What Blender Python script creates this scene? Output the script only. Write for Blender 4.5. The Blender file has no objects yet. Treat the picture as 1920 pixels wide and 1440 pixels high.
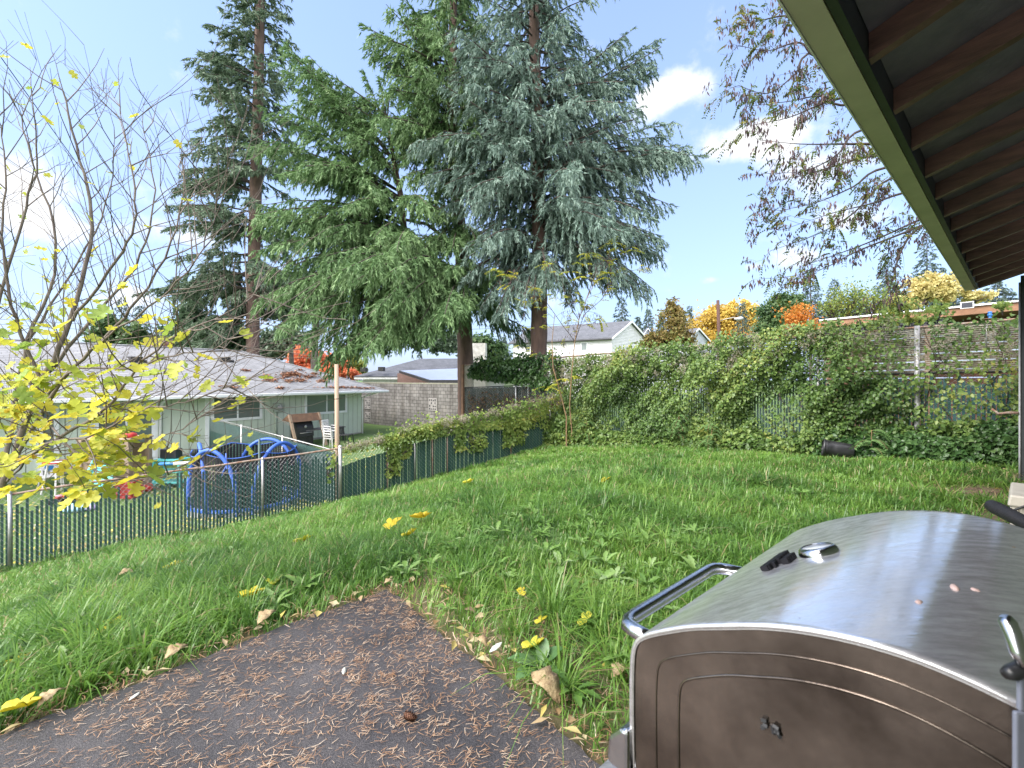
import bpy, math, random
import numpy as np
from mathutils import Vector, Matrix

random.seed(7)
RNG = np.random.default_rng(7)
F, CX, HY, EYE = 840.0, 960.0, 710.0, 1.5
sc = bpy.context.scene
COL = sc.collection
R_ = math.radians


def W(px, py, t):
    """a point of the place at depth t (metres in front of the camera)"""
    return Vector(((px - CX) / F * t, t, (HY - py) / F * t + EYE))


U = Vector((0.751, 0.66, 0)).normalized()      # along our house wall
V = Vector((-U.y, U.x, 0))                      # away from our house wall
Z = Vector((0, 0, 1))


def L(u, v, z):
    return U * u + V * v + Z * z


# ------------------------------------------------------------------ terrain
CTRL = np.array([
    (0, 0, 0), (-.9, 3.2, 0), (-2.2, 1.9, -.02), (1, 2, 0), (2, 1, 0), (3, 3, 0), (0, 2, 0), (-1, -2, 0), (-3.5, 0, -.05), (-5, -3, -.1),
    (5, 5, 0), (7, 5, .02), (8.72, 7.7, .03), (6.81, 9.95, -.12), (3, 9, -.16), (2.3, 13.9, -.48), (1.4, 14.1, -.55),
    (10, 4, 0), (12, 0, 0), (4, -4, 0),
    (-2.4, 6.8, -.66), (0, 8, -.34), (-4, 4, -.6), (-5, 6, -1.0), (1.5, 6, -.1),
    (-8.4, 7.35, -1.67), (-5.26, 9.51, -1.48), (-3.99, 10.39, -1.36), (-1.3, 12.25, -.98), (-12, 4.9, -2.0), (-8, 3, -1.25),
    (-4.6, 12, -1.7), (-6.5, 11.5, -1.78), (-9, 9.5, -1.85), (-13.5, 17, -1.56), (-8.4, 25, -1.55), (-20, 13, -1.7), (-6, 17, -1.6), (-15, 8, -2.1),
    (-2.5, 18, -1.1), (-1.9, 24, -1.3), (0, 30, -1.3), (8, 16, -.3), (15, 14, -.1), (20, 30, -.5), (30, 8, 0), (-30, 30, -1.8), (-30, 0, -2.3),
    (-15, -10, -1), (15, -15, 0), (0, 60, -1.3), (50, 60, -.8), (-60, 60, -2), (60, 0, -.3), (-60, 0, -2), (0, -40, -.5)], dtype=float)


def _k(r2):
    return np.sqrt(r2 + 1.2)


_d2 = ((CTRL[:, None, :2] - CTRL[None, :, :2]) ** 2).sum(-1)
_n = len(CTRL)
_A = np.zeros((_n + 1, _n + 1)); _A[:_n, :_n] = _k(_d2) - np.eye(_n) * .05; _A[:_n, _n] = 1; _A[_n, :_n] = 1
_S = np.linalg.solve(_A, np.append(CTRL[:, 2], 0))


def gz(x, y):
    x = np.asarray(x, float); y = np.asarray(y, float)
    z = np.full(np.broadcast(x, y).shape, _S[_n])
    for i in range(_n):
        z = z + _S[i] * _k((x - CTRL[i, 0]) ** 2 + (y - CTRL[i, 1]) ** 2)
    r = np.sqrt(x * x + y * y)
    w = np.clip((r - 45) / 40, 0, 1)
    return z * (1 - w) + w * -1.2


def G(x, y):
    return float(gz(x, y))


def nz(x, y, s=1.0, k=0):
    """cheap smooth pseudo noise 0..1"""
    x = np.asarray(x) * s; y = np.asarray(y) * s
    a = np.sin(x * 1.3 + k * 1.7 + 1.9 * np.sin(y * .9 + k)) + np.sin(y * 1.7 - k + 1.6 * np.sin(x * 1.1 + 2 * k)) + .6 * np.sin(x * 2.9 + y * 2.3 + k * 3.1)
    return np.clip(a / 5.2 + .5, 0, 1)


# ------------------------------------------------------------------ materials
def new_mat(name):
    m = bpy.data.materials.new(name); m.use_nodes = True
    nt = m.node_tree
    return m, nt, nt.nodes["Principled BSDF"], nt.links


def ramp(nt, stops):
    r = nt.nodes.new("ShaderNodeValToRGB")
    e = r.color_ramp.elements
    while len(e) > 1:
        e.remove(e[-1])
    e[0].position = stops[0][0]; e[0].color = (*stops[0][1], 1)
    for p, c in stops[1:]:
        n = e.new(p); n.color = (*c, 1)
    return r


def noise(nt, scale, detail=6, rough=.6, vec=None, stretch=None, coord="Object"):
    t = nt.nodes.new("ShaderNodeTexCoord")
    out = t.outputs[coord]
    if stretch:
        mp = nt.nodes.new("ShaderNodeMapping"); mp.inputs["Scale"].default_value = stretch
        nt.links.new(out, mp.inputs[0]); out = mp.outputs[0]
    n = nt.nodes.new("ShaderNodeTexNoise")
    n.inputs["Scale"].default_value = scale; n.inputs["Detail"].default_value = detail; n.inputs["Roughness"].default_value = rough
    nt.links.new(out, n.inputs["Vector"])
    return n


def mat(name, c1, c2=None, rough=.6, metal=0.0, scale=6, bump=0.0, bscale=None, stretch=None, spec=.5, mid=(.35, .65), rvar=0.0):
    m, nt, b, lk = new_mat(name)
    b.inputs["Roughness"].default_value = rough; b.inputs["Metallic"].default_value = metal
    b.inputs["Specular IOR Level"].default_value = spec
    c2 = c2 or tuple(x * .75 for x in c1)
    n = noise(nt, scale, stretch=stretch)
    r = ramp(nt, [(mid[0], c1), (mid[1], c2)])
    lk.new(n.outputs["Fac"], r.inputs[0]); lk.new(r.outputs[0], b.inputs["Base Color"])
    if rvar:
        mr = nt.nodes.new("ShaderNodeMapRange"); mr.inputs["To Min"].default_value = rough - rvar; mr.inputs["To Max"].default_value = rough + rvar
        lk.new(n.outputs["Fac"], mr.inputs[0]); lk.new(mr.outputs[0], b.inputs["Roughness"])
    if bump:
        n2 = noise(nt, bscale or scale * 4, stretch=stretch)
        bp = nt.nodes.new("ShaderNodeBump"); bp.inputs["Strength"].default_value = bump; bp.inputs["Distance"].default_value = .02
        lk.new(n2.outputs["Fac"], bp.inputs["Height"]); lk.new(bp.outputs[0], b.inputs["Normal"])
    return m


def leaf_mat(name, stops, rough=.5, trans=.35, spec=.4):
    """colour by the per-leaf attribute 'rnd', light partly passing through"""
    m, nt, b, lk = new_mat(name)
    at = nt.nodes.new("ShaderNodeAttribute"); at.attribute_name = "rnd"
    r = ramp(nt, stops); lk.new(at.outputs["Fac"], r.inputs[0])
    lk.new(r.outputs[0], b.inputs["Base Color"])
    b.inputs["Roughness"].default_value = rough; b.inputs["Specular IOR Level"].default_value = spec
    tr = nt.nodes.new("ShaderNodeBsdfTranslucent"); lk.new(r.outputs[0], tr.inputs["Color"])
    mx = nt.nodes.new("ShaderNodeMixShader"); mx.inputs[0].default_value = trans
    lk.new(b.outputs[0], mx.inputs[1]); lk.new(tr.outputs[0], mx.inputs[2])
    lk.new(mx.outputs[0], nt.nodes["Material Output"].inputs["Surface"])
    return m


# ------------------------------------------------------------------ mesh helpers
class MB:
    def __init__(s):
        s.v = []; s.f = []

    def quad(s, a, b, c, d):
        n = len(s.v); s.v += [tuple(a), tuple(b), tuple(c), tuple(d)]; s.f.append((n, n + 1, n + 2, n + 3))

    def poly(s, pts):
        n = len(s.v); s.v += [tuple(p) for p in pts]; s.f.append(tuple(range(n, n + len(pts))))

    def obox(s, o, ax, ay, az, a, b, c):
        o = Vector(o); n = len(s.v)
        for k in c:
            for j in b:
                for i in a:
                    s.v.append(tuple(o + ax * i + ay * j + az * k))
        for q in ((0, 2, 3, 1), (4, 5, 7, 6), (0, 1, 5, 4), (2, 6, 7, 3), (0, 4, 6, 2), (1, 3, 7, 5)):
            s.f.append(tuple(n + i for i in q))

    def box(s, lo, hi):
        s.obox((0, 0, 0), Vector((1, 0, 0)), Vector((0, 1, 0)), Z, (lo[0], hi[0]), (lo[1], hi[1]), (lo[2], hi[2]))

    def uvbox(s, u, v, z):
        s.obox((0, 0, 0), U, V, Z, u, v, z)

    def tube(s, pts, rad, n=8, caps=True):
        pts = [Vector(p) for p in pts]
        if not hasattr(rad, "__len__"):
            rad = [rad] * len(pts)
        base = len(s.v); prev = None
        for i, p in enumerate(pts):
            t = (pts[min(i + 1, len(pts) - 1)] - pts[max(i - 1, 0)])
            t = t.normalized() if t.length > 1e-9 else Vector((0, 0, 1))
            if prev is None:
                a = t.cross(Vector((.31, .87, .38))).normalized()
            else:
                a = (prev - t * prev.dot(t)).normalized()
            prev = a; b = t.cross(a)
            for k in range(n):
                th = 2 * math.pi * k / n
                s.v.append(tuple(p + (a * math.cos(th) + b * math.sin(th)) * rad[i]))
        for i in range(len(pts) - 1):
            for k in range(n):
                k2 = (k + 1) % n
                s.f.append((base + i * n + k, base + i * n + k2, base + (i + 1) * n + k2, base + (i + 1) * n + k))
        if caps:
            s.f.append(tuple(base + k for k in reversed(range(n))))
            s.f.append(tuple(base + (len(pts) - 1) * n + k for k in range(n)))

    def prism(s, pts, ext):
        ext = Vector(ext); pts = [Vector(p) for p in pts]; n = len(pts); b = len(s.v)
        s.v += [tuple(p) for p in pts] + [tuple(p + ext) for p in pts]
        s.f.append(tuple(b + i for i in reversed(range(n)))); s.f.append(tuple(b + n + i for i in range(n)))
        for i in range(n):
            j = (i + 1) % n
            s.f.append((b + i, b + j, b + n + j, b + n + i))

    def lathe(s, o, prof, ax=Z, n=20, close=True):
        ax = Vector(ax).normalized(); a = ax.cross(Vector((.3, .9, .2))).normalized(); b = ax.cross(a); base = len(s.v); o = Vector(o)
        for r, h in prof:
            for k in range(n):
                th = 2 * math.pi * k / n
                s.v.append(tuple(o + ax * h + (a * math.cos(th) + b * math.sin(th)) * r))
        for i in range(len(prof) - 1):
            for k in range(n):
                k2 = (k + 1) % n
                s.f.append((base + i * n + k, base + i * n + k2, base + (i + 1) * n + k2, base + (i + 1) * n + k))
        if close:
            s.f.append(tuple(base + k for k in reversed(range(n)))); m = base + (len(prof) - 1) * n
            s.f.append(tuple(m + k for k in range(n)))

    def build(s, name, m, parent=None, smooth=False, bevel=0):
        me = bpy.data.meshes.new(name); me.from_pydata(s.v, [], s.f); me.update()
        if smooth:
            me.polygons.foreach_set("use_smooth", [True] * len(me.polygons))
        me.materials.append(m)
        return link(name, me, parent, bevel)


def link(name, me, parent=None, bevel=0):
    o = bpy.data.objects.new(name, me); COL.objects.link(o)
    if parent is not None:
        o.parent = parent; o.matrix_parent_inverse = Matrix.Translation(-_base(parent))
    if bevel:
        md = o.modifiers.new("bevel", "BEVEL"); md.width = bevel; md.segments = 2; md.limit_method = "ANGLE"
    return o


def _base(p):
    v = Vector(p.location)
    while p.parent is not None:      # a mesh part sits at its thing's base
        return Vector((0, 0, 0))
    return v


def np_mesh(name, Vt, faces, m, parent=None, rnd=None, smooth=False):
    """faces: (M,k) int array; rnd: (M,) floats"""
    me = bpy.data.meshes.new(name)
    M, k = faces.shape
    me.vertices.add(len(Vt)); me.vertices.foreach_set("co", np.ascontiguousarray(Vt, dtype=np.float32).ravel())
    me.loops.add(M * k); me.loops.foreach_set("vertex_index", np.ascontiguousarray(faces, dtype=np.int32).ravel())
    me.polygons.add(M); me.polygons.foreach_set("loop_start", np.arange(0, M * k, k, dtype=np.int32))
    if smooth:
        me.polygons.foreach_set("use_smooth", np.ones(M, dtype=bool))
    me.update(calc_edges=True); me.validate()
    if rnd is not None:
        a = me.attributes.new("rnd", "FLOAT", "FACE"); a.data.foreach_set("value", np.ascontiguousarray(rnd, dtype=np.float32))
    me.materials.append(m)
    return link(name, me, parent)


def tag(o, label=None, cat=None, group=None, kind=None):
    for k, v in (("label", label), ("category", cat), ("group", group), ("kind", kind)):
        if v:
            o[k] = v
    return o


def thing(name, label, cat, loc=(0, 0, 0), group=None):
    o = bpy.data.objects.new(name, None); COL.objects.link(o); o.location = loc; o.empty_display_size = .2
    return tag(o, label, cat, group)


def unit(a):
    return a / (np.linalg.norm(a, axis=-1, keepdims=True) + 1e-9)


def rvec(n, rng=None):
    return unit((rng or RNG).normal(size=(n, 3)))


def leaves(name, pos, d, nrm, ln, wd, m, parent=None, rnd=None, fold=.18, rng=None):
    """folded pointed leaves: two triangles each"""
    rng = rng or RNG
    n = len(pos); d = unit(d); s = unit(np.cross(d, nrm)); nn = np.cross(s, d)
    ln = np.broadcast_to(ln, n)[:, None]; wd = np.broadcast_to(wd, n)[:, None]
    Vt = np.empty((n, 4, 3))
    Vt[:, 0] = pos
    Vt[:, 1] = pos + d * ln * .42 + s * wd * .5 + nn * wd * fold
    Vt[:, 2] = pos + d * ln - nn * ln * .1
    Vt[:, 3] = pos + d * ln * .42 - s * wd * .5 + nn * wd * fold
    i = np.arange(n)[:, None] * 4
    f = np.concatenate([i + np.array([[0, 1, 2]]), i + np.array([[0, 2, 3]])], 1).reshape(-1, 3)
    r = rng.random(n) if rnd is None else rnd
    return np_mesh(name, Vt.reshape(-1, 3), f, m, parent, np.repeat(r, 2))


def stamp(name, tv, tf, pos, d, nrm, size, m, parent=None, rnd=None):
    """a small template (vertices tv in x=side, y=length, z=normal; triangles tf) set down many times"""
    n = len(pos); d = unit(d); s = unit(np.cross(d, nrm)); nn = np.cross(s, d)
    sz = np.broadcast_to(size, n)[:, None, None]
    Vt = pos[:, None, :] + sz * (tv[None, :, 0:1] * s[:, None] + tv[None, :, 1:2] * d[:, None] + tv[None, :, 2:3] * nn[:, None])
    f = (np.arange(n)[:, None, None] * len(tv) + tf[None]).reshape(-1, tf.shape[1])
    r = RNG.random(n) if rnd is None else rnd
    return np_mesh(name, Vt.reshape(-1, 3), f, m, parent, np.repeat(r, len(tf)))

# ------------------------------------------------------------------ sky and light
def make_world():
    w = bpy.data.worlds.new("World"); sc.world = w; w.use_nodes = True
    nt = w.node_tree; bg = nt.nodes["Background"]; lk = nt.links
    sky = nt.nodes.new("ShaderNodeTexSky"); sky.sky_type = "NISHITA"; sky.sun_disc = False
    sky.sun_elevation = R_(SUN_EL); sky.sun_rotation = R_(SUN_AZ); sky.air_density = 1.0; sky.dust_density = 1.2; sky.ozone_density = 3.5
    tc = nt.nodes.new("ShaderNodeTexCoord")
    nse = nt.nodes.new("ShaderNodeTexNoise"); nse.inputs["Scale"].default_value = 9; nse.inputs["Detail"].default_value = 7; nse.inputs["Roughness"].default_value = .62
    lk.new(tc.outputs["Generated"], nse.inputs["Vector"])
    # clouds: soft banks at the directions where they stand, broken up by noise
    total = None
    for (px, py, rw, rh, st) in CLOUDS:
        d = Vector(((px - CX) / F, 1, (HY - py) / F)).normalized()
        mp = nt.nodes.new("ShaderNodeMapping"); mp.vector_type = "POINT"
        az = math.atan2(d.x, d.y)
        mp.inputs["Rotation"].default_value = (0, 0, az)
        lk.new(tc.outputs["Generated"], mp.inputs["Vector"])
        sub = nt.nodes.new("ShaderNodeVectorMath"); sub.operation = "SUBTRACT"
        sub.inputs[1].default_value = (0, math.hypot(d.x, d.y), d.z); lk.new(mp.outputs[0], sub.inputs[0])
        scl = nt.nodes.new("ShaderNodeVectorMath"); scl.operation = "MULTIPLY"; scl.inputs[1].default_value = (1 / rw, 1.2, 1 / rh)
        lk.new(sub.outputs[0], scl.inputs[0])
        ln = nt.nodes.new("ShaderNodeVectorMath"); ln.operation = "LENGTH"; lk.new(scl.outputs[0], ln.inputs[0])
        mr = nt.nodes.new("ShaderNodeMapRange"); mr.interpolation_type = "SMOOTHSTEP"
        mr.inputs["From Min"].default_value = 1.25; mr.inputs["From Max"].default_value = 0.0; mr.inputs["To Min"].default_value = 0; mr.inputs["To Max"].default_value = st
        lk.new(ln.outputs["Value"], mr.inputs[0])
        if total is None:
            total = mr.outputs[0]
        else:
            a = nt.nodes.new("ShaderNodeMath"); a.operation = "ADD"; lk.new(total, a.inputs[0]); lk.new(mr.outputs[0], a.inputs[1]); total = a.outputs[0]
    ns = nt.nodes.new("ShaderNodeMapRange"); ns.inputs["From Min"].default_value = .3; ns.inputs["From Max"].default_value = .7; ns.inputs["To Min"].default_value = -.55; ns.inputs["To Max"].default_value = .45
    lk.new(nse.outputs["Fac"], ns.inputs[0])
    a = nt.nodes.new("ShaderNodeMath"); a.operation = "ADD"; lk.new(total, a.inputs[0]); lk.new(ns.outputs[0], a.inputs[1])
    mr = nt.nodes.new("ShaderNodeMapRange"); mr.interpolation_type = "SMOOTHSTEP"; mr.inputs["From Min"].default_value = .15; mr.inputs["From Max"].default_value = 1.0
    lk.new(a.outputs[0], mr.inputs[0])
    # thin veil low in the sky
    sep = nt.nodes.new("ShaderNodeSeparateXYZ"); lk.new(tc.outputs["Generated"], sep.inputs[0])
    veil = nt.nodes.new("ShaderNodeMapRange"); veil.inputs["From Min"].default_value = .85; veil.inputs["From Max"].default_value = -.02; veil.inputs["To Min"].default_value = VEIL[0]; veil.inputs["To Max"].default_value = VEIL[1]
    lk.new(sep.outputs["Z"], veil.inputs[0])
    mv = nt.nodes.new("ShaderNodeMix"); mv.data_type = "RGBA"; mv.inputs["B"].default_value = (*VEILC, 1)
    lk.new(veil.outputs[0], mv.inputs[0]); lk.new(sky.outputs[0], mv.inputs["A"])
    mx = nt.nodes.new("ShaderNodeMix"); mx.data_type = "RGBA"; mx.inputs["B"].default_value = (*CLOUDC, 1)
    lk.new(mr.outputs[0], mx.inputs[0]); lk.new(mv.outputs[2], mx.inputs["A"])
    # an added bright cloud deck, unseen behind and above, to lift the shadows
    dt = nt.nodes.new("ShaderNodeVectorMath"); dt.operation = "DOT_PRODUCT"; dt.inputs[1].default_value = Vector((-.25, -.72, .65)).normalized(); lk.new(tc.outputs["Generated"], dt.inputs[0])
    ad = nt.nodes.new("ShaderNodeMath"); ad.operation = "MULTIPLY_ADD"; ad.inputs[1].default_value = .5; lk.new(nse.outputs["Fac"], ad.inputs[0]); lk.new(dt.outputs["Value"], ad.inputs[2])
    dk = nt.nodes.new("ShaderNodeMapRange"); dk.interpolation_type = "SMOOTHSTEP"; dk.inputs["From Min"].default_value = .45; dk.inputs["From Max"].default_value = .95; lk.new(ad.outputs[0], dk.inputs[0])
    m4 = nt.nodes.new("ShaderNodeMix"); m4.data_type = "RGBA"; m4.inputs["B"].default_value = (*FILL_DECK, 1); lk.new(dk.outputs[0], m4.inputs[0]); lk.new(mx.outputs[2], m4.inputs["A"]); lk.new(m4.outputs[2], bg.inputs["Color"])
    bg.inputs["Strength"].default_value = SKY_STR


SUN_EL, SUN_AZ, SKY_STR = 42, 245, .13
VEIL, VEILC, CLOUDC = (.30, .8), (1.32, 1.66, 2.6), (2.9, 2.92, 2.98)
FILL_DECK = (7.6, 7.7, 8.1)
CLOUDS = [(1275, 165, .075, .03, 1.05), (1220, 190, .05, .03, .7), (1400, 262, .09, .04, .95), (1470, 245, .09, .035, .8), (1590, 410, .07, .035, 1.0), (1500, 480, .06, .03, .95),
          (1335, 525, .03, .014, .75), (1410, 500, .03, .01, .65), (310, 440, .09, .03, .75), (130, 430, .10, .03, .6), (30, 340, .10, .04, .55), (240, 555, .06, .03, .55),
          (1560, 300, .13, .06, .9), (-500, 300, .4, .15, .8), (2600, 200, .4, .15, .8)]
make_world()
sd = bpy.data.lights.new("sun", "SUN"); sd.energy = 2.0; sd.angle = R_(40); sd.color = (1, .945, .88)
so = bpy.data.objects.new("sun", sd); COL.objects.link(so)
# Nishita: rotation 0 is +Y, turning towards +X
_a = R_(SUN_AZ)
_sd = Vector((math.sin(_a) * math.cos(R_(SUN_EL)), math.cos(_a) * math.cos(R_(SUN_EL)), math.sin(R_(SUN_EL))))
so.rotation_euler = _sd.to_track_quat("Z", "Y").to_euler(); so.location = (0, -5, 20)

cam = bpy.data.cameras.new("camera"); co = bpy.data.objects.new("camera", cam); COL.objects.link(co)
co.location = (0, 0, EYE); co.rotation_euler = (R_(90), 0, 0)
cam.sensor_width = 36; cam.lens = F / 1920 * 36; cam.shift_y = (HY - 720) / 1920; cam.clip_end = 2000; cam.clip_start = .05
cam.dof.use_dof = True; cam.dof.focus_distance = 7; cam.dof.aperture_fstop = 9
sc.camera = co
sc.view_settings.view_transform = "Standard"; sc.view_settings.look = "None"; sc.view_settings.gamma = 1; sc.view_settings.exposure = 1.78
sc.cycles.max_bounces = 6; sc.cycles.diffuse_bounces = 3; sc.cycles.glossy_bounces = 3; sc.cycles.transparent_max_bounces = 6
sc.cycles.use_denoising = True

# ------------------------------------------------------------------ ground, patio
def ground():
    n = 420
    a = np.linspace(-1, 1, n); g = np.sinh(a * 5.2) / np.sinh(5.2) * 700
    X, Y = np.meshgrid(g, g + 6, indexing="xy")
    Zz = gz(X, Y)
    Zz += (nz(X, Y, 2.1, 1) - .5) * .05 + (nz(X, Y, 7, 2) - .5) * .02
    # sink the soil a little under the asphalt slab
    u = X * U.x + Y * U.y; v = X * V.x + Y * V.y
    slab = (v < 3.1) & (u < 1.6)
    Zz = np.where(slab, np.minimum(Zz, -.05), Zz)
    Vt = np.stack([X, Y, Zz], -1).reshape(-1, 3)
    i = np.arange(n * n).reshape(n, n)
    f = np.stack([i[:-1, :-1], i[:-1, 1:], i[1:, 1:], i[1:, :-1]], -1).reshape(-1, 4)
    m, nt, b, lk = new_mat("turf_soil"); b.inputs["Roughness"].default_value = .9
    n1 = noise(nt, .9, 8); n2 = noise(nt, 9, 8, .7)
    r1 = ramp(nt, [(.3, (.05, .10, .02)), (.5, (.075, .14, .03)), (.62, (.10, .15, .04)), (.75, (.10, .075, .042))])
    r2 = ramp(nt, [(.35, (.05, .10, .022)), (.55, (.10, .17, .04)), (.7, (.09, .065, .035))])
    lk.new(n1.outputs["Fac"], r1.inputs[0]); lk.new(n2.outputs["Fac"], r2.inputs[0])
    mx = nt.nodes.new("ShaderNodeMix"); mx.data_type = "RGBA"; mx.inputs[0].default_value = .5
    lk.new(r1.outputs[0], mx.inputs["A"]); lk.new(r2.outputs[0], mx.inputs["B"]); at = nt.nodes.new("ShaderNodeAttribute"); at.attribute_name = "rnd"; r3 = ramp(nt, [(.35, (.085, .055, .035)), (.6, (.15, .10, .065))]); lk.new(n2.outputs["Fac"], r3.inputs[0])
    m3 = nt.nodes.new("ShaderNodeMix"); m3.data_type = "RGBA"; lk.new(at.outputs["Fac"], m3.inputs[0]); lk.new(mx.outputs[2], m3.inputs["A"]); lk.new(r3.outputs[0], m3.inputs["B"]); lk.new(m3.outputs[2], b.inputs["Base Color"])
    bp = nt.nodes.new("ShaderNodeBump"); bp.inputs["Strength"].default_value = .7; bp.inputs["Distance"].default_value = .03
    lk.new(n2.outputs["Fac"], bp.inputs["Height"]); lk.new(bp.outputs[0], b.inputs["Normal"])
    fc = Vt[f].mean(1); o = np_mesh("ground", Vt, f, m, rnd=np.where((np.abs(fc[:, 0]) < 12) & (fc[:, 1] > 0) & (fc[:, 1] < 16), bare(fc[:, 0], fc[:, 1]), 0), smooth=True); tag(o, kind="structure")


PC = Vector((-.893, 3.19, 0))                     # outer corner of the asphalt patio
PL = Vector((-.70, -.714, 0)); PR = Vector((.653, -.757, 0))


def patio():
    m, nt, b, lk = new_mat("wet_asphalt"); b.inputs["Specular IOR Level"].default_value = .6
    n1 = noise(nt, 220, 3, .6); n2 = noise(nt, 1.6, 6)
    r1 = ramp(nt, [(.35, (.026, .025, .029)), (.55, (.066, .061, .064)), (.75, (.145, .135, .137))])
    lk.new(n1.outputs["Fac"], r1.inputs[0])
    r2 = ramp(nt, [(.38, (.5, .49, .52)), (.66, (1.2, 1.15, 1.12))]); lk.new(n2.outputs["Fac"], r2.inputs[0])
    mx = nt.nodes.new("ShaderNodeMix"); mx.data_type = "RGBA"; mx.blend_type = "MULTIPLY"; mx.inputs[0].default_value = 1
    lk.new(r1.outputs[0], mx.inputs["A"]); lk.new(r2.outputs[0], mx.inputs["B"]); lk.new(mx.outputs[2], b.inputs["Base Color"])
    rr = nt.nodes.new("ShaderNodeMapRange"); rr.inputs["To Min"].default_value = .35; rr.inputs["To Max"].default_value = .75
    lk.new(n2.outputs["Fac"], rr.inputs[0]); lk.new(rr.outputs[0], b.inputs["Roughness"])
    bp = nt.nodes.new("ShaderNodeBump"); bp.inputs["Strength"].default_value = .8; bp.inputs["Distance"].default_value = .004
    lk.new(n1.outputs["Fac"], bp.inputs["Height"]); lk.new(bp.outputs[0], b.inputs["Normal"])
    # a slab with a slightly ragged edge
    rng = random.Random(3); pts = []
    far_r = PC + PR * 3.6; far_l = PC + PL * 6.5
    def edge(a, c, n):
        out = []
        d = (c - a).normalized(); s = Vector((-d.y, d.x, 0))
        for i in range(n):
            k = i / n
            out.append(a.lerp(c, k) + s * (rng.uniform(-.012, .012) + .012 * math.sin(k * 23)) * (0 if i == 0 else 1))
        return out
    pts += edge(far_l, PC, 90) + edge(PC, far_r, 70)
    pts += [far_r, far_r + U * -6, far_l + V * -5]
    mb = MB(); mb.prism([p + Z * -.12 for p in pts], Z * .122)
    o = mb.build("patio", m); tag(o, kind="structure")
    return pts


PATIO = patio()


def on_patio(x, y, grow=0.0):
    """true on the slab (grown by grow)"""
    x = np.asarray(x) - PC.x; y = np.asarray(y) - PC.y
    nl = np.array((PL.y, -PL.x)); nr = np.array((-PR.y, PR.x))       # normals pointing off the slab
    if nl @ np.array((PR.x, PR.y)) > 0: nl = -nl
    if nr @ np.array((PL.x, PL.y)) > 0: nr = -nr
    return (x * nl[0] + y * nl[1] < grow) & (x * nr[0] + y * nr[1] < grow)


# ------------------------------------------------------------------ fence lines
FA, FB = Vector((-8.4, 7.35, 0)), Vector((1.4, 14.1, 0))           # side fence
FD = (FB - FA).normalized(); FN = Vector((FD.y, -FD.x, 0))          # FN: towards our lawn
BW = Vector((-10.67, 10.3, 0)).normalized()                         # back fence, from right to left
BR = Vector((8.72, 7.7, 0)); BN = Vector((-BW.y, BW.x, 0))          # BN towards our lawn
if BN.y > 0: BN = -BN


def in_lawn(x, y):
    s = (x - FA.x) * FN.x + (y - FA.y) * FN.y
    b = (x - BR.x) * BN.x + (y - BR.y) * BN.y
    return (s > .02) & (b > .05)


# ------------------------------------------------------------------ grass and weeds
def sample_lawn(n, d0=3.0, p=1.5, tmax=19, tmin=.9):
    out = []; got = 0
    while got < n:
        k = 400000
        t = RNG.uniform(tmin, tmax, k); q = RNG.uniform(-1.6, 1.45, k)
        keep = RNG.random(k) < (t / tmax) * (1 / (1 + (t / d0) ** p)) * 3
        x = q[keep] * t[keep]; y = t[keep]
        ok = in_lawn(x, y)
        out.append(np.stack([x[ok], y[ok]], 1)); got += ok.sum()
    return np.concatenate(out)[:n]


def bare(x, y):
    """0..1, how thin the grass is: soil at the house corner, needle patches by the slab"""
    v = x * V.x + y * V.y; u = x * U.x + y * U.y
    h = np.clip(1 - v / .7, 0, 1) * (u > 2.5)
    c = np.exp(-(((x - 6.3) / .9) ** 2 + ((y - 5.75) / .55) ** 2)) * 1.3
    c2 = np.exp(-(((x - 5.1) / .7) ** 2 + ((y - 4.7) / .6) ** 2)) * 1.1
    a = np.where(on_patio(x, y, .55) & (x > -.75), .75, 0.) * nz(x, y, 3.1, 5)
    b = np.where(on_patio(x, y, .16), .75, 0.)
    k = np.where((x > 0) & (y < 3.4), (nz(x, y, 2.6, 9) > .52) * .65, 0)
    return np.clip(np.maximum.reduce([h, c, c2, a, b, k]), 0, 1)


ground()


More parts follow.
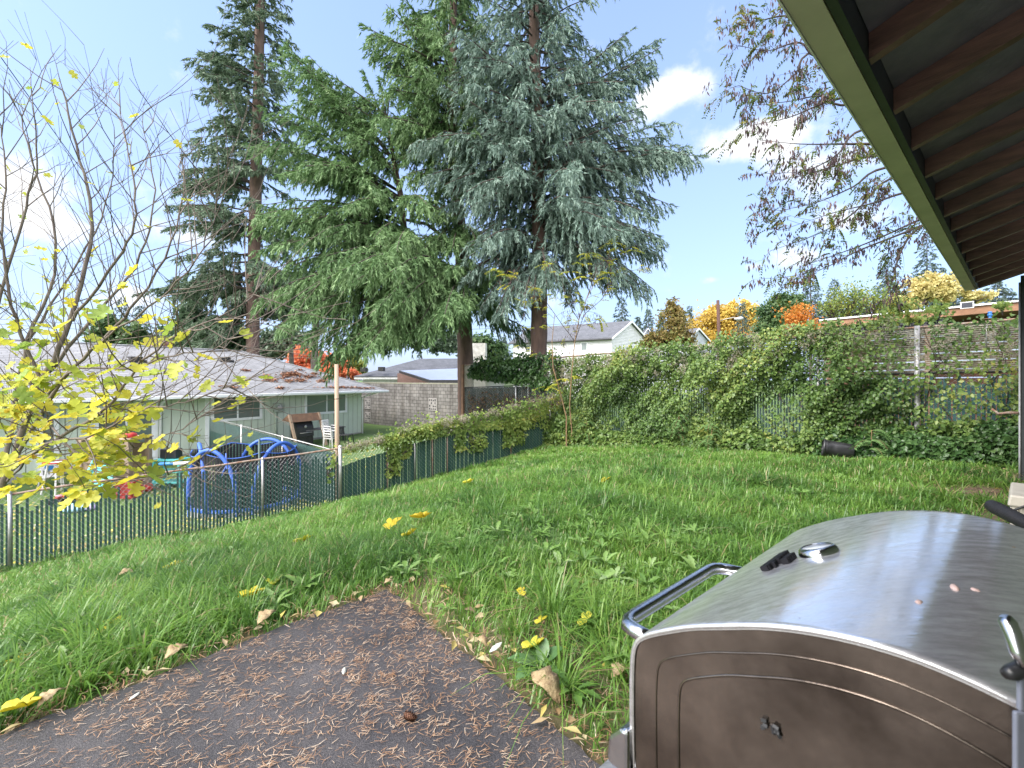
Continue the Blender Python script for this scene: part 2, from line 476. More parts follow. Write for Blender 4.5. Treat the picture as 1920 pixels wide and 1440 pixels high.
def grass():
    P = sample_lawn(375000)
    x, y = P[:, 0], P[:, 1]
    keep = ~on_patio(x, y, .01) & (RNG.random(len(x)) > bare(x, y))
    u = x * U.x + y * U.y; v = x * V.x + y * V.y
    keep &= ~((v < -.1) & (u < 10.3))
    x, y = x[keep], y[keep]; n = len(x)
    t = np.hypot(x, y)
    tall = nz(x, y, .9, 3) * .6 + nz(x, y, 2.7, 4) * .4
    near = np.where(on_patio(x, y, .35), .55, 1.0) * (1 - .5 * np.exp(-(((x - .3) / 1.5) ** 2 + ((y - 4.2) / 1.3) ** 2)))
    flat = np.clip(1 - (t - 7) / 8, .5, 1)                          # the far right of the lawn is shorter
    clump = nz(np.round(x / .31) * 3.7, np.round(y / .31) * 3.1, 1.9, 13)
    ln = (.06 + .46 * tall * (.45 + .9 * clump) * RNG.random(n) ** .75) * near * flat * RNG.uniform(.65, 1.3, n)
    # tufts: pull part of the blades together
    cl = RNG.random(n) < .55
    g = .22 + .1 * RNG.random(n)
    cx = np.round(x / g) * g + .05 * np.sin(y * 41); cy = np.round(y / g) * g + .05 * np.sin(x * 37)
    x2 = np.where(cl, x * .45 + cx * .55, x); y2 = np.where(cl, y * .45 + cy * .55, y)
    ok = ~on_patio(x2, y2, .01); x = np.where(ok, x2, x); y = np.where(ok, y2, y)
    z = gz(x, y) - .01
    az = RNG.uniform(0, 2 * np.pi, n)
    out = np.arctan2(y - cy, x - cx); az = np.where(cl, out + RNG.normal(0, .6, n), az)
    # tussocks of longer grass
    T = sample_lawn(900, 4, 1.2, 13); T = T[~on_patio(T[:, 0], T[:, 1], .1) & (nz(T[:, 0], T[:, 1], .9, 3) > .38)]; kb = 46
    foc = np.exp(-(((T[:, 0] - .3) / 1.4) ** 2 + ((T[:, 1] - 4.2) / 1.2) ** 2)); T = T[RNG.random(len(T)) > foc * .8]
    a2 = RNG.uniform(0, 2 * np.pi, len(T) * kb); rr = np.abs(RNG.normal(0, .045, len(T) * kb)); tx = np.repeat(T[:, 0], kb) + np.cos(a2) * rr; ty = np.repeat(T[:, 1], kb) + np.sin(a2) * rr
    tl = np.repeat(RNG.uniform(.2, .42, len(T)), kb) * RNG.uniform(.6, 1.15, len(T) * kb) * np.where(np.hypot(tx, ty) > 8, .7, 1)
    x = np.concatenate([x, tx]); y = np.concatenate([y, ty]); ln = np.concatenate([ln, tl]); az = np.concatenate([az, a2 + RNG.normal(0, .35, len(tx))]); z = gz(x, y) - .01; t = np.hypot(x, y); n = len(x)
    # a general lean, as combed by rain
    wd = (.0062 + .0008 * np.clip(t - 2, 0, 12)) * RNG.uniform(.7, 1.3, n)
    d = np.stack([np.cos(az), np.sin(az), np.zeros(n)], 1); d += np.array([.12, -.1, 0]) * nz(x, y, 1.4, 7)[:, None]
    d = unit(d); s = np.stack([-d[:, 1], d[:, 0], np.zeros(n)], 1)
    lean = RNG.uniform(.08, .85, n); bend = RNG.uniform(.15, 1.15, n) * np.clip(ln / .2, .5, 1.7)
    base = np.stack([x, y, z], 1)
    def at(q):
        hor = lean * q * ln * .6 + bend * q * q * ln * .55
        ver = q * ln * (1 - .25 * lean) - bend * q * q * q * ln * .5
        return base + d * hor[:, None] + np.array([0, 0, 1.0]) * ver[:, None]
    p1, p2, p3 = at(.4), at(.75), at(1.0)
    w = wd[:, None]
    Vt = np.stack([base - s * w * .5, base + s * w * .5, p1 + s * w * .5, p1 - s * w * .5, p2 + s * w * .35, p2 - s * w * .35, p3], 1)
    i = np.arange(n)[:, None] * 7
    f = np.concatenate([i + np.array([[0, 1, 2]]), i + np.array([[0, 2, 3]]), i + np.array([[3, 2, 4]]), i + np.array([[3, 4, 5]]), i + np.array([[5, 4, 6]])], 1).reshape(-1, 3)
    r = np.clip(.02 + .36 * nz(x, y, 1.3, 11) + .34 * nz(np.round(x / .31) * 5.1, np.round(y / .31) * 4.3, 1.7, 17) + RNG.normal(0, .12, n), 0, .82)
    r = np.where(RNG.random(n) < .045 + .05 * (t > 7), RNG.uniform(.86, 1, n), r)
    m = leaf_mat("grass_blades", [(0, (.06, .14, .03)), (.3, (.12, .25, .045)), (.55, (.19, .335, .06)), (.8, (.27, .40, .09)), (.88, (.34, .32, .15)), (1, (.38, .30, .16))], rough=.32, trans=.46, spec=.5)
    o = np_mesh("grass", Vt.reshape(-1, 3), f, m, rnd=np.repeat(r, 5))
    tag(o, kind="stuff")


grass()


def rosettes(name, pts, nl, size, m, lobes=True):
    """low broad-leaved weeds"""
    pos = []; d = []; nr = []; sz = []; rr = []
    for (x, y, k) in pts:
        c = RNG.random()
        n = RNG.integers(nl[0], nl[1])
        a0 = RNG.random() * 6.28
        for j in range(n):
            a = a0 + j * 2.4 + RNG.normal(0, .25); e = RNG.uniform(.25, 1.0)
            h = Vector((math.cos(a), math.sin(a), 0))
            pos.append((x + h.x * .01, y + h.y * .01, G(x, y) + .045)); dv = h * math.cos(e) + Z * math.sin(e)
            d.append(dv); nr.append(Z * math.cos(e) - h * math.sin(e)); sz.append(size * k * RNG.uniform(.6, 1.2)); rr.append(np.clip(c * .5 + RNG.random() * .5, 0, 1))
    # toothed leaf, arching over
    prof = [(0, .03), (.15, .05), (.28, .13), (.34, .07), (.46, .18), (.53, .1), (.66, .2), (.75, .14), (.88, .13), (1, 0)] if lobes else [(0, .03), (.15, .08), (.3, .2), (.5, .27), (.7, .24), (.88, .13), (1, 0)]
    tv = []; tf = []
    for (q, w) in prof:
        zz = .25 * q - .55 * q * q
        w *= .85; tv += [(-w, q, zz + w * .35), (0, q, zz), (w, q, zz + w * .35)]
    for i in range(len(prof) - 1):
        b = i * 3
        for k in (0, 1):
            tf += [(b + k, b + k + 1, b + k + 4), (b + k, b + k + 4, b + k + 3)]
    return stamp(name, np.array(tv), np.array(tf), np.array(pos), np.array(d, float), np.array(nr, float), np.array(sz), m, rnd=np.array(rr))


WEED = leaf_mat("weed_leaf", [(0, (.08, .165, .035)), (.4, (.13, .245, .05)), (.7, (.19, .31, .08)), (1, (.28, .38, .18))], rough=.4, trans=.3)


def weeds():
    P = sample_lawn(2600, 3.5, 1.4, 14)
    x, y = P[:, 0], P[:, 1]
    w = nz(x, y, .8, 21)
    foc = np.exp(-(((x - .3) / 1.6) ** 2 + ((y - 4.2) / 1.3) ** 2))
    k = ~on_patio(x, y, .08) & (RNG.random(len(x)) < .16 * w + .6 * foc) & ((x * V.x + y * V.y) > .3)
    pts = [(a, b, RNG.uniform(.6, 1.25)) for a, b in zip(x[k], y[k])]
    o = rosettes("weeds", pts, (7, 14), .112, WEED); tag(o, kind="stuff")


weeds()


def litter():
    """needles on the asphalt, dead leaves and needles along its edge"""
    n = 64000
    a = RNG.random(n) * 4.5; b = RNG.random(n) * 3.4
    x = PC.x + PL.x * a + PR.x * b; y = PC.y + PL.y * a + PR.y * b
    dens = .10 + 1.25 * nz(x, y, 1.5, 31) * nz(x, y, 4.3, 33) * 2
    dens *= np.clip((x + 2.5) / 1.5, .25, 1)
    k = (RNG.random(n) < dens); x, y = x[k], y[k]; n = len(x)
    cx = np.round(x / .16) * .16; cy = np.round(y / .16) * .16
    j = RNG.random(n) < .45; x = np.where(j, x * .6 + cx * .4, x); y = np.where(j, y * .6 + cy * .4, y)
    az = RNG.normal(.5, .9, n)
    d = np.stack([np.cos(az), np.sin(az), RNG.normal(0, .06, n)], 1)
    pos = np.stack([x, y, np.full(n, .006) + RNG.random(n) * .006], 1)
    m = leaf_mat("dry_needle", [(0, (.2, .10, .05)), (.5, (.38, .22, .125)), (.8, (.52, .36, .24)), (1, (.62, .5, .38))], rough=.6, trans=.1)
    nn = np.tile(np.array([[0, 0, 1.0]]), (n, 1))
    tv = np.array([(-.032, 0, 0), (.032, 0, 0), (.032, .5, .05), (-.032, .5, .05), (.015, 1, 0), (-.015, 1, 0)]); tv[:, 0] += [0, 0, .06, .06, 0, 0]
    tf = np.array([(0, 1, 2), (0, 2, 3), (3, 2, 4), (3, 4, 5)])
    o = stamp("needle_litter", tv, tf, pos, d, nn, RNG.uniform(.019, .037, n), m); tag(o, kind="stuff")
    # needles and broken leaves on the soil round the slab and at the house corner
    n = 9000
    P = np.concatenate([sample_lawn(70000, 2.5, 1.6, 9)])
    x, y = P[:, 0], P[:, 1]
    k = (RNG.random(len(x)) < bare(x, y) * .75) & ~on_patio(x, y, -.02); x, y = x[k], y[k]
    n = len(x); az = RNG.random(n) * 6.28
    d = np.stack([np.cos(az), np.sin(az), RNG.normal(.1, .2, n)], 1)
    pos = np.stack([x, y, gz(x, y) + .012 + RNG.random(n) * .015], 1)
    o = stamp("soil_litter", tv, tf, pos, d, np.tile(np.array([[0, 0, 1.0]]), (n, 1)), RNG.uniform(.03, .075, n), m); tag(o, kind="stuff")
    mm = leaf_mat("leaf_crumbs", [(0, (.2, .12, .05)), (.4, (.36, .27, .15)), (.7, (.5, .42, .25)), (.85, (.5, .4, .04)), (1, (.5, .47, .38))], rough=.6, trans=.15)
    P = sample_lawn(9000, 2.2, 1.4, 13); x, y = P[:, 0], P[:, 1]
    pr = np.where(on_patio(x, y, .3), .5, .03) + bare(x, y) * .15
    k = (RNG.random(len(x)) < pr) & ~on_patio(x, y, -.03); x, y = x[k], y[k]; n = len(x)
    az = RNG.random(n) * 6.28; d = np.stack([np.cos(az), np.sin(az), RNG.normal(0, .25, n)], 1)
    nn = unit(np.array([[0, 0, 1.0]]) + RNG.normal(0, .35, (n, 3)))
    o = leaves("leaf_litter", np.stack([x, y, gz(x, y) + .03], 1), d, nn, RNG.uniform(.03, .09, n), RNG.uniform(.02, .05, n), mm); tag(o, kind="stuff")


litter()

# ------------------------------------------------------------------ conifers
BARK_RED = mat("conifer_bark", (.20, .125, .10), (.10, .065, .055), rough=.9, scale=5, bump=.9, bscale=14, stretch=(1, 1, .25))
BARK_GREY = mat("grey_bark", (.22, .19, .16), (.12, .10, .08), rough=.9, scale=6, bump=.6, bscale=20, stretch=(1, 1, .3))
BARK_DARK = mat("dark_bark", (.075, .055, .045), (.04, .03, .025), rough=.9, scale=8, bump=.5)
BARK_TAN = mat("tan_bark", (.27, .17, .085), (.17, .11, .06), rough=.8, scale=9, bump=.3)
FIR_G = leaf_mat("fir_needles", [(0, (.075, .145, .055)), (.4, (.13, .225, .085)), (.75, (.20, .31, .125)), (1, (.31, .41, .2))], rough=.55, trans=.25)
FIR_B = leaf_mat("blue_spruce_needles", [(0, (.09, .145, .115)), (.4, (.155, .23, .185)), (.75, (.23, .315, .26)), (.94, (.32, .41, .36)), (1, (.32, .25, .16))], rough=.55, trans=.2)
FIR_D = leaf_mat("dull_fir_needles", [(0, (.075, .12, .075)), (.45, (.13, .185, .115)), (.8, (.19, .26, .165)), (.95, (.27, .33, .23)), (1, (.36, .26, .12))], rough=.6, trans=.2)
FIR_F = leaf_mat("far_fir_needles", [(0, (.05, .085, .07)), (.5, (.085, .125, .105)), (1, (.14, .18, .15))], rough=.7, trans=.15)


def bough_foliage(br, rng, dens, tl, tw, sp=.17, hang=.35, sec=.3, spread=.75):
    """br: list of (p0, p1, arch). Returns tuft arrays: origin, direction, length, width"""
    O = []; D = []; LL = []; WW = []; RR = []
    for (p0, p1, arch, rb) in br:
        p0 = np.array(p0, float); p1 = np.array(p1, float); ax = p1 - p0; Ln = np.linalg.norm(ax)
        n = max(4, int(Ln / sp)); s = rng.uniform(.1, 1.0, n) ** .85
        P = p0 + ax * s[:, None]; P[:, 2] += arch * Ln * 4 * s * (1 - s) * .5
        tan = np.repeat(ax[None] / Ln, n, 0); tan[:, 2] += arch * 2 * (1 - 2 * s); tan = unit(tan)
        side = unit(np.cross(tan, np.array([0, 0, 1.0]))); sg = np.where(rng.random(n) < .5, 1, -1)[:, None]
        sd = unit(tan * .55 + side * sg * rng.uniform(.2, 1, n)[:, None] * spread + np.array([0, 0, 1.0]) * (rng.uniform(-1.1, .25, n) * hang * 1.6)[:, None])
        sl = (.22 + sec * Ln * np.clip(1.05 - s, .05, 1) ** .8 * rng.uniform(.35, 1.1, n)); sl = np.minimum(sl, 1.6)
        m = np.maximum(3, (sl * dens).astype(int)); idx = np.repeat(np.arange(n), m)
        q = rng.random(len(idx)) ** .8
        o = P[idx] + sd[idx] * (q * sl[idx])[:, None]; o[:, 2] -= hang * (q * q) * sl[idx] * .9
        td = sd[idx].copy(); td[:, 2] -= hang * 1.5 * q
        dr = unit(td * .8 + rng.normal(0, .45, (len(idx), 3)) + np.array([0, 0, -hang * .5]))
        O.append(o); D.append(dr); k = rng.uniform(.6, 1.25, len(idx)); LL.append(tl * k); WW.append(np.full(len(idx), tw))
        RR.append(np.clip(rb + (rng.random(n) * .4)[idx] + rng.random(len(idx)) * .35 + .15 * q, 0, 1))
    return np.concatenate(O), np.concatenate(D), np.concatenate(LL), np.concatenate(WW), np.concatenate(RR)


def tufts(name, O, D, Ln, Wd, R, m, parent, rng):
    n = len(O); s = unit(np.cross(D, rng.normal(size=(n, 3))))
    Vt = np.stack([O - s * Wd[:, None], O + s * Wd[:, None], O + D * Ln[:, None]], 1).reshape(-1, 3)
    return np_mesh(name, Vt, np.arange(n * 3).reshape(n, 3), m, parent, R)


def bough_wood(mb, br, r0=.05, step=5):
    for (p0, p1, arch, rb) in br:
        p0 = Vector(p0); p1 = Vector(p1); Ln = (p1 - p0).length; pts = []
        for i in range(step + 1):
            s = i / step; p = p0.lerp(p1, s); p.z += arch * Ln * 4 * s * (1 - s) * .5; pts.append(p)
        r = min(r0, .012 * Ln + .006)
        mb.tube(pts, [r * (1 - .8 * i / step) for i in range(step + 1)], 5, False)


def trunk_mesh(name, pts, rad, m, parent, n=14):
    """a trunk through pts with swelling, uneven bark"""
    P = []; Rr = []
    for i in range(len(pts) - 1):
        k = 10
        for j in range(k):
            q = j / k; P.append(Vector(pts[i]).lerp(Vector(pts[i + 1]), q)); Rr.append((rad[i] * (1 - q) + rad[i + 1] * q) * (1 + .04 * math.sin(i * 7 + j * 2.3)))
    P.append(Vector(pts[-1])); Rr.append(rad[-1])
    mb = MB(); mb.tube(P, Rr, n)
    return mb


def conifer(name, label, trunk, rad, z0, z1, rfun, nb, mat_, seed, dens=40, tl=.14, tw=.02, droop=.25, arch=.18, hang=.35, extra=(), bark=None, limbs=(), group=None, sec=.3, sp=.17, skip=None, cat="tree", limb_r=.05):
    """trunk: polyline of points; branches between heights z0..z1 reach rfun(fraction, azimuth)"""
    rng = np.random.default_rng(seed); bark = bark or BARK_RED
    base = Vector(trunk[0]); root = thing(name, label, cat, base, group)
    br = []
    tz = [p[2] for p in trunk]
    def on_trunk(z):
        for i in range(len(trunk) - 1):
            if tz[i] <= z <= tz[i + 1]:
                q = (z - tz[i]) / (tz[i + 1] - tz[i] + 1e-9); return Vector(trunk[i]).lerp(Vector(trunk[i + 1]), q)
        return Vector(trunk[-1])
    for i in range(nb):
        f = (i + rng.random()) / nb; z = z0 + (z1 - z0) * f; az = i * 2.39996 + rng.normal(0, .35)
        r = rfun(f, az) * rng.uniform(.6, 1.08)
        if r < .15 or (skip and skip(f, az)): continue
        p0 = on_trunk(z); dr = droop * (1 - f) + rng.normal(0, .07) - .12 * f
        p1 = p0 + Vector((math.cos(az) * r, math.sin(az) * r, -dr * r))
        br.append((p0, p1, arch * rng.uniform(.5, 1.4), rng.uniform(-.1, .1)))
    br += [(Vector(a), Vector(b), c, d) for a, b, c, d in extra]
    mb = trunk_mesh("trunk", trunk, rad, bark, root)
    for (pts, rr) in limbs:
        mb.tube(pts, rr, 8)
    mb.build("trunk", bark, root, smooth=True)
    wb = MB(); bough_wood(wb, br, limb_r); wb.build("branches", BARK_DARK, root, smooth=True)
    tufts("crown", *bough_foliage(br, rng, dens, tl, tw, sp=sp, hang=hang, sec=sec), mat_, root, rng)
    return root


def base_at(px, t, dz=0):
    x = (px - CX) / F * t
    return Vector((x, t, G(x, t) + dz))


# the tall fir behind the light green house
def trunk_px(lst, t):
    return [W(px, py, t) for px, py in lst]


def big_trees():
    # 1: distant Douglas fir on the left
    t = 30.; b = base_at(474, t)
    tr = [b, W(474, 600, t), W(480, 330, t), W(487, 60, t), W(490, -150, t), W(491, -330, t)]
    zz = tr[-1].z
    def rf(f, az):
        left = math.cos(az)
        r = 4.9 * (1 - f) ** .75 + .3
        return r * (1.12 if left < 0 else .82)
    ex = []
    for (a, c, ar) in [((478, 160), (352, 118), .12), ((478, 200), (368, 180), .1), ((478, 140), (382, 100), .1), ((476, 360), (328, 352), .2), ((476, 345), (345, 330), .2), ((476, 420), (340, 385), .15),
                       ((476, 450), (350, 415), .15), ((476, 545), (318, 560), .2), ((476, 520), (335, 545), .2), ((476, 590), (322, 635), .2), ((474, 600), (352, 655), .15), ((476, 560), (395, 640), .2), ((476, 275), (415, 215), .1), ((476, 310), (400, 300), .1),
                       ((476, 500), (560, 545), .2), ((476, 450), (560, 470), .2), ((476, 330), (550, 330), .2)]:
        ex.append((W(*a, t), W(*c, t - RNG.uniform(-2, 3)), ar, 0))
        for _ in range(2):
            j = RNG.normal(0, 12, 2); ex.append((W(*a, t), W(c[0] + j[0] + 15, c[1] + j[1], t - RNG.uniform(-3, 3)), ar, .05))
    conifer("fir_tree", "tall blue-grey fir with a bare reddish trunk behind the pale green house", tr, [.42, .4, .36, .28, .15, .04], W(0, 560, t).z, zz, rf, 230, FIR_D, 11,
            dens=30, tl=.30, tw=.05, droop=.3, arch=.16, hang=.3, extra=ex, sp=.16, sec=.3, skip=lambda f, az: .20 < f < .25 or .1 < f < .14, limb_r=.08)

    # 2: the big green fir with the long drooping boughs to the left
    t = 18.7; b = base_at(875, t)
    tr = [b, W(873, 690, t), W(867, 480, t), W(852, 330, t), W(846, 180, t), W(850, 20, t), W(860, -160, t), W(865, -340, t)]
    limb = [W(868, 565, t), W(815, 515, t), W(778, 480, t - .3), W(757, 425, t - .4), W(752, 370, t - .4), W(738, 300, t - .3), W(725, 220, t - .2)]
    limb2 = [W(866, 470, t), W(800, 420, t - .4), W(700, 400, t - 1), W(640, 380, t - 1.5)]
    limb3 = [W(862, 450, t), W(930, 425, t), W(1000, 410, t + .2)]
    ex = []
    rng = np.random.default_rng(5)
    targets = [  # (start px, end px, end depth, arch)
        ((750, 380), (478, 275), 17, .22), ((745, 330), (520, 118), 17.5, .10), ((738, 300), (578, 118), 18, .06), ((735, 260), (560, 190), 17.5, .12), ((725, 240), (655, 178), 18, .05), ((725, 230), (700, 190), 18.5, .05), ((730, 220), (610, 135), 18, .06),
        ((750, 400), (500, 205), 16.5, .2), ((755, 420), (490, 385), 16, .25), ((755, 440), (480, 430), 16, .22), ((770, 470), (482, 470), 15.5, .25), ((775, 480), (500, 520), 15, .25), ((800, 510), (478, 575), 14.5, .28),
        ((820, 520), (520, 610), 14.5, .25), ((830, 530), (560, 640), 14, .25), ((840, 540), (600, 665), 14, .25), ((850, 545), (640, 655), 14, .22), ((855, 550), (690, 640), 14, .2), ((860, 550), (745, 640), 14.5, .2),
        ((850, 520), (610, 480), 13.5, .3), ((860, 520), (660, 530), 13, .3), ((862, 530), (720, 560), 13.5, .25), ((865, 540), (790, 600), 14, .2), ((866, 540), (830, 600), 15, .2), ((866, 540), (770, 625), 14, .2), ((868, 540), (870, 560), 14.5, .2),
        ((755, 380), (600, 310), 16, .3), ((750, 360), (560, 330), 16.5, .3), ((745, 330), (640, 250), 17, .2), ((740, 310), (800, 260), 18, .2), ((735, 290), (770, 210), 18, .1), ((755, 400), (640, 390), 15.5, .3),
        ((850, 300), (730, 215), 17, .2), ((848, 250), (720, 150), 17.5, .12), ((848, 200), (690, 80), 18, .1), ((848, 160), (700, 60), 18, .1), ((850, 120), (740, 20), 18, .1), ((848, 220), (760, 300), 17, .2), ((850, 320), (770, 340), 16.5, .2),
        ((868, 560), (940, 600), 18, .2), ((868, 570), (985, 640), 18.6, .15), ((868, 550), (925, 560), 17, .2), ((868, 520), (960, 510), 18, .2), ((860, 540), (905, 505), 16, .25), ((862, 545), (850, 505), 15, .3), ((868, 560), (955, 575), 19.5, .15),
        ((755, 430), (560, 420), 15.5, .28), ((765, 450), (620, 440), 15, .3), ((770, 470), (540, 545), 15, .25), ((790, 500), (660, 500), 14.5, .3), ((755, 410), (680, 330), 16, .25), ((750, 370), (520, 330), 16, .25),
        ((862, 420), (780, 400), 16.5, .3), ((860, 400), (800, 350), 16.8, .25), ((858, 380), (900, 330), 16.5, .2), ((862, 440), (820, 450), 16, .3), ((865, 470), (790, 470), 15.5, .3), ((855, 350), (810, 290), 17, .2), ((852, 330), (900, 260), 17, .2), ((850, 280), (800, 210), 17.2, .15), ((850, 250), (890, 180), 17.5, .15),
        ((760, 440), (700, 450), 15.5, .3), ((770, 460), (730, 480), 15, .3), ((755, 390), (820, 400), 16.5, .25), ((745, 340), (690, 300), 16.5, .25), ((738, 300), (690, 240), 17, .2), ((850, 200), (780, 130), 17.5, .1), ((862, 430), (880, 470), 16, .3)]
    for (a, c, d2, ar) in targets:
        p0 = W(*a, t - (.35 if a[0] < 845 else 0))
        ex.append((p0, W(*c, d2), ar * .8, rng.uniform(-.08, .1)))
        for _ in range(2):
            j = rng.normal(0, 1, 3); ex.append((p0, W(c[0] + j[0] * 22 + 12, c[1] + j[1] * 20, d2 + j[2] * .7), ar * .7, rng.uniform(-.1, .1)))
    def rf(f, az):
        return (3.9 * (1 - f) ** .7 + .3) * (1.0 if math.cos(az) < .2 else .8)
    conifer("fir_tree", "large green fir with long drooping boughs hanging over the cinder block wall", tr, [.36, .33, .29, .26, .22, .15, .08, .03], W(0, 300, t).z, tr[-1].z, rf, 165, FIR_G, 12,
            dens=50, tl=.19, tw=.024, droop=.2, arch=.14, hang=.5, extra=ex, limbs=[(limb, [.16, .15, .14, .13, .12, .09, .05]), (limb2, [.08, .07, .05, .03]), (limb3, [.07, .05, .03])], sec=.27, sp=.10)

    # 3: blue spruce
    t = 16.6; b = base_at(1010, t)
    tr = [b, W(1010, 690, t), W(1012, 470, t), W(1008, 300, t), W(1003, 120, t), W(1000, -60, t), W(998, -240, t), W(996, -420, t)]
    ex = []
    for (a, c, d2, ar) in [((1006, 230), (1240, 88), 16, .0), ((1006, 250), (1215, 130), 16, .05), ((1008, 330), (1290, 278), 15.5, .18), ((1008, 320), (1270, 230), 15.5, .1), ((1010, 380), (1285, 290), 15.5, .2), ((1010, 400), (1240, 385), 15.5, .2), ((1010, 420), (1230, 440), 15.5, .2),
                           ((1010, 450), (1242, 485), 15.5, .22), ((1010, 460), (1228, 545), 15, .25), ((1010, 470), (1190, 540), 14.5, .25), ((1010, 470), (1150, 500), 14, .25), ((1010, 300), (1205, 200), 15.5, .08),
                           ((1010, 480), (870, 520), 15, .28), ((1010, 470), (862, 470), 15, .25), ((1010, 480), (900, 580), 15, .28), ((1010, 490), (930, 590), 15, .25), ((1010, 500), (985, 560), 14.2, .25), ((1010, 460), (905, 440), 14.5, .25),
                           ((1008, 480), (1090, 560), 14.5, .25), ((1010, 480), (1045, 530), 13.8, .25), ((1008, 350), (830, 250), 15.5, .2), ((1008, 330), (800, 330), 15.3, .2), ((1008, 300), (830, 160), 15.5, .12), ((1008, 280), (770, 270), 15, .2), ((1008, 350), (880, 390), 15, .2), ((1006, 200), (840, 60), 15.5, .1), ((1006, 200), (1180, 60), 16, .0),
                           ((1006, 160), (870, 120), 15, .15), ((1008, 420), (1100, 380), 13.5, .2), ((1008, 380), (1080, 300), 13.5, .2), ((1008, 320), (1060, 220), 13.8, .15), ((1008, 430), (1170, 420), 14, .2), ((1008, 300), (960, 200), 14, .15), ((1008, 360), (950, 300), 14, .2)]:
        p0 = W(*a, t); ex.append((p0, W(*c, d2), ar, rng.uniform(-.05, .1)))
        for _ in range(2):
            j = rng.normal(0, 1, 3); ex.append((p0, W(c[0] + j[0] * 14 - (8 if c[0] > 1010 else -8), c[1] + j[1] * 16, d2 + j[2] * .6), ar, rng.uniform(-.1, .1)))
    def rf2(f, az):
        return 4.3 * (1 - f) ** .8 + .3
    conifer("spruce_tree", "blue-green spruce with a thick straight trunk behind the vine-covered fence", tr, [.36, .32, .28, .25, .21, .16, .1, .03], W(0, 430, t).z, tr[-1].z, rf2, 230, FIR_B, 13,
            dens=48, tl=.17, tw=.025, droop=.32, arch=.16, hang=.55, extra=ex, sec=.27, sp=.11)


big_trees()

# ------------------------------------------------------------------ plain materials
WHITE = mat("white_paint", (.86, .86, .87), (.77, .77, .79), rough=.5, scale=3)
GREENWALL = None
OLIVE = mat("olive_gutter_paint", (.60, .54, .45), (.52, .47, .39), rough=.45, scale=4, rvar=.1)
EAVE_WOOD = mat("dark_red_rafter", (.23, .12, .105), (.135, .072, .066), rough=.42, scale=4, bump=.3, bscale=20, stretch=(1, 1, 6))
SOFFIT = mat("dark_soffit_board", (.215, .195, .25), (.14, .13, .175), rough=.38, scale=7, bump=.25, bscale=30)
TRIM = mat("dark_trim_paint", (.035, .042, .045), (.022, .027, .03), rough=.5, scale=4)
ROOFD = mat("brown_black_shingle", (.06, .055, .05), (.04, .037, .035), rough=.9, scale=30, bump=.4)
GALV = mat("galvanised_steel", (.50, .50, .50), (.36, .34, .32), rough=.42, metal=.75, scale=14, rvar=.1)
RUST = mat("rusty_steel", (.26, .13, .08), (.36, .30, .26), rough=.8, metal=.2, scale=16)
SLAT = mat("dark_green_plastic_slat", (.020, .054, .047), (.032, .074, .065), rough=.4, scale=2.5, rvar=.12)
SLATB = mat("blue_green_plastic_slat", (.035, .10, .105), (.05, .135, .135), rough=.45, scale=3)
BEIGE = mat("beige_plastic_slat", (.47, .44, .35), (.33, .31, .25), rough=.6, scale=3)
TAN = mat("tan_wood", (.43, .31, .22), (.32, .225, .155), rough=.8, scale=6, bump=.3, stretch=(1, 1, .15))
BROWN = mat("brown_wood", (.22, .12, .07), (.14, .08, .05), rough=.8, scale=5, bump=.3)
BLACK = mat("black_plastic", (.018, .018, .02), (.03, .03, .033), rough=.35, scale=8, rvar=.1)
BLACKM = mat("black_metal", (.02, .02, .022), (.035, .033, .033), rough=.45, scale=8)
GLASS = mat("dark_window_glass", (.12, .15, .14), (.16, .195, .18), rough=.06, scale=1.2, spec=.9)
BLUE = mat("blue_foam", (.05, .14, .55), (.04, .11, .42), rough=.55, scale=5)
GREYP = mat("grey_plastic", (.42, .42, .44), (.34, .34, .36), rough=.5, scale=6)


def shingles(name, c1, c2, row=.16, e1=None):
    """asphalt shingle courses following the slope (by height) with broken tabs"""
    m, nt, b, lk = new_mat(name); b.inputs["Roughness"].default_value = .92
    tc = nt.nodes.new("ShaderNodeTexCoord"); sep = nt.nodes.new("ShaderNodeSeparateXYZ"); lk.new(tc.outputs["Object"], sep.inputs[0])
    dot = nt.nodes.new("ShaderNodeVectorMath"); dot.operation = "DOT_PRODUCT"; dot.inputs[1].default_value = e1; lk.new(tc.outputs["Object"], dot.inputs[0])
    cmb = nt.nodes.new("ShaderNodeCombineXYZ"); lk.new(dot.outputs["Value"], cmb.inputs[0]); lk.new(sep.outputs["Z"], cmb.inputs[1])
    br = nt.nodes.new("ShaderNodeTexBrick"); br.inputs["Scale"].default_value = 1; br.inputs["Brick Width"].default_value = .32; br.inputs["Row Height"].default_value = row * .4
    br.inputs["Mortar Size"].default_value = .006; br.inputs["Color1"].default_value = (*c1, 1); br.inputs["Color2"].default_value = (*c2, 1); br.inputs["Mortar"].default_value = (*[x * .5 for x in c2], 1)
    lk.new(cmb.outputs[0], br.inputs["Vector"])
    n = noise(nt, 1.1, 6); r = ramp(nt, [(.3, (.75, .75, .75)), (.7, (1.12, 1.12, 1.12))]); lk.new(n.outputs["Fac"], r.inputs[0])
    mx = nt.nodes.new("ShaderNodeMix"); mx.data_type = "RGBA"; mx.blend_type = "MULTIPLY"; mx.inputs[0].default_value = 1
    lk.new(br.outputs["Color"], mx.inputs["A"]); lk.new(r.outputs[0], mx.inputs["B"]); lk.new(mx.outputs[2], b.inputs["Base Color"])
    bp = nt.nodes.new("ShaderNodeBump"); bp.inputs["Strength"].default_value = .5; bp.inputs["Distance"].default_value = .01; lk.new(br.outputs["Fac"], bp.inputs["Height"]); bp.invert = True
    lk.new(bp.outputs[0], b.inputs["Normal"])
    return m


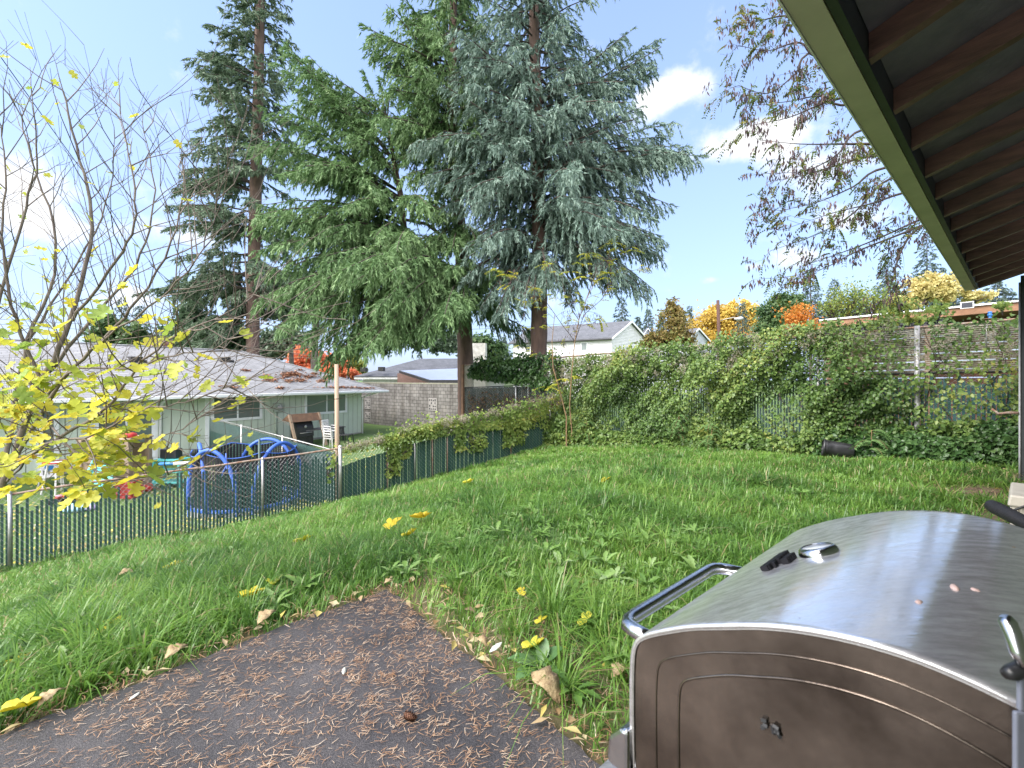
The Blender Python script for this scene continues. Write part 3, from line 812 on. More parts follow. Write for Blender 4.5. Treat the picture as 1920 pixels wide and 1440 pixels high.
def grooved(name, c, e1, pitch, depth=.4, horiz=False):
    """painted boards with grooves every pitch metres along e1 (or up the wall)"""
    m, nt, b, lk = new_mat(name); b.inputs["Roughness"].default_value = .6
    tc = nt.nodes.new("ShaderNodeTexCoord")
    dot = nt.nodes.new("ShaderNodeVectorMath"); dot.operation = "DOT_PRODUCT"; dot.inputs[1].default_value = (0, 0, 1) if horiz else tuple(e1); lk.new(tc.outputs["Object"], dot.inputs[0])
    md = nt.nodes.new("ShaderNodeMath"); md.operation = "PINGPONG"; md.inputs[1].default_value = pitch / 2; lk.new(dot.outputs["Value"], md.inputs[0])
    mr = nt.nodes.new("ShaderNodeMapRange"); mr.inputs["From Min"].default_value = 0; mr.inputs["From Max"].default_value = .016 if not horiz else pitch / 2
    lk.new(md.outputs[0], mr.inputs[0])
    n = noise(nt, 1.3, 6); r = ramp(nt, [(.35, tuple(x * .9 for x in c)), (.65, c)]); lk.new(n.outputs["Fac"], r.inputs[0])
    lk.new(r.outputs[0], b.inputs["Base Color"])
    bp = nt.nodes.new("ShaderNodeBump"); bp.inputs["Strength"].default_value = 1; bp.inputs["Distance"].default_value = .03 * depth / .4; lk.new(mr.outputs[0], bp.inputs["Height"])
    lk.new(bp.outputs[0], b.inputs["Normal"])
    if not horiz:
        mx = nt.nodes.new("ShaderNodeMix"); mx.data_type = "RGBA"; mx.inputs["A"].default_value = (*[x * .55 for x in c], 1); lk.new(r.outputs[0], mx.inputs["B"]); lk.new(mr.outputs[0], mx.inputs[0]); lk.new(mx.outputs[2], b.inputs["Base Color"])
    return m


class Line:
    """a vertical plane seen from the camera: start point o, unit direction e"""
    def __init__(s, o, e):
        s.o = Vector((o[0], o[1], 0)); s.e = Vector((e[0], e[1], 0)).normalized()

    def at(s, px, py=HY):
        q = (px - CX) / F
        k = (q * s.o.y - s.o.x) / (s.e.x - q * s.e.y)
        t = s.o.y + k * s.e.y
        return k, (HY - py) / F * t + EYE


# ------------------------------------------------------------------ our own house: eave, wall, corner post
def own_house():
    root = thing("house", "dark underside of the house eave with red-brown rafters and an olive gutter", "house", L(4, -.35, 0))
    zb = 2.93; end = 10.35; u0 = -2.2; k = .34
    g = MB()           # K-style gutter
    prof = [(.497, zb), (.60, zb), (.615, zb + .03), (.625, zb + .07), (.65, zb + .115), (.65, zb + .13), (.637, zb + .13), (.637, zb + .112), (.60, zb + .02), (.51, zb + .015), (.51, zb + .13), (.497, zb + .13)]
    g.prism([L(u0, v, z) for v, z in prof], U * (end - u0)); g.build("gutter", OLIVE, root)
    g = MB(); g.prism([L(end, v, z) for v, z in prof[:6] + [prof[-1]]], U * .012); g.build("gutter_end", OLIVE, root)
    g = MB(); g.uvbox((u0, end + .012), (.602, .609), (zb - .006, zb + .016)); g.build("drip_or_highlight_edge", WHITE, root)  # white strip standing in for the sky highlight along the gutter lip
    f = MB(); f.uvbox((u0, end), (.461, .494), (zb + .005, zb + .16)); f.build("fascia", TRIM, root)
    for i in range(22):
        uc = 10.25 - i * .592
        if uc < u0: break
        r = MB(); a = .458; bq = -1.9
        r.prism([L(uc, a, zb + .015), L(uc, a, zb + .135), L(uc, bq, zb + .135 + (a - bq) * k), L(uc, bq, zb + .015 + (a - bq) * k)], U * .052); r.build("rafter", EAVE_WOOD, root)
    s = MB(); s.prism([L(u0, .58, zb + .10), L(u0, .58, zb + .155), L(u0, -4, zb + .155 + 4.58 * k), L(u0, -4, zb + .14 + (4.458) * k)], U * (end + .05 - u0))
    s2 = MB(); a = .457
    s2.prism([L(u0, a, zb + .138), L(u0, a, zb + .15), L(u0, -1.9, zb + .15 + (a + 1.9) * k), L(u0, -1.9, zb + .138 + (a + 1.9) * k)], U * (end - u0 - .06)); s2.build("soffit", SOFFIT, root)
    s3 = MB()
    s3.prism([L(u0, .60, zb + .135), L(u0, .60, zb + .165), L(u0, -4, zb + .165 + 4.6 * k), L(u0, -4, zb + .152 + 4.6 * k)], U * (end + .05 - u0)); s3.build("roof", ROOFD, root)
    b = MB(); b.prism([L(end - .05, .456, zb + .008), L(end - .05, .456, zb + .13), L(end - .05, -3.9, zb + .13 + 4.3 * k), L(end - .05, -3.9, zb + .008 + 4.3 * k)], U * .045); b.build("barge_board", TRIM, root)
    # boxed end of the eave next to the corner
    w = MB(); w.uvbox((u0, 10.1), (-.47, -.35), (-.1, zb + .25)); w.build("wall", mat("olive_house_wall", (.16, .18, .1), rough=.7), root)
    w = MB(); w.uvbox((9.98, 10.1), (-4, -.47), (-.1, zb + .25)); w.build("end_wall", mat("olive_end_wall", (.16, .18, .1), rough=.7), root)
    p = MB(); p.uvbox((9.86, 9.96), (-.085, .012), (G(7.5, 6.5), 3.0)); p.build("corner_post", TRIM, root, bevel=.004)
    p = MB(); p.tube([L(9.85, .02, .05), L(9.85, .02, .5), L(9.85, .02, 2.9)], .012, 8); p.build("conduit", GREYP, root, smooth=True)
    h = MB(); c = L(9.84, .03, 1.0); h.tube([c, c + V * .1 + Z * .0, c + V * .2 - Z * .02, c + V * .27 + Z * .05], [.022, .02, .018, .014], 8); h.build("hose_hook", RUST, root, smooth=True)


own_house()


# ------------------------------------------------------------------ gas grill
def grill():
    m, nt, b, lk = new_mat("brushed_stainless"); b.inputs["Metallic"].default_value = .92
    n1 = noise(nt, 26, 5, .7, stretch=(1, 1, 1)); n2 = noise(nt, 2.2, 5)
    r = ramp(nt, [(.3, (.76, .745, .745)), (.7, (.86, .85, .85))]); lk.new(n2.outputs["Fac"], r.inputs[0]); lk.new(r.outputs[0], b.inputs["Base Color"])
    mp = nt.nodes.new("ShaderNodeMapping"); mp.inputs["Rotation"].default_value = (0, 0, -math.atan2(U.y, U.x)); mp.inputs["Scale"].default_value = (3, 260, 260)
    tc = nt.nodes.new("ShaderNodeTexCoord"); lk.new(tc.outputs["Object"], mp.inputs[0])
    n3 = nt.nodes.new("ShaderNodeTexNoise"); n3.inputs["Scale"].default_value = 1; n3.inputs["Detail"].default_value = 3; lk.new(mp.outputs[0], n3.inputs["Vector"])
    mp5 = nt.nodes.new("ShaderNodeMapping"); mp5.inputs["Rotation"].default_value = (0, 0, -math.atan2(U.y, U.x)); mp5.inputs["Scale"].default_value = (12, 75, 75); lk.new(tc.outputs["Object"], mp5.inputs[0])
    n5 = nt.nodes.new("ShaderNodeTexNoise"); n5.inputs["Scale"].default_value = 1; n5.inputs["Detail"].default_value = 8; n5.inputs["Roughness"].default_value = .75; lk.new(mp5.outputs[0], n5.inputs["Vector"])
    mr = nt.nodes.new("ShaderNodeMapRange"); mr.inputs["From Min"].default_value = .35; mr.inputs["From Max"].default_value = .65; mr.inputs["To Min"].default_value = .03; mr.inputs["To Max"].default_value = .2; lk.new(n5.outputs["Fac"], mr.inputs[0]); lk.new(mr.outputs[0], b.inputs["Roughness"])
    bp = nt.nodes.new("ShaderNodeBump"); bp.inputs["Strength"].default_value = .06; bp.inputs["Distance"].default_value = .002; lk.new(n3.outputs["Fac"], bp.inputs["Height"])
    # rain beads and smears
    n4 = noise(nt, 55, 5, .7); bp2 = nt.nodes.new("ShaderNodeBump"); bp2.inputs["Strength"].default_value = .07; bp2.inputs["Distance"].default_value = .002
    lk.new(n4.outputs["Fac"], bp2.inputs["Height"]); lk.new(bp.outputs[0], bp2.inputs["Normal"]); lk.new(bp2.outputs[0], b.inputs["Normal"])
    b2 = nt.nodes.new("ShaderNodeBsdfPrincipled"); b2.inputs["Metallic"].default_value = .9; b2.inputs["Roughness"].default_value = .58; b2.inputs["Base Color"].default_value = (.78, .77, .79, 1); lk.new(bp.outputs[0], b2.inputs["Normal"])
    ms = nt.nodes.new("ShaderNodeMixShader"); mrr = nt.nodes.new("ShaderNodeMapRange"); mrr.inputs["From Min"].default_value = .4; mrr.inputs["From Max"].default_value = .62; mrr.inputs["To Min"].default_value = .26; mrr.inputs["To Max"].default_value = .46
    lk.new(n5.outputs["Fac"], mrr.inputs[0]); lk.new(mrr.outputs[0], ms.inputs[0]); lk.new(b.outputs[0], ms.inputs[1]); lk.new(b2.outputs[0], ms.inputs[2]); lk.new(ms.outputs[0], nt.nodes["Material Output"].inputs["Surface"])
    STEEL = m
    SIDE = mat("smoked_steel_end_panel", (.30, .25, .21), (.075, .06, .05), rough=.17, metal=.92, scale=5.5, bump=.10, bscale=11, rvar=.1, mid=(.32, .68))
    CHROME = mat("chrome", (.62, .62, .63), (.5, .5, .52), rough=.14, metal=1, scale=20, bump=.08, bscale=90)
    root = thing("gas_grill", "stainless steel gas grill with a rounded lid, wet with rain", "grill", L(.94, .1, 0))
    E = EYE
    # outline of the lid across the grill (v, z)
    prof = [(.392, -.62), (.394, -.50), (.393, -.43), (.388, -.404), (.372, -.388), (.34, -.368), (.30, -.345), (.26, -.328), (.21, -.306), (.16, -.291), (.11, -.282), (.06, -.279), (.0, -.288), (-.06, -.306), (-.12, -.333), (-.16, -.36), (-.18, -.40), (-.185, -.46), (-.185, -.62)]
    u0, u1 = .592, 1.292
    def out(v, z, d):
        return L(0, v, z + E)
    lid = MB(); nseg = 14; th = .0
    n = len(prof)
    for i in range(nseg + 1):
        u = u0 + (u1 - u0) * i / nseg
        for (v, z) in prof: lid.v.append(tuple(L(u, v, z + E)))
    for i in range(nseg):
        for j in range(n - 1):
            lid.f.append((i * n + j, (i + 1) * n + j, (i + 1) * n + j + 1, i * n + j + 1))
    o = lid.build("lid", STEEL, root, smooth=True)
    md = o.modifiers.new("sub", "SUBSURF"); md.levels = 2; md.render_levels = 2
    md = o.modifiers.new("solid", "SOLIDIFY"); md.thickness = .006; md.offset = -1
    def inset(k, c=(.1, -.46)):
        return [(c[0] + (v - c[0]) * k, c[1] + (z - c[1]) * k) for v, z in prof]
    # end panels, slightly inside the rolled edge, pressed with two nested lines
    def smooth_prof(pp, it=2):
        for _ in range(it):
            q = [pp[0]]
            for a, c in zip(pp[:-1], pp[1:]):
                q += [(a[0] * .75 + c[0] * .25, a[1] * .75 + c[1] * .25), (a[0] * .25 + c[0] * .75, a[1] * .25 + c[1] * .75)]
            pp = q + [pp[-1]]
        return pp
    for us, name in ((u0 + .003, "end_panel"), (u1 - .006, "end_panel")):
        e = MB(); pp = smooth_prof(inset(.992)); e.prism([L(us, v, z + E) for v, z in pp], U * .003); pn = e.build(name, SIDE, root)
        if us < 1:
            for k, w in ((.87, .0013), (.75, .0017)):
                q = [(v, z) for v, z in smooth_prof(inset(k, (.1, -.50)))]
                q = [p for p in q if p[1] < 0] ; t = MB(); t.tube([L(us - .0005, v, z + E) for v, z in q], w, 6, False)
                t.build("pressed_line", SIDE, pn, smooth=True)
            rim = MB(); rim.tube([L(u0 + .001, v, z + E) for v, z in smooth_prof(inset(.998))], .0012, 6, False); rim.build("rolled_edge", STEEL, pn, smooth=True)
            # small dark mark low on the panel
            mk = MB()
            def bar(a, b2, w=.0035):
                a = L(us - .003, *a); b2 = L(us - .003, *b2); mk.tube([a, b2], w * .7, 4)
            c0 = W(1460, 1343, .56); vv = c0.dot(V); zz = c0.z
            for a, b2 in (((-.010, .004), (-.004, .006)), ((-.010, -.004), (-.003, 0)), ((-.008, 0), (-.003, 0)), ((-.010, -.006), (-.006, -.003)), ((.002, .005), (.004, -.005)), ((.003, .005), (.009, .004)), ((.009, .003), (.005, 0)), ((.006, 0), (.011, -.006)), ((.004, -.001), (.01, -.001))):
                bar((vv - a[0] * 1.0, zz + a[1]), (vv - b2[0] * 1.0, zz + b2[1]))
            mk.build("mark", BLACK, pn)
    def lidz(v):
        for a, c in zip(prof[:-1], prof[1:]):
            if c[0] <= v <= a[0]:
                q = (a[0] - v) / (a[0] - c[0] + 1e-9); return a[1] * (1 - q) + c[1] * q
        return -.3
    # raised beads pressed across the lid
    for uu in (.742, 1.17):
        t = MB(); q = [p for p in smooth_prof(prof) if -.05 < p[0] < .34 and p[1] > -.40]; t.tube([L(uu, v, z + E + .0005) for v, z in q], [.0008] + [.0034] * (len(q) - 2) + [.0008], 8); t.build("pressed_bead", STEEL, root, smooth=True)
    # handle: bent tube in front of the lid
    hz = -.425 + E
    t = MB(); pts = [L(.655, .385, hz - .003), L(.655, .43, hz), L(.66, .448, hz), L(.674, .456, hz), L(.69, .458, hz), L(.84, .458, hz), L(.98, .458, hz), L(1.0, .455, hz), L(1.012, .446, hz), L(1.02, .43, hz), L(1.03, .385, hz)]
    o = t_obj = t; t.tube(pts, .0125, 14); t.build("handle", CHROME, root, smooth=True)
    # thermometer
    c = L(.945, .238, lidz(.238) + E); ax = (Z * .93 + V * .36).normalized()
    t = MB(); t.lathe(c - ax * .004, [(.0325, 0), (.0335, .004), (.0325, .013), (.030, .019), (.026, .022), (.0245, .0222), (.024, .019), (.0, .019)], ax, 28, False); th = t.build("thermometer", CHROME, root, smooth=True)
    t = MB(); t.lathe(c + ax * .0145, [(.0238, .0012), (.0235, .0022), (.0, .0026)], ax, 28, False); t.build("dial", mat("dial_face", (.55, .58, .62), (.48, .5, .54), rough=.15), th, smooth=True)
    # dark raised badge of blocky letters beside it, too slanted to read
    ax2 = U; pl = (V * -.85 + Z * .5).normalized()
    t = MB(); b0 = L(.855, .300, lidz(.300) + E + .002); up = ax2.cross(pl).normalized()
    if up.z < 0: up = -up
    rr = random.Random(5)
    for i in range(8):
        a = i * .0125; h = rr.choice((.017, .02, .015)); t.obox(b0, ax2, pl, up, (a, a + .0105), (-.002, h), (0, .011))
    t.obox(b0, ax2, pl, up, (-.004, .105), (.004, .013), (0, .0115))
    for i in range(4):
        t.obox(b0, ax2, pl, up, (.03 + i * .011, .039 + i * .011), (.024, .036), (0, .010))
    t.build("badge", mat("badge_black", (.012, .012, .016), rough=.75, spec=.2), root)
    # body below the lid
    t = MB(); t.uvbox((u0 + .01, u1 - .01), (-.17, .385), (.66, .878)); t.build("firebox", SIDE, root, bevel=.01)
    t = MB(); t.prism([L(u0 - .01, v, z) for v, z in ((.385, .862), (.47, .845), (.485, .80), (.455, .70), (.385, .70))], U * (u1 - u0 + .02)); cp = t.build("control_panel", STEEL, root)
    for k in range(4):
        c = L(.70 + k * .16, .472, .775); t = MB(); t.lathe(c, [(.026, 0), (.026, .006), (.021, .01), (.019, .03), (.015, .034)], (V + Z * .15), 20); t.build("knob", BLACK, cp, smooth=True)
    t = MB(); t.uvbox((u0 + .02, u1 - .02), (-.15, .37), (.1, .655)); t.build("cabinet", SIDE, root)
    for k in (0, 1):
        d = MB(); d.uvbox((u0 + .035 + k * .325, u0 + .345 + k * .325), (.372, .386), (.13, .64)); d.build("door", STEEL, root, bevel=.003)
    for a in (u0 + .06, u1 - .06):
        for c in (-.12, .33):
            t = MB(); t.lathe(L(a - .012, c, .045), [(.043, 0), (.045, .004), (.045, .02), (.043, .024)], U, 16); t.build("wheel", BLACK, root, smooth=True)
            t = MB(); t.uvbox((a - .02, a + .02), (c - .02, c + .02), (.07, .1)); t.build("leg", BLACKM, root)
    t = MB(); t.uvbox((u1 + .01, u1 + .3), (-.12, .36), (.80, .835)); t.build("side_shelf", STEEL, root, bevel=.008)
    t = MB(); t.prism([L(u0 - .01, v, z) for v, z in ((.396, .89), (.396, .962), (.41, .96), (.432, .935), (.436, .90), (.43, .89))], U * .032); t.build("folded_shelf_bracket", CHROME, root, bevel=.006)
    # bits lying on the lid
    SEED = mat("pale_seed", (.5, .36, .33), (.36, .26, .24), rough=.7)
    bits = [((1790, 1109), .015, "pale curled seed husk stuck on the grill lid near its back"), ((1828, 1114), .012, "thin sliver of dry husk on the grill lid beside the pale seed husk"), ((1723, 1138), .014, "purple-grey leaf scrap on the grill lid at the edge of the bright reflection"), ((1505, 1170), .018, "dark pine needle stuck on the grill lid between the handle and the thermometer"), ((1895, 1032), .028, "long tan pine needle across the back of the grill lid")]
    for i, (p, s, lab) in enumerate(bits):
        q = (p[0] - CX) / F; best = None
        for t_ in np.linspace(.35, 1.4, 600):
            w = W(p[0], p[1], t_); v = w.dot(V); uu = w.dot(U)
            if u0 < uu < u1 and -.16 < v < .38 and w.z <= lidz(v) + E: best = w; break
        if best is None: continue
        c = best + Z * .003; k = i * 1.3 + .4; d = (U * math.cos(k) + V * math.sin(k)).normalized(); sd_ = Z.cross(d)
        thin = i in (3, 4)
        t = MB(); w_ = .0012 if thin else s * .3
        t.tube([c - d * s * .5, c - d * s * .2 + Z * .001, c + d * s * .2 + Z * .002, c + d * s * .5], [w_ * .3, w_, w_ * .9, w_ * .2], 7)
        o = t.build("pine_needle" if thin else "leaf_scrap", BARK_TAN if i == 4 else (BARK_DARK if thin else SEED), smooth=True); tag(o, lab, "needle" if thin else "scrap", "bits of debris on the grill lid")


grill()


# ------------------------------------------------------------------ things beside the grill on the right
def right_things():
    # black rubber-gripped tool handle leaning in from the right
    r = thing("tool_handle", "black rubber tool handle slanting in from the right behind the grill", "handle", W(1990, 1080, .8))
    a, b = W(1853, 945, 1.0), W(2030, 1035, .8); d = (b - a).normalized()
    t = MB(); t.tube([a, a + d * .006, a + d * .02, a.lerp(b, .5), b], [.006, .012, .0145, .014, .013], 14); t.build("grip", mat("black_rubber", (.014, .014, .016), (.022, .02, .022), rough=.6, scale=60, bump=.2), r, smooth=True)
    t = MB(); t.tube([b, b + d * .2 - Z * .5, b + d * .3 - Z * .85], [.011, .011, .011], 10); t.build("shaft", BLACKM, r, smooth=True)
    # chrome lever with a black pad on a grey bracket
    CH = mat("lever_chrome", (.6, .6, .63), (.5, .5, .53), rough=.15, metal=1)
    b0 = W(1925, 1370, .36)
    r = thing("clamp", "small chrome lever clamp with a black pad over the back edge of the grill", "clamp", b0)
    t = MB(); t.tube([W(1886, 1157, .38), W(1889, 1166, .38), W(1899, 1190, .375), W(1908, 1222, .37), W(1925, 1250, .365)], [.004, .0062, .006, .0055, .005], 14); t.build("lever", CH, r, smooth=True)
    t = MB(); t.tube([W(1884, 1264, .37), W(1895, 1262, .37), W(1935, 1245, .37)], [.004, .006, .0065], 12); t.build("pad", BLACK, r, smooth=True)
    t = MB(); c = W(1915, 1330, .37)
    t.obox(c, Vector((1, 0, 0)), Vector((0, 1, 0)), Z, (-.0085, .05), (-.004, .0), (-.09, .0)); t.obox(c, Vector((1, 0, 0)), Vector((0, 1, 0)), Z, (-.004, .05), (-.003, .001), (.0, .035)); t.build("bracket", mat("grey_bracket", (.2, .215, .27), (.15, .16, .2), rough=.45), r, bevel=.0015)
    # beige moulded plastic box by the wall, cables across it
    PL_ = mat("beige_moulded_plastic", (.52, .48, .41), (.44, .40, .34), rough=.55, scale=6)
    r = thing("plastic_bench", "beige moulded plastic bench end with black cables in front of the corner post", "bench", L(6, -.13, 0))
    t = MB()
    for (a, c) in ((.045, .1), (-.06, .0), (-.2, -.12)): t.uvbox((5.9, 5.94), (a - .03, c - .03), (.0, .46))
    t.uvbox((5.92, 6.6), (-.3, .06), (.05, .43)); t.prism([L(5.88, v, z) for v, z in ((.085, .38), (.07, .48), (-.3, .48), (-.3, .38))], U * .75); t.build("body", PL_, r, bevel=.015)
    CB = mat("black_cable", (.02, .02, .022), rough=.5)
    for k, (p) in enumerate(([L(5.86, .1, .30), L(5.84, .03, .37), L(5.85, -.05, .43), L(5.87, -.12, .49)], [L(5.86, .05, .0), L(5.84, .05, .1), L(5.84, .0, .22), L(5.86, -.1, .3)])):
        t = MB(); t.tube(p, .009, 8); t.build("cable", CB, r, smooth=True)
    # green hose loop past the far side of the grill
    t = MB(); a, b = W(1806, 985, 1.75), W(1868, 1000, 1.6)
    t.tube([a - Z * .3, a - Z * .06, a, a.lerp(b, .18) + Z * .018, a.lerp(b, .5) + Z * .02, b + Z * .004, b - Z * .05 + Vector((.06, 0, 0)), b - Z * .35 + Vector((.1, 0, 0)), b + Vector((.1, .1, -b.z + .02)), b + Vector((.5, .5, -b.z + .02))], .011, 10)
    o = t.build("garden_hose", mat("green_rubber_hose", (.02, .06, .045), (.03, .08, .06), rough=.4), smooth=True); tag(o, "dark green hose looping up behind the far end of the grill", "hose")


right_things()


# ------------------------------------------------------------------ fences
def chain_mesh(a, b, zt, zb, pitch=.06, r=.0022):
    """diagonal wires of a chain-link panel between two plan points"""
    mb = MB(); d = (b - a); Ln = d.length; d = d / Ln
    n = Vector((-d.y, d.x, 0)); hmax = max(zt(0) - zb(0), zt(Ln) - zb(Ln)) + .05
    s = -hmax
    while s < Ln + hmax:
        for sg in (1, -1):
            s0, s1 = s, s + sg * hmax * .8
            lo, hi = 0.0, 1.0
            for (e0, e1) in ((0, 1),):
                x0, x1 = s0, s1
                if min(x0, x1) < 0 or max(x0, x1) > Ln:
                    q = []
                    for lim in (0, Ln):
                        if (x0 - lim) * (x1 - lim) < 0: q.append((lim - x0) / (x1 - x0))
                    if not q and not (0 <= x0 <= Ln): lo = hi = 0; continue
                    if x0 < 0 or x0 > Ln: lo = min(q) if q else 1
                    if x1 < 0 or x1 > Ln: hi = max(q) if q else 1
                    if len(q) == 1: pass
            if hi - lo < .02: continue
            k = 4; pts = []
            for i in range(k + 1):
                q = lo + (hi - lo) * i / k; ss = s0 + (s1 - s0) * q
                z0, z1 = zb(ss), zt(ss); p = a + d * ss; p = Vector((p.x, p.y, z0 + (z1 - z0) * q)) + n * (.004 * sg); pts.append(p)
            mb.tube(pts, r, 3, False)
        s += pitch * 1.35
    return mb


def slat_mesh(a, b, zt, zb, w, pitch, off=0.0, seed=1):
    rng = random.Random(seed); mb = MB(); d = b - a; Ln = d.length; d = d / Ln; n = Vector((-d.y, d.x, 0)); s = pitch * .5
    while s < Ln:
        p = a + d * s; t = zt(s, rng); l = zb(s)
        if t - l > .05:
            dx = rng.uniform(-.006, .006); mb.obox(Vector((p.x, p.y, 0)) + n * off, d, n, Z, (-w / 2 + dx, w / 2 + dx), (-.003, .003), (l, t))
        s += pitch
    return mb


def interp(tab):
    xs = [p[0] for p in tab]; ys = [p[1] for p in tab]
    return lambda s: float(np.interp(s, xs, ys))


FL = Line(FA, FD)


def side_fence():
    root = thing("chain_link_fence", "low chain-link fence with dark green slats running down along the lawn", "fence", FA.lerp(FB, .3) + Z * G(*FA.lerp(FB, .3).xy))
    def key(px, py): return FL.at(px, py)
    tab = sorted([key(0, 930), key(87, 916), key(420, 871), key(637, 841), key(690, 832), key(800, 812), key(900, 793), key(1040, 768)])
    tab = [(-6, tab[0][1] - .35)] + tab
    zt = interp(tab); s_end = tab[-1][0]
    a = FA + FD * -5; b = FA + FD * s_end
    zt2 = lambda s: zt(s - 5)
    zb2 = lambda s: G(*(a + FD * s).xy) + .02
    chain_mesh(a, b, lambda s: zt2(s) + .02, zb2, .062, .0016).build("wire_mesh", GALV, root)
    # slats: ragged tops on the left, level on the right
    k1 = FL.at(366)[0] + 5; k2 = FL.at(640)[0] + 5; kp = FL.at(700)[0] + 5
    def top(s, rng):
        if s < k1:
            q = .5 + .5 * math.sin(s * 3.1) * math.sin(s * 1.3 + .5)
            return zt2(s) - rng.choice((.02, .12, .2, .26, .3, .36, .4, .48)) * (.55 + .6 * q) - .03
        if s < k2: return zt2(s) - rng.uniform(.03, .32)
        return zt2(s) - np.interp(s, [k2, k2 + .4, kp + 1, kp + 2.5], [.42, .34, .2, .12]) - rng.uniform(0, .015)
    mb = slat_mesh(a, FA + FD * (k2 - 5), top, zb2, .036, .058, 0, 4)
    mb.build("privacy_slats", SLAT, root)
    w = FA + FD * (k2 - 5)
    mb = slat_mesh(w, b, lambda s, r: top(s + k2, r), lambda s: zb2(s + k2), .056, .062, 0, 5); mb.build("privacy_slats", SLAT, root)
    r = MB(); n = 40
    r.tube([Vector(((a + FD * (i / n * (s_end + 5))).x, (a + FD * (i / n * (s_end + 5))).y, zt2(i / n * (s_end + 5)) + .006 * math.sin(i * 1.9))) for i in range(n + 1)], .02, 8); r.build("top_rail", RUST, root, smooth=True)
    for px, mt, rad, up in ((-160, GALV, .028, .03), (20, GALV, .026, .05), (492, GALV, .024, .02), (637, GALV, .04, .06), (726, RUST, .015, -.03), (777, GALV, .02, .02), (810, RUST, .017, 0), (838, RUST, .015, 0), (957, RUST, .018, 0), (1030, GALV, .025, .1)):
        s = FL.at(px)[0]; p = FA + FD * s; mb = MB(); z0 = G(*p.xy)
        off = FN * (rad + .008)
        mb.tube([Vector((p.x, p.y, z0 - .1)) + off, Vector((p.x, p.y, zt(s) + up)) + off], rad, 10); mb.lathe(Vector((p.x, p.y, zt(s) + up)) + off, [(rad * 1.08, -.03), (rad * 1.1, 0), (rad * .7, .02), (0.002, .03)], Z, 10, False)
        mb.build("post", mt, root, smooth=True)
    s = FL.at(487)[0]; p = FA + FD * s + FN * -.06; mb = MB(); mb.tube([Vector((p.x, p.y, G(*p.xy) - .1)), Vector((p.x, p.y, FL.at(487, 824)[1]))], .022, 8); mb.build("stake", SLAT, root, smooth=True)
    # tan pole at the junction
    s = FL.at(634)[0]; p = FA + FD * s + FN * -.09; mb = MB()
    top = W(631, 683, p.y); mb.tube([Vector((p.x, p.y, G(*p.xy) - .2)), Vector((p.x, p.y, FL.at(634, 850)[1])), Vector((top.x, top.y, top.z))], [.05, .05, .046], 12)
    o = mb.build("wooden_pole", TAN, smooth=True); tag(o, "tall tan wooden pole standing where two green fences meet", "pole")
    return zt


ZT_SIDE = side_fence()


def divider_fence():
    a = W(394, 783, 17.2); b = W(640, 848, 10.9); za, zb_ = a.z, b.z
    a0 = Vector((a.x, a.y, 0)); b0 = Vector((b.x, b.y, 0)); Ln = (b0 - a0).length; d = (b0 - a0) / Ln
    root = thing("chain_link_fence", "green slatted chain-link fence crossing the neighbour's yard from the house to the tan pole", "fence", (a0 + b0) / 2 + Z * G(*((a0 + b0) / 2).xy))
    zt = lambda s: za + (zb_ - za) * min(1, s / Ln); zbf = lambda s: G(*(a0 + d * s).xy)
    slat_mesh(a0, b0, lambda s, r: zt(s) - .05 - r.uniform(0, .02), zbf, .058, .06, .0, 8).build("privacy_slats", SLAT, root)
    chain_mesh(a0, b0, lambda s: zt(s) + .03, lambda s: zt(s) - .5, .06, .002).build("wire_mesh", GALV, root)
    r = MB(); r.tube([Vector((a.x, a.y, za)), Vector((b.x, b.y, zb_))], .013, 8); r.build("top_rail", GALV, root, smooth=True)
    for q in (0.0, .33, .66, .985):
        p = a0.lerp(b0, q); mb = MB(); mb.tube([Vector((p.x, p.y, G(*p.xy) - .1)), Vector((p.x, p.y, zt(q * Ln) + .04))], .025, 8); mb.build("post", SLAT if q == 0 else GALV, root, smooth=True)


divider_fence()
BL = Line(BR, BW)


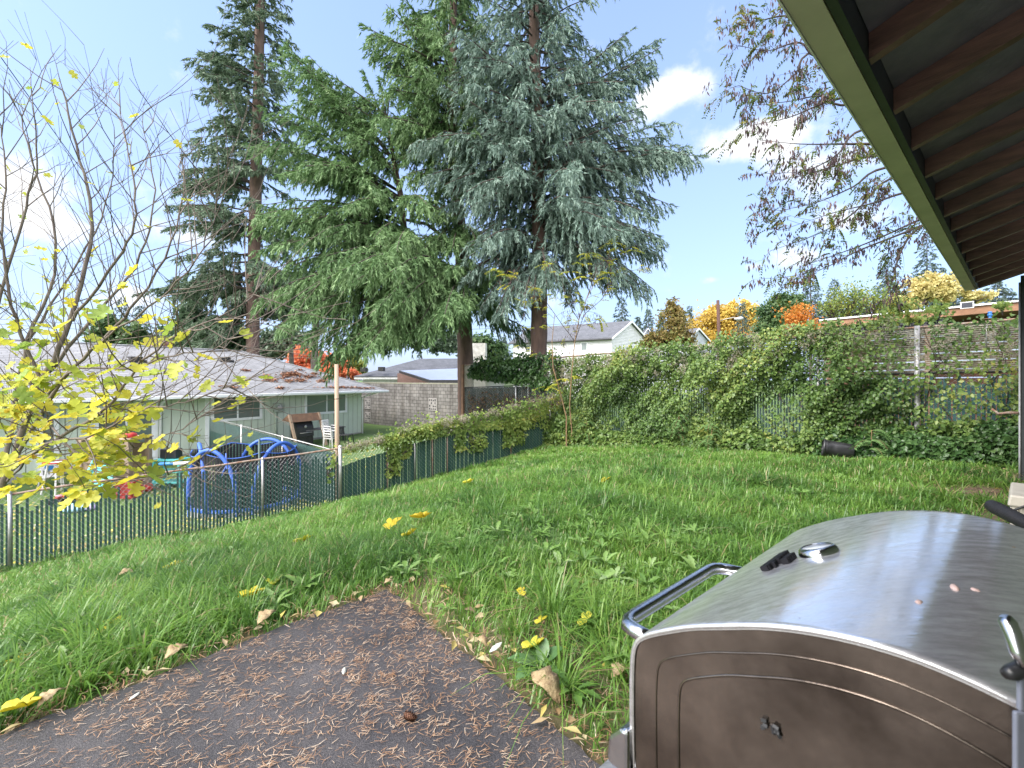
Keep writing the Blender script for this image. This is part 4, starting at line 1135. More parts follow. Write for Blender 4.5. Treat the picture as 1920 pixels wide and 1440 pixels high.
def back_fence():
    root = thing("chain_link_fence", "tall chain-link fence with beige upper slats along the back of the lawn", "fence", BR + BW * 6 + Z * G(*(BR + BW * 6).xy))
    e = BL.at(869)[0]
    def zz(pts):
        return interp(sorted(BL.at(*p) for p in pts))
    top = zz([(2050, 586), (1912, 598), (1535, 629.4), (1300, 649), (1000, 674), (869, 685)]); mid = zz([(2050, 692), (1912, 696), (1535, 704), (1300, 711), (1000, 722), (869, 727)])
    s0 = BL.at(2050)[0]; a = BR + BW * s0; b = BR + BW * e
    T = lambda s: top(s + s0); M = lambda s: mid(s + s0); Bt = lambda s: G(*(a + BW * s).xy) + .03
    chain_mesh(a, b, T, M, .062, .0022).build("upper_wire_mesh", GALV, root)
    chain_mesh(a, b, M, Bt, .062, .0022).build("lower_wire_mesh", GALV, root)
    # horizontal beige strips woven through the upper mesh
    mb = MB(); Ln = (b - a).length; n = Vector((-BW.y, BW.x, 0)); k = 0; N = 24
    for i in range(N):
        q0 = (i + .12) / N; q1 = (i + .70) / N; s = 0; rr = random.Random(i)
        while s < Ln:
            e2 = min(Ln, s + rr.uniform(1.5, 3)); p = a + BW * s; q = a + BW * e2
            z = lambda ss, w: M(ss) + (T(ss) - M(ss)) * w
            mb.quad((p.x, p.y, z(s, q0)), (q.x, q.y, z(e2, q0)), (q.x, q.y, z(e2, q1)), (p.x, p.y, z(s, q1))); s = e2 + .004
    mb.build("beige_strips", BEIGE, root)
    sA = BL.at(1520)[0] - s0
    slat_mesh(a, a + BW * sA, lambda s, r: M(s) - r.uniform(.01, .25), Bt, .05, .062, 0, 21).build("blue_green_slats", SLATB, root)
    sB = BL.at(1040)[0] - s0; c = a + BW * sA
    slat_mesh(c, a + BW * sB, lambda s, r: M(s + sA) - r.uniform(.0, .1), lambda s: Bt(s + sA), .036, .06, 0, 22).build("green_slats", SLAT, root)
    c2 = a + BW * sB; d2 = b - c2
    PANEL = mat("weathered_green_board", (.035, .055, .05), (.07, .075, .066), rough=.8, scale=3, bump=.3)
    slat_mesh(c2, b, lambda s, r: M(s + sB) - .03, lambda s: Bt(s + sB) - .2, .29, .30, -.02, 23).build("board_panels", PANEL, root)
    for f, nm in ((T, "top_rail"), (M, "middle_rail")):
        r = MB(); r.tube([Vector(((a + BW * (i / 30 * Ln)).x, (a + BW * (i / 30 * Ln)).y, f(i / 30 * Ln))) for i in range(31)], .022, 8); r.build(nm, BLACKM if nm == "middle_rail" else RUST, root, smooth=True)
    PEEL = mat("peeling_white_post", (.55, .55, .55), (.30, .29, .30), rough=.5, metal=.3, scale=12, mid=(.45, .55))
    for px, mt, rad in ((1720, PEEL, .042), (1535, GALV, .03), (1330, GALV, .03), (1180, GALV, .03), (969, GALV, .035), (2000, GALV, .035)):
        s = BL.at(px)[0]; p = BR + BW * s + BN * (.12 if px == 1720 else .05); mb = MB(); mb.tube([Vector((p.x, p.y, G(*p.xy) - .1)), Vector((p.x, p.y, top(s) + .02))], rad, 10); mb.build("post", mt, root, smooth=True)
    p = b; mb = MB(); mb.obox(Vector((p.x, p.y, 0)), BW, n, Z, (-.05, .07), (-.07, .07), (G(*p.xy) - 1, top(e) + .03)); mb.build("end_post", BROWN, root)


back_fence()

# ------------------------------------------------------------------ the pale green house
E1 = Vector((-.541, -.841, 0)).normalized(); E2 = Vector((-.841, .541, 0)).normalized()     # along its front (towards us), and into it
HC = W(678, 735, 25.); HC = Vector((HC.x, HC.y, 0)); HL = Line(HC, E1)


def hp(s, d, z):
    return HC + E1 * s + E2 * d + Z * z


def window(root, wall, p0, p1, frame, glass, w=.09, mull=True, name="window", sl=.5):
    """p0,p1: (s,z) corners; wall(s,depth,z) -> point; depth negative = out of the wall"""
    (s0, z0), (s1, z1) = p0, p1
    s0, s1 = sorted((s0, s1)); z0, z1 = sorted((z0, z1)); f = MB(); a1 = (wall(1, 0, 0) - wall(0, 0, 0)); a2 = (wall(0, 1, 0) - wall(0, 0, 0)); o = wall(0, 0, 0)
    o = Vector((o.x, o.y, 0))
    f.obox(o, a1, a2, Z, (s0, s1), (-.05, .02), (z1 - w, z1)); f.obox(o, a1, a2, Z, (s0, s1), (-.055, .02), (z0, z0 + w))
    f.obox(o, a1, a2, Z, (s0, s0 + w), (-.05, .02), (z0 + w, z1 - w)); f.obox(o, a1, a2, Z, (s1 - w, s1), (-.05, .02), (z0 + w, z1 - w))
    if mull:
        c = s0 + (s1 - s0) * sl; f.obox(o, a1, a2, Z, (c - .03, c + .03), (-.04, .02), (z0 + w, z1 - w))
    wn = f.build(name, frame, root)
    g = MB(); g.obox(o, a1, a2, Z, (s0 + w, s1 - w), (-.02, -.012), (z0 + w, z1 - w)); g.build("pane", glass, wn)
    return wn


def green_house():
    ez = HL.at(678, 735)[1]; gb = -1.62
    WALL = grooved("pale_green_siding", (.60, .66, .56), E1, .30)
    ROOF = shingles("grey_shingle", (.30, .30, .312), (.235, .234, .246), .16, E1)
    root = thing("house", "pale green single-storey house with a grey hip roof and orange needle patches", "house", hp(6, 3, -1.6))
    Ls, D = 21., 8.6; oh = .95
    w = MB(); w.obox(HC, E1, E2, Z, (0, Ls), (0, D), (gb, ez)); w.build("wall", WALL, root)
    f = MB(); f.obox(HC, E1, E2, Z, (-.01, Ls), (-.012, D + .01), (gb - .3, gb + .14)); f.build("foundation", mat("concrete_footing", (.36, .35, .32), (.26, .25, .23), rough=.9), root)
    rise = .4; hh = D / 2 + oh; zr = ez + .06 + hh * rise
    a, b, c, d = [hp(s, q, ez + .06) for s, q in ((-oh, -oh), (Ls + oh, -oh), (Ls + oh, D + oh), (-oh, D + oh))]
    r1, r2 = hp(-oh + hh, D / 2, zr), hp(Ls + oh - hh, D / 2, zr); r = MB(); dz = Z * .03
    for q in ([a, b, r2, r1], [c, d, r1, r2]): r.prism([p + dz for p in q], -dz)
    for q in ([d, a, r1], [b, c, r2]): r.prism([p + dz for p in q], -dz)
    rf = r.build("roof", ROOF, root)
    s = MB(); s.obox(HC, E1, E2, Z, (-oh + .02, Ls + oh - .02), (-oh + .02, D + oh - .02), (ez - .004, ez + .045)); s.build("soffit", WHITE, root)
    g = MB(); g.obox(HC, E1, E2, Z, (-oh - .1, Ls + oh), (-oh - .1, -oh), (ez - .02, ez + .10)); g.obox(HC, E1, E2, Z, (-oh - .1, -oh), (-oh + .001, D + oh), (ez - .02, ez + .10)); g.build("gutter", WHITE, root, bevel=.02)
    cp = MB()
    for p, q in ((a, r1), (r1, r2), (d, r1)):
        m_ = (p + q) / 2; cp.tube([p + dz * 1.2, q + dz * 1.2], .05, 6)
    cp.build("ridge_cap", ROOF, rf)
    # brick chimney beyond the ridge, roof vents
    c = W(297, 660, 21.2); CH = mat("red_brick", (.25, .10, .075), (.33, .2, .16), rough=.9, scale=9, bump=.4)
    m = MB(); m.obox(Vector((c.x, c.y, 0)), E1, E2, Z, (-.36, .36), (-.36, .36), (zr - .7, W(0, 645, 21.2).z)); m.obox(Vector((c.x, c.y, 0)), E1, E2, Z, (-.42, .42), (-.42, .42), (W(0, 645, 21.2).z, W(0, 637, 21.2).z)); m.build("chimney", CH, rf)
    for px, py in ((422, 676), (255, 676)):
        k, _ = HL.at(px); 
        # march onto the front slope
        for t in np.linspace(14, 30, 800):
            p = W(px, py, t); q = p - HC; dd = q.dot(E2); ss = q.dot(E1)
            if dd > -oh and p.z < ez + .09 + (dd + oh) * rise:
                m = MB(); m.obox(Vector((p.x, p.y, p.z)), E1, E2, Z, (-.2, .2), (-.12, .3), (-.02, .16)); m.obox(p, E1, E2, Z, (-.3, .3), (-.25, .45), (-.16, .02)); m.build("roof_vent", BLACKM, rf); break
    # windows, sliding door
    wl = lambda s, d_, z: hp(s, d_, z)
    window(root, wl, HL.at(395, 741), HL.at(491, 785), WHITE, GLASS, .11)
    window(root, wl, HL.at(571, 738), HL.at(650, 773), WHITE, GLASS, .11)
    s0 = HL.at(291)[0]; s1 = HL.at(176)[0]; window(root, wl, (s0, gb + .15), (s1, ez - .22), WHITE, GLASS, .12, name="sliding_door", sl=.5)
    s0 = HL.at(110)[0]; s1 = HL.at(70)[0]; window(root, wl, (s0, gb + .15), (s1, ez - .22), WHITE, GLASS, .12, False, name="back_door")
    for px in (388, 291):
        k = HL.at(px)[0]; t = MB(); t.obox(HC, E1, E2, Z, (k - .07, k + .07), (-.03, 0), (gb, ez)); t.build("trim_board", WHITE, root)
    # electricity meter
    k, z1 = HL.at(521, 756); k2, z2 = HL.at(521, 772); m = MB(); m.obox(HC, E1, E2, Z, (k - .25, k + .25), (-.14, 0), (z2, z1)); mt = m.build("meter_box", mat("green_grey_box", (.42, .47, .40), rough=.5), root, bevel=.02)
    m = MB(); m.lathe(hp(k - .02, -.14, (z1 + z2) / 2 + .02), [(.12, 0), (.12, .05), (.10, .09), (.0, .1)], -E2, 16, False); m.build("meter_dial", GREYP, mt, smooth=True)
    m = MB(); m.tube([hp(k + .12, -.04, z2), hp(k + .12, -.04, gb)], .035, 8); m.build("meter_pipe", mat("painted_pipe", (.46, .54, .43), rough=.5), root, smooth=True)
    m = MB(); m.tube([hp(-oh * .5, -oh * .9, ez), hp(-.25, -.2, ez - .18), hp(-.02, -.06, ez - .32), hp(-.02, -.06, gb)], .045, 8); m.build("downspout", WHITE, root, smooth=True)
    k = HL.at(300, 850)[0]; sp = MB(); sp.tube([hp(k + .05, -oh * .9, ez), hp(k, -.3, ez - .15), hp(k, -.06, ez - .35), hp(k, -.06, gb)], .045, 8); sp.build("downspout", WHITE, root, smooth=True)
    # dropped needles on the roof
    m_ = leaf_mat("roof_needles", [(0, (.2, .09, .05)), (.5, (.36, .17, .10)), (1, (.46, .27, .17))], rough=.8, trans=.05)
    P = []; rng = np.random.default_rng(4)
    for (px, py, sx, sy, n) in ((540, 703, 16, 5, 240), (508, 713, 11, 2.2, 110), (555, 702, 10, 3, 120), (541, 715, 6, 2, 70), (562, 714, 10, 2.6, 110), (578, 707, 14, 2.2, 110), (588, 701, 8, 1.2, 50), (563, 694, 7, 1, 40), (459, 695, 7, 1.4, 45), (604, 715, 11, 2.2, 100), (616, 708, 14, 3, 140), (529, 710, 4, 1.2, 30),
                               (640, 727, 40, 1.2, 150), (690, 728, 30, .8, 80), (525, 728, 8, 1.2, 50), (440, 727, 12, 1.6, 40), (420, 725, 20, 1.5, 30), (553, 706, 40, 10, 90), (500, 704, 5, 1, 30)):
        for _ in range(n):
            px2, py2 = px + rng.normal() * sx * .5, py + rng.normal() * sy * .55
            q = (px2 - CX) / F
            # meet the front or the end slope
            lo, hi = 13., 40.
            fn = lambda t: W(px2, py2, t).z - (ez + .09 + (min((W(px2, py2, t) - HC).dot(E2), (W(px2, py2, t) - HC).dot(E1)) + oh) * rise)
            ts = np.linspace(lo, hi, 40); pr = None
            for t in ts:
                v = fn(t)
                if pr is not None and pr[1] > 0 >= v:
                    l, h = pr[0], t
                    for _i in range(14):
                        c_ = (l + h) / 2
                        if fn(c_) > 0: l = c_
                        else: h = c_
                    P.append(W(px2, py2, h)); break
                pr = (t, v)
    P = np.array(P) + [0, 0, .03]; n = len(P); az = rng.random(n) * 6.28
    nn = unit(np.array([[0, 0, 1.]]) + rng.normal(0, .35, (n, 3)))
    d = np.stack([np.cos(az), np.sin(az), rng.normal(0, .3, n)], 1)
    o = leaves("roof_needle_litter", P, d, nn, rng.uniform(.09, .22, n), rng.uniform(.04, .075, n), m_, rng=rng); tag(o, kind="stuff")
    k = HL.at(318)[0]


green_house()


# ------------------------------------------------------------------ cinder block wall and the houses behind
def blocks(name, c1, c2, e1, w=.4, h=.2):
    m, nt, b, lk = new_mat(name); b.inputs["Roughness"].default_value = .95
    tc = nt.nodes.new("ShaderNodeTexCoord"); sep = nt.nodes.new("ShaderNodeSeparateXYZ"); lk.new(tc.outputs["Object"], sep.inputs[0])
    dot = nt.nodes.new("ShaderNodeVectorMath"); dot.operation = "DOT_PRODUCT"; dot.inputs[1].default_value = tuple(e1); lk.new(tc.outputs["Object"], dot.inputs[0])
    cmb = nt.nodes.new("ShaderNodeCombineXYZ"); lk.new(dot.outputs["Value"], cmb.inputs[0]); lk.new(sep.outputs["Z"], cmb.inputs[1])
    br = nt.nodes.new("ShaderNodeTexBrick"); br.inputs["Scale"].default_value = 1; br.inputs["Brick Width"].default_value = w; br.inputs["Row Height"].default_value = h; br.inputs["Mortar Size"].default_value = .012
    br.inputs["Color1"].default_value = (*c1, 1); br.inputs["Color2"].default_value = (*c2, 1); br.inputs["Mortar"].default_value = (*[x * .45 for x in c1], 1); lk.new(cmb.outputs[0], br.inputs["Vector"])
    n = noise(nt, .8, 8, .7); r = ramp(nt, [(.3, (.45, .43, .42)), (.55, (1, 1, 1)), (.75, (1.25, 1.22, 1.15))]); lk.new(n.outputs["Fac"], r.inputs[0])
    n5 = noise(nt, 3, 5, .7, stretch=(1, 1, .12)); r5 = ramp(nt, [(.35, (.6, .58, .56)), (.6, (1, 1, 1))]); lk.new(n5.outputs["Fac"], r5.inputs[0])
    mx = nt.nodes.new("ShaderNodeMix"); mx.data_type = "RGBA"; mx.blend_type = "MULTIPLY"; mx.inputs[0].default_value = 1; lk.new(br.outputs["Color"], mx.inputs["A"]); lk.new(r.outputs[0], mx.inputs["B"])
    m2 = nt.nodes.new("ShaderNodeMix"); m2.data_type = "RGBA"; m2.blend_type = "MULTIPLY"; m2.inputs[0].default_value = 1; lk.new(mx.outputs[2], m2.inputs["A"]); lk.new(r5.outputs[0], m2.inputs["B"]); lk.new(m2.outputs[2], b.inputs["Base Color"])
    bp = nt.nodes.new("ShaderNodeBump"); bp.inputs["Strength"].default_value = .8; bp.inputs["Distance"].default_value = .02; bp.invert = True; lk.new(br.outputs["Fac"], bp.inputs["Height"]); lk.new(bp.outputs[0], b.inputs["Normal"])
    return m


def hip_house(root, c, e1, e2, ls, d, z0, ez, oh, rise, wall, roof, trim):
    w = MB(); w.obox(c, e1, e2, Z, (0, ls), (0, d), (z0, ez)); w.build("wall", wall, root)
    P = lambda s, q, z: c + e1 * s + e2 * q + Z * z
    hh = d / 2 + oh; zr = ez + .05 + hh * rise
    a, b, cc, dd = [P(s, q, ez + .05) for s, q in ((-oh, -oh), (ls + oh, -oh), (ls + oh, d + oh), (-oh, d + oh))]; r1, r2 = P(-oh + hh, d / 2, zr), P(ls + oh - hh, d / 2, zr)
    r = MB(); dz = Z * .08
    for q in ([a, b, r2, r1], [cc, dd, r1, r2], [dd, a, r1], [b, cc, r2]): r.prism([p + dz for p in q], -dz)
    rf = r.build("roof", roof, root)
    g = MB(); g.obox(c, e1, e2, Z, (-oh + .03, ls + oh - .03), (-oh + .03, d + oh - .03), (ez - .16, ez + .04)); g.build("eave", trim, root)
    return rf, P, zr


def far_houses():
    # wall of grey cinder blocks
    a = W(676, 718, 31.); b = W(866, 714.5, 24.5); a0, b0 = Vector((a.x, a.y, 0)), Vector((b.x, b.y, 0)); d = (b0 - a0); Ln = d.length; d = d / Ln; n = Vector((-d.y, d.x, 0))
    root = thing("block_wall", "stained grey cinder block wall between the green house and the fir trunk", "wall", (a0 + b0) / 2 + Z * -1.5)
    m = MB(); m.obox(a0, d, n, Z, (-1.5, Ln), (0, .2), (-2.5, a.z - .02)); m.build("wall", blocks("cinder_block", (.17, .16, .152), (.235, .225, .215), d), root)
    c = MB(); c.obox(a0, d, n, Z, (-1.5, Ln + .02), (-.02, .22), (a.z - .02, a.z + .05)); c.build("cap", mat("mossy_cap", (.2, .2, .13), (.27, .26, .22), rough=.95), root)
    wl = Line(a0, d)
    for px, py, w in ((812, 758, .75), (812, 800, .6), (690, 757, .7), (690, 782, .7)):
        k, z = wl.at(px, py); s = MB()
        s.obox(a0, d, n, Z, (k - w / 2, k + w / 2), (-.03, 0), (z - w / 2, z + w / 2)); sb = s.build("screen_block", mat("screen_block_grey", (.3, .28, .27), (.22, .21, .2), rough=.95), root)
        h = MB(); rr = random.Random(px)
        for i in range(4):
            for j in range(4):
                if rr.random() < .75: h.obox(a0, d, n, Z, (k - w * .42 + i * w * .22, k - w * .42 + i * w * .22 + w * rr.uniform(.08, .17)), (-.036, -.031), (z - w * .42 + j * w * .22, z - w * .42 + j * w * .22 + w * rr.uniform(.08, .17)))
        h.build("openings", BLACKM, sb)
    # dark-roofed house
    DR = shingles("charcoal_shingle", (.115, .12, .14), (.085, .09, .105), .2, (.92, -.38, 0))
    t = 40.; l = W(668, 708, 43.); e1 = Vector((.99, -.14, 0)).normalized(); e2 = Vector((.14, .99, 0)).normalized()
    root = thing("house", "low house with a charcoal hip roof and pale stone chimney behind the block wall", "house", Vector((l.x + 5, l.y + 3, -1.3)))
    PW = mat("grey_white_wall", (.6, .6, .6), (.5, .5, .5), rough=.7)
    rf, P, zr = hip_house(root, Vector((l.x + .6, l.y, 0)), e1, e2, 12.4, 8.5, -2, l.z, .6, .38, PW, DR, mat("white_fascia", (.6, .6, .6), rough=.6))
    c = W(899, 655, 41.); m = MB(); m.obox(Vector((c.x, c.y, 0)), e1, e2, Z, (-.62, .62), (-.4, .4), (.5, W(0, 644, 41).z)); m.build("chimney", mat("pale_stone", (.58, .55, .5), (.38, .36, .33), rough=.9, scale=3, bump=.6), rf)
    for px, py in ((683, 693), (716, 692)):
        c = W(px, py, 42.3); m = MB(); m.obox(c, e1, e2, Z, (-.25, .25), (-.3, .2), (-.2, .2)); m.build("roof_vent", BLACKM, rf)
    # its patio cover of pale metal
    AW = mat("pale_metal_roof", (.42, .45, .52), (.36, .39, .46), rough=.35, metal=.3, scale=2)
    m = MB(); q = [W(748, 695, 40), W(805, 713, 33.5), W(880, 713, 33), W(880, 690, 39.5)]; m.prism(q, Z * -.03); o = m.build("patio_cover", AW, root)
    m = MB(); m.prism([q[0] + Z * .03, q[1] + Z * .03, q[1] - Z * .2, q[0] - Z * .2], Vector((.05, .08, 0))); m.prism([q[1] + Z * .03 + Vector((0, -.06, 0)), q[2] + Z * .03 + Vector((0, -.06, 0)), q[2] - Z * .2 + Vector((0, -.06, 0)), q[1] - Z * .2 + Vector((0, -.06, 0))], Vector((0, .05, 0))); m.build("cover_trim", BLACKM, root)
    m = MB(); m.obox(Vector((W(745, 708, 41).x, 41, 0)), e1, e2, Z, (0, 5), (0, .15), (-1.5, W(0, 700, 41).z)); m.build("patio_wall", mat("red_brown_wall", (.24, .14, .12), rough=.8), root)
    # white two-storey house
    GR = shingles("slate_grey_shingle", (.13, .135, .155), (.10, .105, .12), .25, (1, 0, 0))
    SID = grooved("white_lap_siding", (.70, .69, .70), (1, 0, 0), .2, .5, True)
    def gable(label, pe, pk, pr, tA, tK, tR, pl, tl, wall, drop, win=()):
        """gable end left eave pe, peak pk, right eave pr; the long side runs to pl"""
        A, K, B = W(*pe, tA), W(*pk, tK), W(*pr, tR); Lf = W(*pl, tl); B = Vector((B.x, B.y, A.z)); Lf = Vector((Lf.x, Lf.y, A.z))
        K = Vector(((A.x + B.x) / 2, (A.y + B.y) / 2, K.z)); sd = Lf - A; zb = -2.
        root = thing("house", label, "house", Vector((A.x, A.y, G(A.x, A.y))))
        m = MB(); fl = lambda p: Vector((p.x, p.y, zb))
        m.poly([fl(A), fl(B), B, K, A]); m.poly([fl(A), A, Lf, fl(Lf)]); m.poly([fl(B), fl(B + sd), B + sd, B]); m.poly([fl(Lf), Lf, K + sd, B + sd, fl(B + sd)]); m.build("wall", wall, root)
        u = sd.normalized(); ov = -u * .35; r = MB(); ea = (A - K) * .12; eb = (B - K) * .12
        r.prism([K + ov + Z * .05, A + ea + ov + Z * .05, Lf + ea - ov + Z * .05, K + sd - ov + Z * .05], Z * .12); r.prism([K + ov + Z * .05, B + eb + ov + Z * .05, B + eb + sd - ov + Z * .05, K + sd - ov + Z * .05], Z * .12); r.build("roof", GR, root)
        b = MB(); nrm = -u * .06
        b.prism([K + ov + Z * .16, A + ea + ov + Z * .16, A + ea + ov - Z * .1, K + ov - Z * .1], nrm); b.prism([K + ov + Z * .16, B + eb + ov + Z * .16, B + eb + ov - Z * .1, K + ov - Z * .1], nrm); b.build("barge_board", WHITE, root)
        g = MB(); g.tube([A + ea * 1.15 + ov + Z * .02, Lf + ea * 1.15 - ov + Z * .02], .09, 6); g.build("gutter", BLACKM, root)
        for (q, z0, z1, w) in win:
            nn = Vector((-u.y, u.x, 0)); nn = nn if nn.y < 0 else -nn
            wl_ = lambda s, d_, z: A + u * s - nn * d_ + Z * (z - A.z)
            window(root, wl_, (q * sd.length, z0), (q * sd.length + w, z1), WHITE, GLASS, .12, False)
        return root
    gable("white two-storey house with a slate roof and siding gable above the vine fence", (1147, 632), (1184, 603), (1211, 628), 58, 60, 63, (962, 641), 66, SID, 0, ((.22, 5.2, 6.4, 1.0), (.62, 5.2, 6.4, 1.2), (.8, 5.2, 6.4, 1.0)))
    BS = grooved("blue_grey_siding", (.52, .55, .62), (1, 0, 0), .2, .5, True)
    gable("pale blue-grey gabled house half hidden by the brown-leaved tree", (1288, 635), (1305, 616.5), (1326, 641), 72, 73, 75, (1196, 637), 80, BS, 0)
    gable("small dormer gable of a far house beside the white house", (1206, 628), (1215, 616.5), (1223, 627), 80, 80.5, 81, (1195, 628), 86, BS, 0)


far_houses()


# ------------------------------------------------------------------ neighbour's patio cover on the right
def pavilion():
    A, B = W(1541, 600, 12.6), W(1990, 553, 9.4); z0 = (A.z + B.z) / 2; A.z = B.z = z0
    A.z = W(0, 600, 12.6).z; B.z = W(0, 556, 9.4).z
    d = (B - A).normalized(); n = Vector((-d.y, d.x, 0)).normalized()
    if n.y < 0: n = -n
    root = thing("patio_cover", "brown wooden patio cover with a white drip edge behind the tall back fence", "shelter", (A + B) / 2 - Z * 3)
    Ln = (B - A).length
    FAS = mat("red_brown_fascia", (.36, .19, .11), (.26, .14, .08), rough=.75, scale=4, stretch=(1, 1, 3))
    m = MB(); m.obox(A, d, n, Z, (0, Ln), (0, .04), (-.21, -.03)); m.build("fascia", FAS, root)
    m = MB(); m.obox(A, d, n, Z, (-.05, Ln), (-.05, 4.5), (-.028, .012)); m.build("drip_or_highlight_edge", WHITE, root)
    m = MB(); m.obox(A, d, n, Z, (0, Ln), (.05, 4.3), (-.12, -.03)); m.build("ceiling", BROWN, root)
    SW = mat("red_brown_slat_wall", (.20, .085, .055), (.13, .055, .04), rough=.75)
    m = MB()
    for i in range(16):
        m.obox(A, d, n, Z, (-.5, Ln), (2.2, 2.25), (-3.72 + i * .23, -3.72 + i * .23 + .2))
    m.build("slat_wall", SW, root)
    TP = mat("black_tarp", (.02, .02, .026), (.035, .035, .042), rough=.45, bump=.5, bscale=5)
    m = MB(); k = 46; rr = random.Random(2); rows = []
    for i in range(k + 1):
        q = i / k * .58; dep = .45 + .12 * math.sin(i * .6) + .1 * rr.random() - .25 * max(0, q - .42) / .16
        row = [A + d * (q * Ln) + n * (.08 + .05 * math.sin(i * 1.3 + j)) - Z * (.12 + dep * j / 4) for j in range(5)]; rows.append(row)
    for r1, r2 in zip(rows[:-1], rows[1:]):
        for j in range(4): m.quad(r1[j], r2[j], r2[j + 1], r1[j + 1])
    o = m.build("tarp", TP, root, smooth=True); md = o.modifiers.new("s", "SOLIDIFY"); md.thickness = .006
    for q in (.02, .5, .98):
        m = MB(); m.obox(A, d, n, Z, (q * Ln, q * Ln + .1), (.1, .2), (-3.6, -.1)); m.build("post", BROWN, root)
    # little solar panel clipped to the edge
    c = W(1814, 573, 10.3); r = thing("solar_panel", "small white-framed solar panel clipped to the patio cover edge", "panel", c)
    m = MB(); m.obox(c, d, n, Z, (-.11, .11), (-.12, -.1), (-.075, .075)); m.build("frame", WHITE, r)
    m = MB(); m.obox(c, d, n, Z, (-.09, .09), (-.126, -.121), (-.058, .058)); m.build("cells", mat("solar_cells", (.04, .045, .06), rough=.2), r)
    # bird feeder on the fence top
    c = W(1856, 597, 8.15); r = thing("bird_feeder", "small blue bird feeder standing on the fence top rail", "feeder", c)
    m = MB(); m.lathe(c, [(.03, .0), (.022, .02), (.016, .03), (.034, .05), (.036, .075), (.02, .09), (.03, .1), (.03, .12), (.006, .13)], Z, 14); m.build("bottle", mat("blue_plastic", (.05, .22, .6), rough=.35), r, smooth=True)
    m = MB(); m.box((c.x - .11, c.y - .05, c.z - .015), (c.x + .11, c.y + .05, c.z)); m.build("tray", BROWN, r)
    # wind chime
    c = W(1855, 606, 8.0); r = thing("wind_chime", "wind chime of long grey metal tubes hanging on the back fence", "chime", c)
    for i, (dx, ln) in enumerate(((-.075, .5), (-.045, .54), (-.01, .46), (.025, .50), (.07, .40), (.05, .44))):
        m = MB(); yy = -.03 + .05 * (i % 2); m.tube([c + Vector((dx, yy, -.02)), c + Vector((dx - .012 * (i < 2), yy, -.02 - ln))], .0115, 10); m.build("tube", GALV, r, smooth=True)
    m = MB(); m.lathe(c, [(.085, -.012), (.09, 0), (.03, .015), (.004, .06)], Z, 16); m.build("hanger", BLACKM, r, smooth=True)
    # floodlight-like black cylinder on the fence
    c = W(1885, 630, 7.9); r = thing("security_camera", "black cylindrical outdoor camera mounted near the top of the back fence", "camera", c)
    ax = Vector((-1, -.35, -.02)).normalized(); m = MB(); m.lathe(c - ax * .12, [(.03, 0), (.036, .01), (.036, .2), (.042, .2), (.042, .25), (.034, .25), (.03, .235)], ax, 18); m.build("body", mat("camera_grey", (.05, .05, .055), (.08, .08, .09), rough=.4), r, smooth=True)
    m = MB(); m.lathe(c + ax * .11, [(.029, 0), (.026, .012), (0, .016)], ax, 16, False); m.build("lens", GLASS, r, smooth=True)
    m = MB(); m.tube([c - ax * .05, c - ax * .05 - Z * .05 + Vector((.05, .1, 0)), c - ax * .02 - Z * .06 + Vector((.06, .2, 0))], .012, 8); m.build("bracket", BLACKM, r, smooth=True)
    # dark grommet ring hung on the mesh
    c = W(1863, 683, 8.0); m = MB(); k = 24; m.tube([c + (BW * math.cos(6.283 * i / k) + Z * math.sin(6.283 * i / k)) * .07 for i in range(k + 1)], .012, 8, False); o = m.build("ring", BLACK, smooth=True); tag(o, "black ring hanging on the back fence below the wind chime", "ring")


pavilion()

